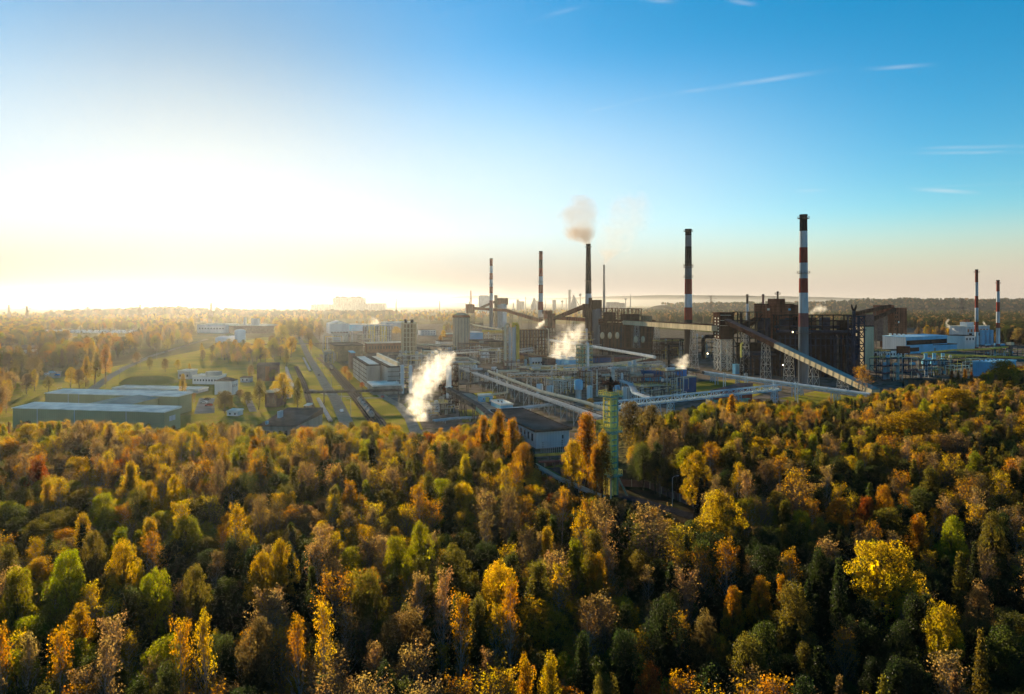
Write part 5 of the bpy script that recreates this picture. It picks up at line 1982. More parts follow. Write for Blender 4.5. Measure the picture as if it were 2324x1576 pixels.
# ---------------------------------------------------------------- clutter of process units
PU = [(986, 812, 40, 12, 12, 3, 'low steel unit behind the panel shed roofs'), (955, 838, 30, 12, 13, 3, 'pipe filled frame right of the panel sheds'), (1075, 808, 34, 14, 14, 3, 'ochre pipe unit between the grey truss and the yard'),
      (1118, 824, 26, 12, 12, 3, 'drum filled frame left of the yellow gas pipes'), (1100, 868, 22, 8, 9, 2, 'low frame behind the silver pipe rack'), (1060, 860, 12, 8, 11, 3, 'small frame beside the dark reactor'),
      (1172, 842, 22, 8, 8, 2, 'yellow railed unit at the foot of the gas coolers'), (1240, 874, 24, 9, 11, 3, 'brown unit under the rusty lattice bridge'), (1205, 868, 20, 8, 10, 3, 'grey pump unit under the rusty lattice bridge'),
      (1270, 892, 16, 9, 9, 2, 'ochre railed unit left of the blue grey drum tank'), (1345, 880, 20, 9, 12, 3, 'tall pipe frame right of the scrubber column'), (1300, 880, 20, 9, 12, 3, 'dark pipe frame at the foot of the scrubber'),
      (1390, 886, 22, 9, 13, 4, 'crowded pipe unit behind the flare tower'), (1425, 880, 18, 9, 15, 4, 'tall crowded pipe unit left of the turquoise canopy'), (1460, 893, 18, 9, 11, 3, 'pipe unit under the turquoise canopy'),
      (1480, 905, 22, 8, 8, 2, 'low pipe unit before the caged reactor block'), (1370, 866, 26, 8, 9, 2, 'grey pipe unit right of the scrubber frame'), (1450, 858, 26, 10, 9, 2, 'grey pipe unit behind the turquoise canopy'),
      (1000, 878, 12, 8, 12, 3, 'rusty frame beside the steam plume'), (980, 942, 16, 6, 6, 2, 'yellow based pump unit at the plume foot'), (1005, 930, 10, 6, 6, 2, 'low pipe frame under the dark gallery'),
      (1530, 856, 22, 8, 8, 2, 'brown pipe unit behind the bright blue fan box'), (1240, 792, 40, 12, 16, 3, 'rusty unit right of the cooling rack'), (1300, 800, 50, 12, 14, 3, 'brown frame behind the steaming cells'),
      (900, 820, 26, 8, 9, 2, 'pipe frame along the roof edge of the right panel shed'), (1130, 780, 40, 12, 14, 3, 'rusty frame behind the ochre brick store')]
for i, (px, py, w, d, h, lv, l) in enumerate(PU):
    process_unit(l, px, py, w, d, h, lv, ('dsteel', 'steel', 'rust', 'dsteel')[i % 4], ('spipe', 'lgrey', 'conc')[i % 3], 5, 9, 40 + i, floors=('dsteel', 'conc')[i % 2], nx=3 + i % 3, ny=2, group='process units of the by-product plant')

# slim vents, lamp masts and tanks standing between the pipe racks
GVS = 'slim vent stacks between the pipe racks'
for i, (px, py, pt, m, l) in enumerate([(1022, 862, 822, 'spipe', 'left of the dark caged reactor'), (1068, 880, 846, 'brick2', 'right of the dark caged reactor'), (1128, 876, 838, 'wpipe', 'beside the stepped cream pipe'), (1196, 886, 850, 'spipe', 'in front of the rusty lattice bridge'), (1262, 868, 826, 'wpipe', 'between plum hall and scrubber frame'),
                                        (1288, 900, 868, 'brick2', 'left of the blue grey drum tank'), (1355, 900, 838, 'spipe', 'just right of the scrubber frame'), (1392, 874, 836, 'wpipe', 'behind the flare tower top'), (1442, 874, 838, 'brick2', 'left of the turquoise canopy'), (1476, 872, 832, 'spipe', 'between the canopy and the round concrete tanks'), (1560, 862, 822, 'brick2', 'behind the blue cooling tower'), (980, 834, 800, 'spipe', 'behind the white columns')]):
    o = at(px, py)
    t = thing('vent_stack', f'slim vent stack {l}', 'stack', o, GVS)
    h = height_at(pt, o[1])
    MB().lathe(o, [(.75, 0), (.7, h * .25), (.5, h * .3), (.45, h)], 12).build('shaft', M[m], t)
    MB().lathe(o, [(.5, h * .62), (1.3, h * .62 + .05), (1.3, h * .62 + .25), (.5, h * .62 + .3)], 12, caps=False).build('platform', M['dsteel'], t)
    MB().lathe(o, [(.46, h), (.6, h + .1), (.6, h + .5), (.3, h + .5)], 12).build('rim', M['soot'], t)
GST = 'small storage tanks of the by-product plant'
for i, (px, py, r, h, m, l) in enumerate([(1058, 845, 3.2, 7, 'lgrey', 'pale upright tank under the silver pipe rack bend'), (1075, 848, 3.2, 7, 'white', 'white upright tank right of the silver rack bend'), (1225, 893, 2.2, 6, 'white', 'white upright tank before the rusty lattice bridge'), (1248, 897, 2.2, 6, 'lgrey', 'pale upright tank left of the ochre railed unit'),
                                          (1398, 900, 2.4, 7, 'sky', 'blue upright tank right of the flare tower head'), (1420, 905, 2.4, 7, 'lgrey', 'pale upright tank below the crowded pipe unit'), (1338, 905, 1.8, 8, 'white', 'slim white tank right of the drum tank'), (1100, 812, 4.5, 8, 'white', 'broad white tank behind the ochre pipe unit'), (1020, 800, 5, 9, 'lgrey', 'broad pale tank under the short cream pipe')]):
    o = at(px, py)
    t = thing('storage_tank', l, 'tank', o, GST)
    MB().lathe(o, [(r, 0), (r, h), (r * .6, h + r * .25), (.01, h + r * .35)], 20).build('tank_shell', M[m], t)
    rail_deck(t, o, r * 1.3, r * 1.3, h + .1, 'dsteel')
    MB().bar(o - AX_U * (r + .2), o - AX_U * (r + .2) + UP * h, .3).build('ladder', M['dsteel'], t)
# ================================================================ coke batteries, coal towers, chimneys, conveyors
def tbox(root, name, m, px0, y, rt, rb, px_side=None, px_front=None, u=AX_U, v=AX_V, depth=None, width=None):
    """box whose near edge stands at column px0 and depth y, between two rows"""
    p = atd(px0, rb, y)
    h = height_at(rt, y) - p[2]
    b = u * (depth if depth is not None else along(p, u, px_side))
    a = v * (width if width is not None else along(p, v, px_front))
    o = MB().obox(p, a, b, UP * h).build(name, M[m], root)
    return p, a, b, h


# ---- chimneys
CH = {}
CH['A'] = chimney('slim red and white chimney farthest left of the works', 1114.7, 755, 588, 9.5, 6.6, [(604, 'capred'), (620, 'bandw'), (635, 'bandr'), (651, 'bandw'), (666, 'bandr'), (682, 'bandw'), (699, 'bandp'), (760, 'stack')], [591, 647])
CH['B'] = chimney('red and grey banded chimney behind the coal gallery, second from left', 1227.3, 763, 572, 12.5, 8.0, [(590, 'capred'), (609, 'stackb'), (628, 'bandr'), (647, 'bandw'), (666, 'bandr'), (685, 'bandw'), (704, 'bandr'), (720, 'bandw'), (770, 'stack')], [576, 641, 709])
CH['C'] = chimney('dark sooty chimney trailing brown smoke', 1335.4, 786, 556, 17.5, 10.2, [(637, 'bandd'), (667, 'stackb'), (690, 'bandw'), (790, 'stackb')], [562, 639])
CH['D'] = chimney('tall chimney with sooty top and one pale grey band low down', 1562.2, 826, 523, 19.0, 14.0, [(535, 'bandd'), (560, 'stack'), (604, 'bandd'), (634, 'stack'), (668, 'bandr'), (698, 'bandw'), (726, 'bandr'), (830, 'stackb')], [526, 604, 608, 630])
CH['E'] = chimney('tallest chimney, black top over red and white bands, grey foot', 1823.5, 872, 491, 23.5, 16.0, [(525, 'bandd'), (562, 'bandw'), (597, 'bandr'), (632, 'bandw'), (665, 'bandr'), (711, 'bandw'), (742, 'bandp'), (880, 'stack')], [497, 621, 758])
CH['F'] = chimney('pale grey chimney trailing faint smoke far behind the works', 1370.8, 722, 602, 7.0, 4.0, [(722, 'stack')], [], cap='stack')
CH['G'] = chimney('slim red and white chimney behind the blue halls, left and taller of two', 2216.5, 797, 614, 7.5, 6.0, [(641, 'bandr'), (672, 'bandw'), (699, 'bandr'), (730, 'bandw'), (754, 'bandr'), (788, 'bandw'), (797, 'bandr')], [619, 728])
CH['H'] = chimney('slim red and white chimney behind the blue halls, right and shorter of two', 2265, 787, 638, 8.0, 6.2, [(662, 'bandr'), (686, 'bandw'), (708, 'bandr'), (733, 'bandw'), (745, 'bandr'), (781, 'bandw'), (790, 'bandr')], [644, 745])
CH['I'] = chimney('small blue grey stack left of the red brown coal tower', 1696, 775, 670, 7.0, 4.8, [(690, 'stackb'), (790, 'bandw')], [673])
CH['J'] = chimney('small rusty stack close to the red brown coal tower', 1732, 775, 670, 7.0, 4.8, [(690, 'bandp'), (790, 'bandw')], [673])
CH['K'] = chimney('short stack on top of the red brown coal tower', 1765, 850, 665, 5.0, 4.0, [(690, 'stackb'), (850, 'stack')], [669])

# ---- coal tower 1 on legs
GCT = 'coal transfer towers'
o = at(1063, 746)
y = o[1]
t = thing('transfer_tower', 'rusty boxy tower on steel legs at the left end of the coal gallery', 'transfer tower', o, GCT)
tbox(t, 'head', 'rust', 1062, y, 691, 711, 1057.5, 1077, depth=None)
frame(t, o + AX_V * 8 + AX_U * 8, 15, 15, height_at(711, y), 5, 'dsteel', 'frame', .8, True, nx=2, ny=2)
MB().cbox(o + AX_V * 26, 22, 10, 14).build('switch_house', M['brick2'], t)
# ---- far coal silo 2
o = at(1130, 745)
y = o[1]
t = thing('coal_silo', 'pale round coal silo under a rusty overhanging head house, far left', 'coal silo', o, GCT)
c = atd(1139, 690, y + 14)
MB().lathe((c[0], c[1], 0), [(12.2, 0), (12.2, height_at(690, y))], 24).build('silo', M['lgrey'], t)
tbox(t, 'head_house', 'rust', 1131, y, 677, 692, 1128, 1153.5)
tbox(t, 'stair_tower', 'brick2', 1124, y, 670, 740, 1122, 1129, depth=8)
frame(t, atd(1127, 0, y) * [1, 1, 0] + AX_U * 20, 12, 12, 36, 4, 'rustd', 'frame', .7, True)
# ---- transfer tower 3
o = at(1243, 766)
y = o[1]
t = thing('transfer_tower', 'tall rusty transfer tower with sunlit left face between two galleries', 'transfer tower', o, GCT)
tbox(t, 'tower_wall', 'rust', 1243, y, 712, 745, 1234, 1260.5, unit([-.24, .97, 0]), unit([.97, .24, 0]))
tbox(t, 'side_house', 'brick2', 1237.5, y - 6, 724, 740, 1233, 1243, unit([-.24, .97, 0]), unit([.97, .24, 0]), depth=12)
tbox(t, 'roof_house', 'rust', 1238, y + 22, 705, 713, 1233, 1253, depth=16)
frame(t, at(1247, 766) + AX_V * 6 + AX_U * 8, 14, 14, height_at(745, y), 2, 'rustd', 'frame', .8, True)
# ---- coal silo 4
o = at(1346, 788)
y = o[1]
t = thing('coal_silo', 'grey round coal silo under a dark rusty head house right of the sooty chimney', 'coal silo', o, GCT)
c = atd(1353, 700, y + 10)
MB().lathe((c[0], c[1], 0), [(8.5, 0), (8.5, height_at(701, y))], 24).build('silo', M['stack'], t)
tbox(t, 'head_house', 'rustd', 1345.5, y, 681, 703, 1342, 1366)
tbox(t, 'stair_tower', 'rustd', 1340, y, 676, 788, 1338, 1344, depth=6)
tbox(t, 'frame_wall', 'rustd', 1326, y, 690, 720, 1324, 1330, depth=6)
# ---- transfer tower 5 on lattice legs
o = at(1635, 843)
y = o[1]
t = thing('transfer_tower', 'brown windowed tower on tall lattice legs where two galleries meet', 'transfer tower', o, GCT)
p, a, b, h = tbox(t, 'tower_wall', 'rustd', 1635, y, 712, 771, 1618.5, 1666, unit([-.02, 1, 0]), unit([1, .02, 0]))
ua, ub = unit(a), unit(b)
MB().obox(p + UP * (h + .02) - ua * .6 - ub * .6, a + ua * 1.2, b + ub * 1.2, UP * 1.0).build('roof', M['rustd'], t)
for k in range(2):
    for j in range(7):
        q = p + b * (.22 + .42 * k) - ua * .12 + UP * h * (.06 + .12 * j)
        MB().obox(q, b * .12, ua * .1, UP * h * .055).build('window', M['roofw'], t)
for j in range(3):
    MB().obox(p - ua * .2 - ub * .2 + UP * h * (.93 - .2 * j), a * .8, ub * .15, UP * .25).build('ledge', M['roofw'], t)
for k in range(3):
    for j in range(3):
        c = p + a * (k / 2) * .96 + b * (.04 + .92 * j / 2) + ua * .8
        if (k, j) == (1, 1):
            continue
        MB().bar((c[0], c[1], 0), c, .8).build('leg', M['steel'], t)
g = MB()
hz0 = p[2]
for lv in range(4):
    za, zb = hz0 * lv / 4, hz0 * (lv + 1) / 4
    for s0, e in ((p, a), (p + b * .96, a), (p, b), (p + a * .97, b)):
        q0, q1 = np.array([s0[0], s0[1], 0]), np.array([(s0 + e)[0], (s0 + e)[1], 0])
        mid = (q0 + q1) / 2
        for u0, u1 in ((q0, mid), (mid, q1)):
            g.bar(u0 + UP * za, u1 + UP * zb, .3)
            g.bar(u1 + UP * za, u0 + UP * zb, .3)
            g.bar(u0 + UP * zb * .995, u1 + UP * zb * .995, .4)
g.build('bracing', M['steel'], t)

# ---- galleries
y1, y3 = at(0, 746)[1], at(0, 766)[1]
GG = 'coal conveyor galleries'
yt1 = y1
pA = atd(1077, 703, yt1 + 6)
pB = atd(1149, 708, 1460)
pC = atd(1237, 735, y3 + 4)
conveyor('level rusty gallery leaving the leftmost transfer tower', pA, pB, 6, 5.5, 'rust', 'rustd', (.25, .55, .85), 'dsteel', group=GG, bw=7)
conveyor('rusty gallery descending from the level gallery to the middle tower', pB, pC, 6, 5.5, 'rust', 'rustd', (.15, .4, .65, .88), 'dsteel', group=GG, bw=7)
conveyor('rusty gallery climbing from the leftmost tower to the far silo head', atd(1086, 704, y1 + 30), atd(1132, 684, at(0, 745)[1] + 6), 5, 5, 'rustd', 'rustd', (), group=GG)
conveyor('dark gallery climbing from the middle tower to the silo by the sooty chimney', atd(1257, 727, y3 + 5), atd(1330, 699, at(0, 788)[1] + 12), 5, 5, 'rustd', 'rustd', (.5,), 'dsteel', group=GG)
conveyor('long level gallery crossing the works, rusty left third then cream', atd(1257, 725, y3 + 2), atd(1622, 752, y + 4), 5, 5, 'rust', 'rustd', (.22, .36, .52, .60, .68, .78, .93), 'steel', group=GG, split=(.50, 'cream', 'rustd'), bw=7)
pa, pb = atd(1650, 735, y - 4), at(1986, 897, 2.0)
conveyor('long gallery sloping down to the forest edge, brown top half and teal roofed lower half', pa, pb, 5.6, 3.6, 'rustd', 'plum', (.16, .33, .50, .66, .83), 'steel', group=GG, split=(.415, 'cream', 'roofg'), bw=6)
conveyor('dark gallery climbing behind the lattice legged tower to the red brown coal tower', atd(1662, 760, y + 16), atd(1760, 711, 588), 5, 4.2, 'rustd', 'rustd', (.35,), 'dsteel', group=GG)


# ---- batteries
def battery(label, o, v, L, D, H, seed, m='soot', frames=True, group='coke oven batteries', top=None):
    """long dark oven battery: deep body, buttresses, galleries, gas mains and steelwork on top"""
    rg = np.random.default_rng(seed)
    v = unit(v)
    u = np.array([-v[1], v[0], 0])
    if u[1] < 0:
        u = -u
    t = thing('coke_battery', label, 'coke battery', o, group)
    hb = H * .72
    MB().obox(o + u * 3, v * L, u * D, UP * hb).build('oven_block', M[m], t)
    n = max(4, int(L / 4))
    b = MB()
    for k in range(n + 1):
        b.bar(o + v * L * k / n + u * 1.6, o + v * L * k / n + u * 1.6 + UP * hb * .93, .9)
    b.build('buttress', M['soot' if m != 'soot' else 'sootb'], t)  # black batteries get lighter blue buttresses, a bluish light painted into the colour
    for z in (.16, .34, .52, .7, .86):
        g = MB()
        g.obox(o + UP * hb * z - v * 1, v * (L + 2), u * 2.9, UP * .4)
        for s in (.6, 1.2):
            g.bar(o - v * 1 + UP * (hb * z + s) + u * .1, o + v * (L + 1) + UP * (hb * z + s) + u * .1, .12)
        g.build('walkway', M[('sootb', 'soot') [int(rg.integers(2))] if m == 'soot' else 'rustd'], t)
    for k in range(2):
        z = hb * (1.02 + .1 * k)
        MB().tube([o + u * (5 + 5 * k) + UP * z - v * 2, o + u * (5 + 5 * k) + UP * z + v * (L + 2)], 1.3, 10).build('gas_main', M['sootb' if m == 'soot' else 'rustd'], t)
    for k in range(7):
        c = o + v * L * rg.uniform(.02, .9) + u * .6
        MB().tube([c, c + UP * hb * rg.uniform(.3, .9), c + UP * hb * .95 + u * 3], .6, 8).build('standpipe', M[('sootb', 'rustd', 'dsteel')[k % 3]], t)
    if frames:
        frame(t, o + v * L / 2 + u * (D * .55) + UP * hb, L, D * .8, H - hb, 3, 'soot', 'top_frame', .7, True, u=u, v=v, nx=max(3, int(L / 8)), ny=3)
        for k in range(5):
            c = o + v * L * (k + .3) / 5.2 + u * D * rg.uniform(.2, .6) + UP * hb
            MB().obox(c, v * L * rg.uniform(.06, .13), u * D * .3, UP * (H - hb) * rg.uniform(.3, .9)).build('machine_house', M[('sootb', 'soot', 'rustd')[k % 3]], t)
    return t, u, v


bo = at(1455, 800)
vB = unit([.985, -.17, 0])
yb = 850
o = atd(1362, 0, yb) * [1, 1, 0]
W1 = (1482 - 1362) / FPX * yb
battery('brown sooty oven battery with steel frames on top, behind the long level gallery', o, vB, W1, 34, height_at(712, yb), 5, 'rustd', False)
t = thing('battery_frame', 'left of two dark steel frames above the sooty battery', 'steel frame', atd(1368, 0, yb) * [1, 1, 0])
frame(t, atd(1383, 0, yb + 8) * [1, 1, 0], 16, 14, height_at(700, yb), 6, 'rustd', 'frame', 1.0, True)
tbox(t, 'machine_house', 'rustd', 1371, yb - 1, 709, 728, None, 1397, vB * 0 + unit([.17, .985, 0]), vB, depth=14)
t = thing('battery_frame', 'wider right one of two dark steel frames above the sooty battery', 'steel frame', atd(1408, 0, yb) * [1, 1, 0])
frame(t, atd(1430, 0, yb + 8) * [1, 1, 0], 24, 14, height_at(701, yb), 6, 'rustd', 'frame', 1.0, True, nx=4)
tbox(t, 'machine_house', 'rustd', 1408, yb - 1, 713, 729, None, 1452, unit([.17, .985, 0]), vB, depth=14)
t = thing('coal_bunker', 'ribbed brown bunker at the right end of the sooty battery', 'bunker', atd(1453, 0, yb) * [1, 1, 0])
tbox(t, 'wall', 'brick2', 1454, yb - 2, 717, 770, None, 1480, unit([.17, .985, 0]), vB, depth=12)
for k in range(8):
    p = atd(1455 + k * 3.3, 716, yb - 2.6)
    MB().bar(p, p * [1, 1, 0] + UP * 22, .5).build('rib', M['rustd'], t)
GB = 'round cream hoods along the dark battery front'
for i, (px, py, l) in enumerate([(1367, 762, 'leftmost cream hood'), (1384, 762, 'second cream hood from the left'), (1401, 762, 'third cream hood from the left'), (1443, 771, 'fourth cream hood from the left'), (1459, 771, 'rightmost cream hood')]):
    c = atd(px, py, 800)
    t = thing('dust_hood', l + ' on the dark battery front', 'hood', c * [1, 1, 0], GB)
    MB().ball(c, 2.4, 14, 8, 1.7).build('hood', M['cream'], t)
    MB().bar(c * [1, 1, 0], c - UP * 3.5, 1.2).build('stand', M['soot'], t)
b = building('dark_shed', 'long low dark shed with rusty roofs below the sooty battery', 'shed', 1482, 808, 778, 1476, 1550, 'rustd', 'rustd', 'gable_a', 5, depth=20, u=unit([.17, .985, 0]), v=vB)
building('dark_shed', 'sooty shed under the long gallery left of the tall chimney', 'shed', 1380, 806, 792, 1376, 1475, 'soot', 'rustd', 'flat', 0, depth=10, u=unit([.17, .985, 0]), v=vB)
process_unit('pipe crowded dark unit left of the pale banded tall chimney', 1520, 815, 34, 14, 19, 4, 'rustd', 'soot', 8, 14, 71, floors='soot')
process_unit('dark unit with bent black ducts right of the pale banded tall chimney', 1598, 812, 30, 14, 22, 4, 'soot', 'lgrey', 8, 12, 73, floors='soot')
pipeline('black square bent duct beside the lattice legged tower', [at(1596, 815, .5), atd(1596, 770, 740), atd(1602, 764, 740), atd(1624, 764, 740), atd(1626, 775, 740)], 2.0, 'soot', 0, collar=False)
process_unit('rusty framed unit between the sooty chimney and the scrubber steam', 1310, 788, 44, 12, 20, 4, 'rust', 'rustd', 6, 10, 75, floors='rustd')

# main battery with red brown coal tower
y6 = 585
t = thing('coal_tower', 'big red brown coal tower with stair tower, highest building of the works', 'coal tower', atd(1738, 0, y6) * [1, 1, 0], GCT)
v6, u6 = unit([.975, .22, 0]), unit([-.22, .975, 0])
tbox(t, 'head_house', 'rust', 1739, y6, 692, 722, None, 1811, u6, v6, depth=18)
tbox(t, 'bunker_wall', 'sootb', 1743, y6 + 1.5, 722, 780, None, 1808, u6, v6, depth=16)
p, a, b, h = tbox(t, 'stair_tower', 'rust', 1763, y6 - 7, 690, 782, None, 1781.5, u6, v6, depth=9)
for j in range(7):
    q = p + a * .45 - unit(b) * .1 + UP * h * (.08 + .12 * j)
    MB().obox(q, a * .13, unit(b) * .08, UP * h * .035).build('window', M['dark'], t)
tbox(t, 'stair_head', 'rust', 1757, y6 - 7.2, 678.5, 692, None, 1781.8, u6, v6, depth=9.4)
for k in range(6):
    c = atd(1742 + k * 12.5, 780, y6 + 4)
    MB().bar(c * [1, 1, 0], c, 1.6).build('leg', M['soot'], t)
MB().obox(atd(1739, 0, y6 - .3) * [1, 1, 0] + UP * height_at(692, y6), v6 * 26.9, u6 * 18.6, UP * .8).build('roof', M['rustd'], t)
for k, (px, m) in enumerate(((1742, 'roofw'), (1790, 'sky'))):
    c = atd(px, 705, y6 - .5)
    MB().obox(c, v6 * 2.0, u6 * .6, UP * 1.8).build('window', M[m], t)
frame(t, atd(1716, 0, y6 + 12) * [1, 1, 0], 36, 14, height_at(709, y6), 7, 'soot', 'left_frame', .8, True, nx=5, ny=2, u=u6, v=v6)
MB().obox(atd(1690, 0, y6 + 22) * [1, 1, 0], v6 * 46, u6 * 14, UP * 25).build('left_block', M['soot'], t)
o = atd(1772, 0, 560) * [1, 1, 0]
vb = unit([.995, -.10, 0])
battery('huge black oven battery with steelwork galleries behind the tallest chimney', o, vb, (1938 - 1772) / FPX * 560, 30, height_at(716, 560), 9, 'soot', True)
o = atd(1690, 0, 572) * [1, 1, 0]
battery('low dark oven battery under the red brown coal tower', o, vb, (1770 - 1690) / FPX * 572, 26, height_at(790, 572), 12, 'soot', False)
o = atd(1950, 0, 535) * [1, 1, 0]
t = thing('steel_tower', 'blue black lattice tower at the right end of the black battery', 'steel tower', o)
MB().obox(atd(1938, 0, 532) * [1, 1, 0], v6 * 1.6, u6 * 2, UP * height_at(706, 532)).build('post', M['sootb'], t)
frame(t, o + v6 * .5 + u6 * 4, 9.0, 7, height_at(718, 535), 9, 'sootb', 'frame', .8, True, u=u6, v=v6, nx=2, ny=1)
for z in (.98, .77):
    rail_deck(t, o + v6 * .5 + u6 * 4, 11, 8.5, height_at(718, 535) * z, 'sootb', u=u6, v=v6, t=.2)
c = atd(1939, 706, 533)
for s in (-1, 1):
    MB().prism([c + v6 * s * .3, c + v6 * s * 1.2, c + v6 * s * 2.3 + UP * 3.2, c + v6 * s * 2.1 + UP * 5.0, c + v6 * s * .5 + UP * 1.6], u6 * 1).build('hook_arm', M['soot'], t)
building('cream_hall', 'tall cream clad hall behind the blue black lattice tower', 'factory', 1963, 842, 742, 0, 1983, 'cream', 'roofd', 'flat', 0, u6, v6, depth=20)
for i, (px, py, yy, l) in enumerate([(1682, 806, 570, 'yellow hanging hood at the black battery front')]):
    c = atd(px, py, yy)
    t = thing('yellow_hood', l, 'hood', c * [1, 1, 0])
    MB().tube([c - UP * 2, c + UP * 9, c + UP * 10 + v6 * 1.5], .8, 10).build('duct', M['yellow'], t)
    MB().bar(c * [1, 1, 0], c - UP * 2, .6).build('stand', M['soot'], t)
t = thing('valve_box', 'small turquoise cabin at the foot of the lattice legs', 'cabin', at(1670, 849))
MB().cbox(at(1670, 849), 4, 4, 8).build('wall', M['sky'], t)
MB().cbox(at(1670, 849) + UP * 8.02, 4.6, 4.6, .4).build('roof', M['sky'], t)

# work lamps burning on the batteries
lm = bpy.data.materials.new('lamp_glow')
lm.use_nodes = True
e = lm.node_tree.nodes['Principled BSDF']
e.inputs['Emission Color'].default_value = (1, .75, .4, 1)
e.inputs['Emission Strength'].default_value = 2.5
M['lampglow'] = lm
for i, (px, py, yy, l) in enumerate([(1606, 803, 560, 'lit work lamp low on the dark unit by the lattice legs'), (1777, 829, 552, 'lit work lamp low on the black battery'), (1799, 754, 552, 'lit work lamp high on the black battery left of the tallest chimney')]):
    c = atd(px, py, yy)
    t = thing('work_lamp', l, 'lamp', c, 'work lamps lit on the batteries')
    MB().ball(c, .55, 8, 6).build('bulb', M['lampglow'], t)
    MB().bar(c + UP * .5, c + UP * .7 + np.array([0, 3.0, 0]), .15).build('bracket', M['soot'], t)
# ================================================================ right side: blue works, far coal tower
uR, vR = unit([-.42, .91, 0]), unit([.91, .42, 0])
y = 900
t = thing('coal_tower', 'far red brown stepped coal tower right of the black battery', 'coal tower', atd(2030, 0, y) * [1, 1, 0], GCT)
tbox(t, 'head_house', 'rust', 2003, y + 8, 693, 716, None, 2030, uR, vR, depth=14)
p, a, b, h = tbox(t, 'main_block', 'rust', 2028, y, 699, 790, None, 2058, uR, vR, depth=20)
tbox(t, 'left_block', 'plum', 2008, y + 6, 712, 775, None, 2029, uR, vR, depth=16)
for j in range(5):
    for k in range(2):
        q = p + a * (.12 + .14 * k) - unit(b) * .1 + UP * h * (.45 + .10 * j)
        MB().obox(q, a * .07, unit(b) * .08, UP * h * .04).build('window', M['dark'], t)
q = p + a * .34 - unit(b) * .1 + UP * h * .62
MB().obox(q, a * .09, unit(b) * .08, UP * h * .045).build('window', M['white'], t)
conveyor('upper of two dark galleries climbing to the far brown coal tower', atd(1944, 716, 770), atd(2018, 699, 905), 4.0, 3.6, 'rustd', 'rustd', (.5,), 'dsteel', group=GG)
conveyor('lower of two dark galleries climbing to the far brown coal tower', atd(1977, 731, 800), atd(2030, 707, 899), 4.0, 3.6, 'rustd', 'rustd', (.6,), 'dsteel', group=GG)
t = thing('far_block', 'plum coloured block with floor bands left of the far coal tower', 'building', atd(1967, 0, 780) * [1, 1, 0])
p, a, b, h = tbox(t, 'wall', 'plum', 1966, 780, 714, 800, None, 1984, uR, vR, depth=14)
for k in range(5):
    MB().obox(p - unit(b) * .1 + UP * h * (.1 + .18 * k), a, unit(b) * .09, UP * .7).build('floor_band', M['dsteel'], t)

GBW = 'blue clad halls of the right hand works'
vB2, uB2 = unit([.86, .51, 0]), unit([-.40, .92, 0])
b = building('blue_hall', 'large pale blue hall with cyan roof and long dark window bands', 'factory', 2056, 804, 766, 2003, 2150, 'sky', 'cyan', 'lean', .8, uB2, vB2, GBW, wins=[('f', 1, .52, .80, .98, 'dark', 'window_band', .0, 1.0), ('f', 1, .12, .36, .98, 'dark', 'window_band', .0, .31)])
MB().obox(b['o'] - b['ua'] * .06, b['ua'] * .05, b['b'], UP * b['h']).build('sunlit_white_side', M['white'], b['root'])  # the wall itself is pale blue; its sunlit whiteness is painted by this sheet
for k in range(8):
    roof_box(b, .06 + .03 * (k % 2), .2 + .095 * k, .03, .03, 2.4, 'white', 'roof_vent', 1.0)
b = building('white_wing', 'whitish hall with dark roof and small windows left of the slim chimneys', 'factory', 2190, 796, 763, 2147, 2213, 'white', 'roofd', 'flat', 0, unit([-.72, .69, 0]), unit([.93, .36, 0]), GBW, wins=[('f', 3, .70, .86, .4, 'dark')])
b = building('small_blue_hall', 'small pale blue hall with dark roof in front of the large blue hall', 'building', 2118, 800, 784, 2093, 2172, 'sky', 'roofd', 'flat', 0, unit([-.45, .89, 0]), unit([.90, .43, 0]), GBW, depth=12, wins=[('f', 1, .1, .6, .5, 'brick2', 'door', .02, .12)])
b = building('silo_block', 'pale blue block with orange panels and silos behind the slim chimneys', 'factory', 2192, 784, 742, 0, 2246, 'lgrey', 'roofw', 'flat', 0, uR, vR, GBW, depth=24, wins=[('f', 7, .70, .86, .55, 'orange', 'panel'), ('f', 3, .50, .64, .4, 'dark')])
roof_box(b, .1, .1, .3, .4, 6, 'white', 'roof_house')
for k in range(2):
    roof_box(b, .13 + .12 * k, .2, .05, .1, 10, 'orange', 'roof_flue')
for k in range(3):
    column(b['root'], b['o'] + b['a'] * (.58 + .19 * k) - b['ub'] * 3.2, 3.0, 0, b['h'] * .80, 'sky', 'silo', False, 0, 18)
b = building('blue_shed', 'bright blue shed with pale roof half hidden by the golden tree', 'shed', 2253, 856, 824, 2208, 2306, 'sky', 'cyan', 'flat', 0, unit([-.74, .67, 0]), unit([.86, .51, 0]), GBW)
for k in range(5):
    roof_box(b, .1 + .17 * k, .75, .01, .05, 1.0, 'dsteel', 'roof_vent')
b = building('brick_shed', 'low red brown brick shed with flat roof at the forest edge', 'shed', 2118, 889, 864, 2061, 2136, 'brick', 'roofb', 'flat', 0, unit([-.9, .43, 0]), vR)
b = building('white_sheds', 'row of low white sheds with small windows left of the blue hall', 'shed', 1992, 812, 797, 0, 2054, 'white', 'roofd', 'flat', 0, uR, unit([.97, .22, 0]), depth=12, wins=[('f', 9, .3, .62, .5)])
process_unit('blue black framed conveyor house at the forest edge right of the battery', 2030, 862, 38, 12, 17, 3, 'sootb', 'sky', 6, 8, 81, floors='sootb', nx=4)
process_unit('dark blue pipe tangle below the three blue ventilators', 2118, 850, 30, 12, 12, 3, 'sootb', 'sky', 8, 14, 83, floors='sootb', nx=5)
process_unit('dark steel unit below the yellow pipes at the right', 2185, 842, 44, 12, 12, 3, 'sootb', 'dsteel', 6, 12, 85, floors='soot', nx=5)
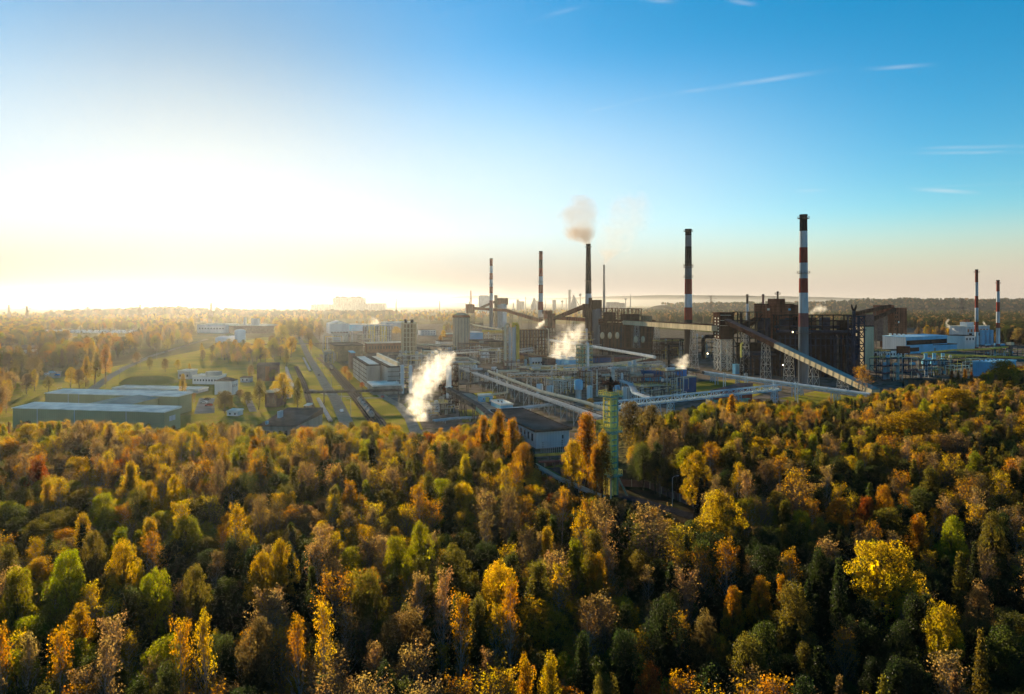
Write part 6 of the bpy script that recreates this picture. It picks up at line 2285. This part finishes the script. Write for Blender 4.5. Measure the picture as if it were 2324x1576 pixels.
process_unit('dark frame between the cream hall and the conveyor house', 1988, 838, 22, 12, 16, 3, 'sootb', 'rustd', 6, 10, 87, floors='sootb', nx=3)
process_unit('dark frame at the foot of the slim red and white chimneys', 2262, 812, 50, 12, 13, 3, 'sootb', 'sky', 6, 12, 88, floors='sootb', nx=5)
o = at(2050, 846)
t = thing('rust_box', 'square rusty bin standing over the blue black conveyor house', 'bin', o)
MB().cbox(o + UP * 17, 8, 7, 6).build('bin', M['rust'], t)
for k in range(4):
    c = o + AX_V * (-3.5 if k % 2 else 3.5) + AX_U * (-2.5 if k < 2 else 2.5)
    MB().bar(c, c + UP * 17, .7).build('leg', M['sootb'], t)
GV3 = 'three pale blue ventilators in a row'
for i, px in enumerate((2101, 2120, 2140)):
    o = at(px, 838)
    t = thing('ventilator', ['leftmost pale blue ventilator with square chimney', 'middle pale blue ventilator with square chimney', 'rightmost pale blue ventilator with square chimney'][i], 'ventilator', o, GV3)
    z = height_at(816, o[1])
    MB().lathe(o, [(3.0, z - 5), (3.6, z - 2.5), (3.2, z - .5), (1.5, z + .7), (1.4, z + 2), (1.5, z + 5.4), (1.8, z + 5.6)], 16).build('hood', M['sky'], t)
    for k in range(3):
        a = k * 2.1
        c = o + np.array([math.cos(a) * 2.6, math.sin(a) * 2.6, 0])
        MB().bar(c, c + UP * (z - 4.5), .5).build('leg', M['bsteel'], t)
pipeline('upper yellow pipe reaching right to a tall post, right edge', [at(2092, 802, 12), at(2163, 795, 12), at(2238, 793, 12), at(2291, 787, 12)], .95, 'ypipe', 30, 'dsteel')
pipeline('lower yellow pipe running off the right edge', [at(2096, 803, 11), at(2200, 808, 11), at(2420, 816, 11)], 1.0, 'ypipe', 30, 'dsteel')
t = thing('post_box', 'ochre box on a post at the end of the upper yellow pipe', 'post', at(2293, 812))
c = at(2293, 812)
MB().cbox(c, 2.6, 2.6, 14).build('post', M['dsteel'], t)
MB().cbox(c + UP * 14.02, 5, 5, 3).build('box', M['cream'], t)
pipeline('orange arched duct before the ventilators', [at(2060, 842, 10), at(2078, 838, 10), at(2090, 851, 6), at(2093, 868, 1)], .9, 'bandp', 0, collar=False)
# ================================================================ the flare tower in the clearing
o = at(1386, 1124)
y = o[1]
uT, vT = unit([-.60, .80, 0]), unit([.80, .60, 0])
t = thing('flare_tower', 'green and yellow flare tower with three railed platforms rising from the clearing', 'flare tower', o)


def zr(row):
    return height_at(row, y)


zt = zr(893)
w = 2.35
for i, (sx, sy) in enumerate(((-1, -1), (1, -1), (1, 1), (-1, 1))):
    c = o + vT * sx * w / 1.0 * .62 + uT * sy * w * .62
    MB().bar(c + UP * .0, c + UP * zt, .55).build('post', M['green' if i == 1 else 'yellow'], t)
MB().lathe(o, [(.85, .2), (.85, zt + .4)], 14).build('shaft', M['yellow'], t)
MB().lathe(o + vT * .95 - uT * 1.1, [(.48, .2), (.48, zt)], 10).build('yellow_pipe', M['yellow'], t)
MB().lathe(o - vT * .6 - uT * 1.3, [(.40, .2), (.40, zt)], 10).build('yellow_pipe', M['yellow'], t)
g = MB()
for k in range(15):
    z = zr(1075) + (zt - zr(1075)) * k / 14
    cs = [o + vT * sx * 1.5 + uT * sy * 1.5 + UP * z for sx, sy in ((-1, -1), (1, -1), (1, 1), (-1, 1))]
    for i in range(4):
        g.bar(cs[i], cs[(i + 1) % 4], .42)
g.build('ring', M['green'], t)
l = MB()
for k in (-.28, .28):
    q = o - vT * 1.9 - uT * .4 + uT * k
    l.bar(q + UP * 1, q + UP * zt, .1)
for k in range(70):
    z = 1 + (zt - 1) * k / 70
    q = o - vT * 1.9 - uT * .4 + UP * z
    l.bar(q - uT * .28, q + uT * .28, .07)
for k in range(24):
    z = zr(1070) + (zt - zr(1070)) * k / 24
    q = o - vT * 1.9 - uT * .4 + UP * z
    for a, b in (((0, .45), (-.7, .4)), ((-.7, .4), (-.9, 0)), ((-.9, 0), (-.7, -.4)), ((-.7, -.4), (0, -.45))):
        l.bar(q + vT * a[0] + uT * a[1], q + vT * b[0] + uT * b[1], .06)
l.build('ladder', M['yellow'], t)
for row, s in ((1076, 5.2), (977, 5.2), (897, 5.4)):
    z = zr(row)
    MB().obox(o - vT * s / 2 - uT * s / 2 + UP * (z - .5), vT * s, uT * s, UP * .5).build('platform', M['green'], t)
    rail_deck(t, o, s - .1, s - .1, z + .01, 'yellow', 'railing', uT, vT, 1.35, .12, 7)
for i, (sx, sy) in enumerate(((-1, -1), (1, -1), (1, 1), (-1, 1))):
    a = o + vT * sx * 1.5 + uT * sy * 1.5 + UP * zr(1080)
    b = o + vT * sx * 3.6 + uT * sy * 3.6
    MB().bar(b, a, .5).build('leg', M['green' if i % 2 else 'cream'], t)
MB().lathe(o, [(.75, zt), (.7, zt + 1.5), (1.0, zt + 2.2), (.8, zt + 4.1), (.45, zt + 4.3), (.4, zt + 5.0)], 14).build('burner', M['soot'], t)
MB().lathe(o, [(.9, zt + 2.5), (2.9, zt + 2.9), (2.9, zt + 3.2), (.9, zt + 3.3)], 20, caps=False).build('heat_shield', M['rustd'], t)
g = MB()
rgf = np.random.default_rng(4)
for k in range(16):
    a = k * 2 * math.pi / 16
    c = o + np.array([math.cos(a) * 2.6, math.sin(a) * 2.6, zt + 3.1])
    g.bar(c, c + UP * rgf.uniform(.5, 1.1), .16)
    g.bar(c + UP * .4, o + UP * (zt + rgf.uniform(3.4, 4.4)), .1)
g.build('burner_ring', M['rust'], t)
for k in range(5):
    a = k * 1.25
    c = o + np.array([math.cos(a) * 1.1, math.sin(a) * 1.1, zt + .2])
    MB().tube([c, c + UP * 2.4, c + UP * 3.6 + np.array([math.cos(a), math.sin(a), 0]) * .8], .13, 6).build('pilot_pipe', M['dsteel'], t)

# pipes, wall and fences in the clearing
pipeline('thick ochre pipe crossing the gap in front of the brown roofed building', [at(1214, 1034, 3.2), at(1278, 1030, 3.2), at(1330, 1024, 3.2)], .55, 'ypipe', 12, 'dsteel', n=12, zmin=1)
pipeline('pinkish pipe below the thick ochre pipe in the gap', [at(1222, 1049, 2.0), at(1284, 1046, 2.0), at(1330, 1040, 2.0)], .45, 'bandp', 12, 'dsteel', n=12, zmin=1)
rack('rail like pair of pale pipes leading through the clearing to the flare tower', [at(1213, 1055, 1.6), at(1262, 1083, 1.4), at(1370, 1130, 1.2)], 4, .2, 1.9, 'pipe', 'steel', 6, rails=False)
t = thing('white_rack', 'white slatted pipe bridge behind the thick ochre pipe', 'pipe rack', at(1225, 1030))
g = MB()
for k in range(12):
    q = at(1228 + 4.4 * k, 1028)
    g.bar(q, q + UP * 4.6, .12)
for z in (2.9, 3.6, 4.5):
    g.bar(at(1226, 1028) + UP * z, at(1280, 1027) + UP * z, .22)
g.build('slats', M['wpipe'], t)


def wall_run(label, pts, h, m, thick=.25, name='wall', post=True, cat='wall'):
    t = thing(name, label, cat, pts[0])
    for i in range(len(pts) - 1):
        d = unit(pts[i + 1] - pts[i])
        s = np.cross(d, UP)
        L = np.linalg.norm(pts[i + 1] - pts[i])
        n = max(1, int(L / 3))
        for k in range(n):
            q = pts[i] + d * L * k / n
            MB().obox(q + d * .12 - s * thick / 2, d * (L / n - .24), s * thick, UP * h).build('panel', M[m], t)
            MB().obox(q - d * .12 - s * thick, d * .24, s * thick * 2, UP * (h + .15)).build('post', M['conc'], t)
    return t


wall_run('grey concrete panel wall between the road and the orange trees', [at(1288, 1052), at(1320, 1070), at(1362, 1093)], 2.4, 'conc')
wall_run('dark concrete panel wall beyond the flare tower', [at(1405, 1104), at(1462, 1106), at(1476, 1110), at(1590, 1158)], 2.2, 'plum')
wall_run('short dark wall at the bend below the ochre pipe', [at(1236, 1060), at(1286, 1052)], 1.8, 'plum')
GL = 'slim lamp posts along the forest road'
for i, (px, py, l) in enumerate([(1526, 1150, 'slim grey lamp post on the dark road right of the flare tower'), (1449, 1098, 'slim grey lamp post just right of the flare tower')]):
    o = at(px, py)
    t = thing('lamp_post', l, 'lamp post', o, GL)
    MB().tube([o, o + UP * 8.5], [.12, .07], 8).build('pole', M['steel'], t)
    MB().tube([o + UP * 8.4, o + UP * 8.9 + AX_V * .6, o + UP * 9 + AX_V * 1.6], .06, 6).build('arm', M['steel'], t)
    MB().obox(o + UP * 8.88 + AX_V * 1.5 - AX_U * .15, AX_V * .7, AX_U * .3, UP * .16).build('lamp_head', M['lgrey'], t)
GL2 = 'slim lamp posts along the street left of the green halls'
first = None
for i, (px, py) in enumerate([(272, 862), (318, 838), (356, 818), (160, 905), (130, 920)]):
    o = at(px, py)
    words = ['beside the road by the grass mound', 'beside the road near its bend', 'where the road vanishes among trees', 'left of the rear green hall', 'among trees left of the green halls']
    if first is None:
        first = t = thing('lamp_post', 'thin street lamp ' + words[i], 'lamp post', o, GL2)
        MB().tube([o, o + UP * 10], [.14, .08], 8).build('pole', M['steel'], t)
        MB().tube([o + UP * 9.9, o + UP * 10.4 + AX_V * .7, o + UP * 10.5 + AX_V * 1.8], .07, 6).build('arm', M['steel'], t)
        MB().obox(o + UP * 10.38 + AX_V * 1.7 - AX_U * .17, AX_V * .8, AX_U * .34, UP * .18).build('lamp_head', M['lgrey'], t)
    else:
        copy_thing(first, o, 'thin street lamp ' + words[i])
# ================================================================ the skyline in the haze
def block(name, label, cat, px0, px1, rt, rb, y, m, depth=60, group=None):
    t = thing(name, label, cat, atd((px0 + px1) / 2, 0, y) * [1, 1, 0], group)
    p = atd(px0, 0, y) * [1, 1, 0]
    w = (px1 - px0) / FPX * y
    h = height_at(rt, y)
    MB().obox(p, np.array([w, 0, 0]), np.array([0, depth, 0]), UP * h).build('wall', M[m], t)
    MB().obox(p + UP * (h + .02) + np.array([w * .1, depth * .1, 0]), np.array([w * .8, 0, 0]), np.array([0, depth * .8, 0]), UP * h * .03).build('roof', M['roofd'], t)
    return t, p, w, h


t, p, w, h = block('power_station', 'big grey power station block on the hazy horizon', 'power station', 755, 825, 676, 706, 5200, 'conc', 90)
for k in range(4):
    MB().obox(p + np.array([w * (.06 + .2 * k + (.1 if k > 1 else 0)), 20, h]), np.array([w * .14, 0, 0]), np.array([0, 50, 0]), UP * 11).build('boiler_house', M['conc'], t)
for k in (.1, .27, .77):
    q = p + np.array([w * k, 40, h])
    MB().lathe(q, [(3, 0), (2.5, 24)], 12).build('stack', M['conc'], t)
block('power_station_wing', 'lower wing left of the hazy power station', 'factory', 706, 752, 691, 706, 5200, 'conc')
block('power_station_wing', 'lower wing right of the hazy power station', 'factory', 829, 874, 689, 706, 5200, 'conc')
for i, (px, rt, y, l) in enumerate([(899, 671, 4700, 'thin mast right of the hazy power station'), (998, 682, 4200, 'second thin mast right of the hazy power station'), (1431, 668, 5600, 'thin chimney alone on the horizon between the chimneys'), (1065, 684, 4600, 'thin stack left of the leftmost coal tower'), (1057, 688, 4600, 'shorter thin stack left of the leftmost coal tower')]):
    o = atd(px, 0, y) * [1, 1, 0]
    tag(MB().lathe(o, [(5, 0), (2.6, height_at(rt, y))], 10).build('horizon_stack', M['stack']), l, 'chimney', 'thin stacks on the horizon')
t, p, w, h = block('hazy_plant', 'pale plant block behind the leftmost striped chimney', 'factory', 1086, 1110, 672, 704, 4600, 'lgrey')
o = atd(1068.5, 0, 4600) * [1, 1, 0]
t = thing('lattice_tower', 'faint red and white lattice tower left of the leftmost chimney', 'tower', o)
MB().lattice_mast(o, 14, 5, 0, height_at(660, 4600), 2.0, 7).build('mast', M['bandp'], t)
rgs = np.random.default_rng(8)
for i, (px, rt, w, k) in enumerate([(1165, 688, 3, 0), (1175, 680, 6, 1), (1183, 684, 14, 2), (1193, 672, 2, 0), (1212, 676, 16, 3), (1224, 683, 10, 2), (1238, 682, 2, 0), (1258, 681, 8, 1), (1276, 682, 4, 4), (1285, 679, 2, 0),
                                    (1293, 658, 5, 1), (1302, 670, 16, 3), (1317, 666, 4, 4), (1391, 686, 28, 2), (1410, 688, 16, 2), (1420, 676, 4, 4)]):
    y = 6200
    o = atd(px, 0, y) * [1, 1, 0]
    H = height_at(rt, y)
    ww = w / FPX * y
    kind = ('slim stack', 'square tower', 'low block', 'blast furnace shape', 'water tower')[k]
    t = thing(('skyline_stack', 'skyline_tower', 'skyline_block', 'blast_furnace', 'water_tower')[k], f"faint {kind} on the hazy steelworks skyline, " + ORD[i] .strip() + (' from left' if i else 'leftmost'), 'skyline', o, 'steelworks skyline in the haze')
    b = MB()
    if k == 0:
        b.lathe(o, [(ww * .5, 0), (ww * .35, H)], 10)
    elif k in (1, 2):
        b.obox(o - np.array([ww / 2, 0, 0]), np.array([ww, 0, 0]), np.array([0, 40, 0]), UP * H)
    elif k == 3:
        b.lathe(o, [(ww * .5, 0), (ww * .42, H * .45), (ww * .16, H * .8), (ww * .1, H)], 12)
        b.bar(o + np.array([ww * 1.1, 0, 10]), o + UP * H * .95, 8)
    else:
        b.lathe(o, [(ww * .25, 0), (ww * .22, H * .8), (ww * .7, H * .87), (ww * .7, H * .95), (ww * .1, H)], 12)
    b.build('wall' if k in (1, 2) else 'shell', M['stack'], t)

# pylons
GP = 'power line pylons in the haze'


def pylon(px, rt, y, label, wide=1.0):
    o = atd(px, 0, y) * [1, 1, 0]
    H = height_at(rt, y)
    t = thing('pylon', label, 'pylon', o, GP)
    X, Y = np.array([1.0, 0, 0]), np.array([0, 1.0, 0])
    MB().lattice_mast(o, H * .17, H * .035, 0, H, .9, 8, Y, X).build('mast', M['dsteel'], t)
    b = MB()
    for z, l in ((.72, .22), (.84, .30), (.95, .20)):
        b.bar(o + UP * H * z - X * H * l * wide, o + UP * H * z + X * H * l * wide, 1.0)
        for s in (-1, 1):
            b.bar(o + UP * H * z + X * s * H * l * wide, o + UP * H * min(z + .07, 1), .7)
    b.build('cross_arm', M['dsteel'], t)
    return o, H


pyl = []
for px, rt, y, l in [(20, 692, 2500, 'leftmost pylon in the haze'), (61, 695, 2100, 'wide headed pylon near the left edge'), (199, 696, 2600, 'small pylon left of the hazy hill'), (318, 691, 2300, 'tall pylon in front of the hazy hill'), (479, 687, 2300, 'pylon under the setting sun'),
                     (1614, 671, 3600, 'pylon on the wood between the two tallest chimneys'), (2183, 679, 2600, 'pylon over the dark woods left of the slim chimneys'), (1830, 682, 4200, 'pylon behind the tallest chimney')]:
    pyl.append(pylon(px, rt, y, l, 1.0))
# ================================================================ steam and smoke
def plume(name, label, path, dens, col, seed=0, aniso=.25, scale=.16, thr=.18, cat='steam', soft=.95, zf=None):
    """cloud of vapour: path = [(x, y, z, radius)...]; one closed hull filled with an uneven volume"""
    b = MB()
    pts = [np.array(p[:3]) for p in path]
    rs = [p[3] * 1.25 for p in path]
    # hull: tube through the path with closed, tapered ends
    p = [pts[0] - (pts[1] - pts[0]) * .02] + pts + [pts[-1] + unit(pts[-1] - pts[-2]) * rs[-1] * .9]
    r = [rs[0] * .3] + rs + [rs[-1] * .25]
    # finer
    q, rr = [], []
    for i in range(len(p) - 1):
        for k in range(4):
            f = k / 4
            q.append(p[i] * (1 - f) + p[i + 1] * f)
            rr.append(r[i] * (1 - f) + r[i + 1] * f)
    q.append(p[-1])
    rr.append(r[-1])
    b.tube(q, [k * 1.3 for k in rr], 20)
    m = bpy.data.materials.new(name + '_vapour')
    m.use_nodes = True
    nt = m.node_tree
    for n in list(nt.nodes):
        nt.nodes.remove(n)
    N, Lk = nt.nodes.new, nt.links.new
    out = N('ShaderNodeOutputMaterial')
    pv = N('ShaderNodeVolumePrincipled')
    pv.inputs['Color'].default_value = (*col, 1)
    pv.inputs['Anisotropy'].default_value = aniso
    tc = N('ShaderNodeTexCoord')
    # distance from the curved axis, as share of the radius there: nearest of the axis points
    best = None
    for i in range(0, len(q), 2):
        d = N('ShaderNodeVectorMath')
        d.operation = 'DISTANCE'
        Lk(tc.outputs['Object'], d.inputs[0])
        d.inputs[1].default_value = tuple(float(c) for c in q[i])
        s = N('ShaderNodeMath')
        s.operation = 'DIVIDE'
        Lk(d.outputs['Value'], s.inputs[0])
        s.inputs[1].default_value = float(max(rr[i], .2))
        if best is None:
            best = s.outputs[0]
        else:
            mn = N('ShaderNodeMath')
            mn.operation = 'MINIMUM'
            Lk(best, mn.inputs[0])
            Lk(s.outputs[0], mn.inputs[1])
            best = mn.outputs[0]
    nz = N('ShaderNodeTexNoise')
    nz.inputs['Scale'].default_value = scale
    nz.inputs['Detail'].default_value = 6
    nz.inputs['Roughness'].default_value = .68
    mp = N('ShaderNodeMapping')
    mp.inputs['Location'].default_value = (seed * 13.7, seed * 5.1, seed * 3.3)
    Lk(tc.outputs['Object'], mp.inputs['Vector'])
    Lk(mp.outputs[0], nz.inputs['Vector'])
    # (1 - distance) plus centred noise, thresholded softly
    a = N('ShaderNodeMath')
    a.operation = 'MULTIPLY_ADD'
    Lk(nz.outputs['Fac'], a.inputs[0])
    a.inputs[1].default_value = 3.3
    sb = N('ShaderNodeMath')
    sb.operation = 'SUBTRACT'
    sb.inputs[0].default_value = 1.0 - 1.65
    Lk(best, sb.inputs[1])
    Lk(sb.outputs[0], a.inputs[2])
    mr = N('ShaderNodeMapRange')
    mr.interpolation_type = 'SMOOTHSTEP'
    Lk(a.outputs[0], mr.inputs['Value'])
    mr.inputs['From Min'].default_value = thr
    mr.inputs['From Max'].default_value = thr + soft
    mr.inputs['To Max'].default_value = dens
    dsock = mr.outputs[0]
    if zf:
        # the jet is thick at the mouth and thins as it widens
        sx = N('ShaderNodeSeparateXYZ')
        Lk(tc.outputs['Object'], sx.inputs[0])
        zm = N('ShaderNodeMapRange')
        Lk(sx.outputs['Z'], zm.inputs['Value'])
        zm.inputs['From Min'].default_value, zm.inputs['From Max'].default_value = zf[0], zf[1]
        zm.inputs['To Min'].default_value, zm.inputs['To Max'].default_value = zf[2], zf[3]
        zz = N('ShaderNodeMath')
        zz.operation = 'MULTIPLY'
        Lk(dsock, zz.inputs[0])
        Lk(zm.outputs[0], zz.inputs[1])
        dsock = zz.outputs[0]
    Lk(dsock, pv.inputs['Density'])
    Lk(pv.outputs[0], out.inputs['Volume'])
    m.cycles.volume_step_rate = 1.0
    o = b.build(name, m)
    tag(o, label, cat, None, 'stuff')
    return o


def pp(rows, y, dy=0):
    """(column, row, half width on the sheet) at depth y"""
    out = []
    for i, (px, py, hw) in enumerate(rows):
        yy = y + dy * i
        p = atd(px, py, yy)
        out.append((p[0], p[1], p[2], hw / FPX * yy))
    return out


plume('steam_plume', 'big white cloud of steam rising in front of the panel sheds', pp([(972, 992, 13), (968, 970, 21), (957, 945, 27), (947, 920, 32), (952, 895, 30), (964, 872, 33), (981, 850, 37), (997, 831, 33), (1014, 816, 22)], 350), .17, (.95, .92, .88), 1, scale=.26, soft=1.15)
plume('steam_cloud', 'white steam drifting over the pale blue cooling cells', pp([(1266, 815, 14), (1268, 803, 25), (1276, 788, 29), (1290, 774, 31), (1308, 760, 26), (1316, 748, 14)], at(0, 840)[1] + 5), .05, (.95, .92, .88), 2, scale=.16)
plume('steam_cloud', 'second wisp of white steam between cells and scrubber frame', pp([(1303, 817, 8), (1300, 805, 14), (1292, 794, 14), (1290, 786, 8)], at(0, 842)[1] + 4), .07, (.95, .92, .88), 3, scale=.2)
plume('steam_puff', 'small steam puff over the bright blue fan box', pp([(1548, 838, 12), (1547, 830, 15), (1551, 820, 15), (1556, 813, 9)], at(0, 892)[1] + 5), .13, (.95, .92, .88), 4, scale=.35)
plume('smoke_plume', 'brown smoke drifting from the dark sooty chimney', pp([(1335, 558, 5), (1334, 550, 8), (1331, 541, 13), (1324, 528, 22), (1314, 514, 31), (1310, 498, 38), (1318, 484, 38)], at(0, 786)[1], 4), .012, zf=(148, 172, 7, 1), col=(.48, .33, .19), seed=5, aniso=0, scale=.035, thr=-.15, soft=.9, cat='smoke')
plume('smoke_plume', 'thin pinkish smoke above the pale grey chimney far behind', pp([(1371, 600, 3), (1375, 585, 8), (1382, 560, 22), (1400, 530, 36), (1420, 500, 44), (1440, 475, 40)], at(0, 722)[1], 10), .0018, zf=(230, 300, 7, 1), col=(.66, .50, .38), seed=6, aniso=0, scale=.014, thr=-.15, soft=.9, cat='smoke')
plume('steam_puff', 'white steam behind the black battery right of the tallest chimney', pp([(1838, 715, 6), (1848, 706, 10), (1858, 701, 12), (1868, 702, 9)], 640), .08, (.95, .92, .88), 7, scale=.25)
plume('steam_puff', 'small white steam puff beside the middle transfer tower', pp([(1218, 746, 6), (1225, 738, 8), (1232, 732, 6)], 1180), .08, (.97, .94, .9), 8, scale=.12)
plume('steam_puff', 'jet of white steam left of the slim red and white chimneys', pp([(2175, 754, 2), (2168, 751, 3.2), (2160, 747, 4), (2152, 741, 4.5), (2148, 734, 4), (2152, 727, 3)], 950), .1, (.95, .92, .88), 9, scale=.2)
plume('steam_puff', 'little white steam puff on the silo block roof', pp([(2238, 739, 2.5), (2234, 735, 3), (2231, 730, 2.5)], 990), .14, (.95, .92, .88), 10, scale=.3)
plume('steam_puff', 'low white steam cloud over the far white halls', pp([(838, 737, 5), (848, 731, 9), (860, 732, 8)], 1350), .04, (.97, .95, .9), 11, scale=.08)
plume('dust_cloud', 'tan dust hanging over the middle batteries', pp([(1180, 742, 10), (1280, 725, 26), (1400, 715, 26), (1480, 730, 16)], 1250), .0028, (.75, .62, .45), 12, aniso=.2, scale=.02, thr=-.15, soft=.95, cat='dust')
# ================================================================ trees among the buildings
GM = 'trees among the works'
MT = [
    # column, row of the foot, row of the tip, kind, colour, what it stands by
    (645, 925, 850, 'round', 'golden', 'tall golden tree beside the brown roofed hall'), (676, 932, 862, 'upright', 'olive', 'olive tree right of the tall golden tree by the rails'), (587, 930, 868, 'round', 'olive', 'olive tree left of the small brick house'),
    (620, 866, 840, 'round', 'lime green', 'small yellow green tree before the dark brick block'), (415, 905, 851, 'upright', 'golden', 'golden poplar at the end of the rear green hall'), (510, 938, 890, 'dome', 'olive', 'round bushy tree in front of the square white block'),
    (560, 925, 890, 'round', 'olive', 'bush beside the path left of the brick house'), (545, 910, 885, 'round', 'brown', 'bush right of the square white block'), (440, 930, 893, 'wispy', 'brown', 'thin brown tree at the corner of the rear green hall'),
    (430, 928, 890, 'wispy', 'tan', 'thin tan tree touching the rear green hall'), (78, 888, 840, 'upright', 'golden', 'bright golden tree left of the green halls'), (22, 900, 864, 'upright', 'golden', 'golden tree low at the left edge'),
    (60, 895, 850, 'round', 'brown', 'brown tree beside the bright golden tree'), (110, 890, 855, 'round', 'olive', 'olive bush right of the bright golden tree'), (240, 860, 785, 'upright', 'orange', 'orange tree beside the road bend'),
    (215, 872, 800, 'upright', 'golden', 'golden poplar left of the road bend'), (195, 878, 812, 'upright', 'golden', 'shorter golden poplar left of the road'), (160, 880, 835, 'round', 'golden', 'round golden tree by the small car park'),
    (180, 882, 840, 'round', 'brown', 'brown tree right of the small car park'), (35, 880, 820, 'upright', 'olive', 'olive tree over the left edge'), (80, 870, 812, 'round', 'brown', 'big brown tree behind the bright golden tree'),
    (120, 842, 800, 'round', 'olive', 'large olive tree behind the small car park'), (165, 835, 785, 'round', 'brown', 'broad brown tree behind the car park'), (205, 828, 778, 'round', 'golden', 'golden tree in the wood behind the car park'),
    (240, 885, 858, 'wispy', 'brown', 'thin columnar tree behind the rear green hall roof'), (215, 886, 862, 'wispy', 'brown', 'left thin columnar tree behind the green hall'), (200, 888, 864, 'bare', 'tan', 'bare tree behind the green hall left end'),
    (310, 830, 800, 'round', 'brown', 'brown tree on the right of the road'), (340, 840, 812, 'round', 'olive', 'olive bush on the bank over the mound'), (375, 845, 815, 'round', 'brown', 'broad brown bush behind the mound'),
    (405, 842, 818, 'round', 'golden', 'golden bush behind the mound, right'), (380, 800, 770, 'round', 'lime green', 'round yellow green tree above the mound'), (360, 800, 772, 'round', 'olive', 'olive tree left of the round yellow green tree'),
    (430, 850, 826, 'upright', 'golden', 'small golden tree by the pale workshop'), (460, 820, 795, 'round', 'brown', 'brown tree above the low white office'), (480, 825, 805, 'round', 'olive', 'olive bush above the low white office'),
    (570, 860, 830, 'round', 'brown', 'brown tree left of the dark brick block'), (590, 815, 770, 'round', 'golden', 'golden tree behind the dark brick block'), (560, 815, 778, 'round', 'golden', 'second golden tree behind the dark brick block'),
    (620, 812, 768, 'round', 'lime green', 'yellow green tree behind the dark brick block'), (650, 835, 790, 'upright', 'olive', 'olive tree right of the dark brick block'), (660, 812, 765, 'round', 'golden', 'golden tree beside the road top'),
    (640, 790, 740, 'round', 'lime green', 'tall tree at the far end of the road'), (680, 772, 735, 'round', 'olive', 'olive tree right of the far road end'), (660, 770, 728, 'round', 'olive', 'second olive tree at the far road end'),
    (700, 780, 745, 'round', 'brown', 'brown tree near the big white gabled hall'), (725, 770, 738, 'round', 'brown', 'brown tree touching the big white gabled hall'), (705, 800, 772, 'upright', 'golden', 'slim golden tree beside the thin pipe bridge'),
    (783, 855, 832, 'round', 'orange', 'orange bush left of the panel sheds'), (793, 868, 845, 'round', 'orange', 'second orange bush left of the panel sheds'), (822, 884, 868, 'round', 'rust red', 'small red bush at the foot of the panel sheds'),
    (900, 760, 742, 'dome', 'golden', 'golden tree left of the grid tower'), (1000, 778, 762, 'round', 'orange', 'orange tree before the two storey office'), (1006, 770, 750, 'round', 'golden', 'golden tree right of the two storey office'),
    (520, 800, 770, 'round', 'olive', 'olive tree before the low round tanks'), (545, 812, 785, 'upright', 'golden', 'golden tree right of the low round tanks'), (500, 798, 775, 'round', 'golden', 'golden bush before the low round tanks'),
    (590, 880, 860, 'round', 'brown', 'brown bush before the dark brick block'), (20, 848, 805, 'round', 'brown', 'brown tree before the edge factory'), (50, 845, 800, 'round', 'olive', 'olive tree right of the edge factory'),
    (1340, 935, 905, 'round', 'olive', 'dark olive tree under the thick cream pipeline'), (1240, 760, 745, 'round', 'brown', 'brown tree far behind the cooling rack'),
    (2050, 880, 862, 'conifer', 'dark green', 'dark spruce at the edge below the brick shed'), (2300, 880, 830, 'round', 'yellow', 'yellow tree beside the biggest golden tree'), (2190, 872, 838, 'upright', 'orange', 'orange tree left of the blue shed'),
    (2160, 880, 842, 'upright', 'rust red', 'reddish tree before the brick shed'), (2175, 878, 846, 'upright', 'brown', 'brown tree before the dark pipe tangle'), (2205, 876, 846, 'upright', 'rust red', 'reddish tree below the blue shed'),
]
for px, py, pt, kind, colour, label in MT:
    q = at(px, py)
    h = (py - pt) * q[1] / FPX
    k = BYK[kind][0]
    wide = 1.15 if kind in ('round', 'dome') else 1.1
    if h < 9 and kind == 'round':
        wide = 1.5
    plant(kind, q[0], q[1], h, colour, wide, label, GM)
# the belt of trees behind the road and halls, too many to count
belt = []
for n, poly, hs in ((170, [(95, 812), (240, 788), (330, 775), (430, 762), (480, 770), (400, 795), (300, 802), (210, 835), (140, 838), (60, 845), (-80, 870), (-80, 820)], (14, 22)),
                    (110, [(540, 780), (640, 760), (665, 790), (640, 822), (560, 835), (480, 815), (440, 812)], (9, 16)),
                    (160, [(640, 730), (720, 735), (740, 745), (690, 775), (660, 770), (540, 768), (440, 775), (420, 765)], (13, 22)),
                    (60, [(-80, 880), (20, 880), (28, 940), (0, 960), (-80, 960)], (12, 17)),
                    (40, [(2040, 770), (2160, 778), (2190, 770), (2330, 780), (2330, 765), (2150, 755)], (16, 22)),
                    (80, [(1000, 745), (1060, 742), (1062, 750), (950, 757), (800, 738), (900, 733)], (10, 15))):
    rec = far_recs(n, poly, hs, kinds=('round', 'upright', 'spread', 'bare'), p=(.5, .3, .12, .08))
    for r in rec:
        r['wide'] *= .9
    belt += rec
tree_mass('tree_belt', belt, 'belts of golden trees filling the ground between the roads and halls', 'tree belt')
# ================================================================ haze: the evening air over the whole scene
HAZE_D = 0.000026
me = bpy.data.meshes.new('haze')
mb = MB()
mb.obox((-36000, -380, -1.2), (72000, 0, 0), (0, 37000, 0), (0, 0, 186))
hm = bpy.data.materials.new('haze_air')
hm.use_nodes = True
nt = hm.node_tree
for n in list(nt.nodes):
    nt.nodes.remove(n)
ho = nt.nodes.new('ShaderNodeOutputMaterial')
pv = nt.nodes.new('ShaderNodeVolumePrincipled')
pv.inputs['Color'].default_value = (.51, .515, .53, 1)
pv.inputs['Density'].default_value = HAZE_D
pv.inputs['Anisotropy'].default_value = 0.66
nt.links.new(pv.outputs[0], ho.inputs['Volume'])
hz = mb.build('haze', hm)
tag(hz, None, None, None, 'stuff')
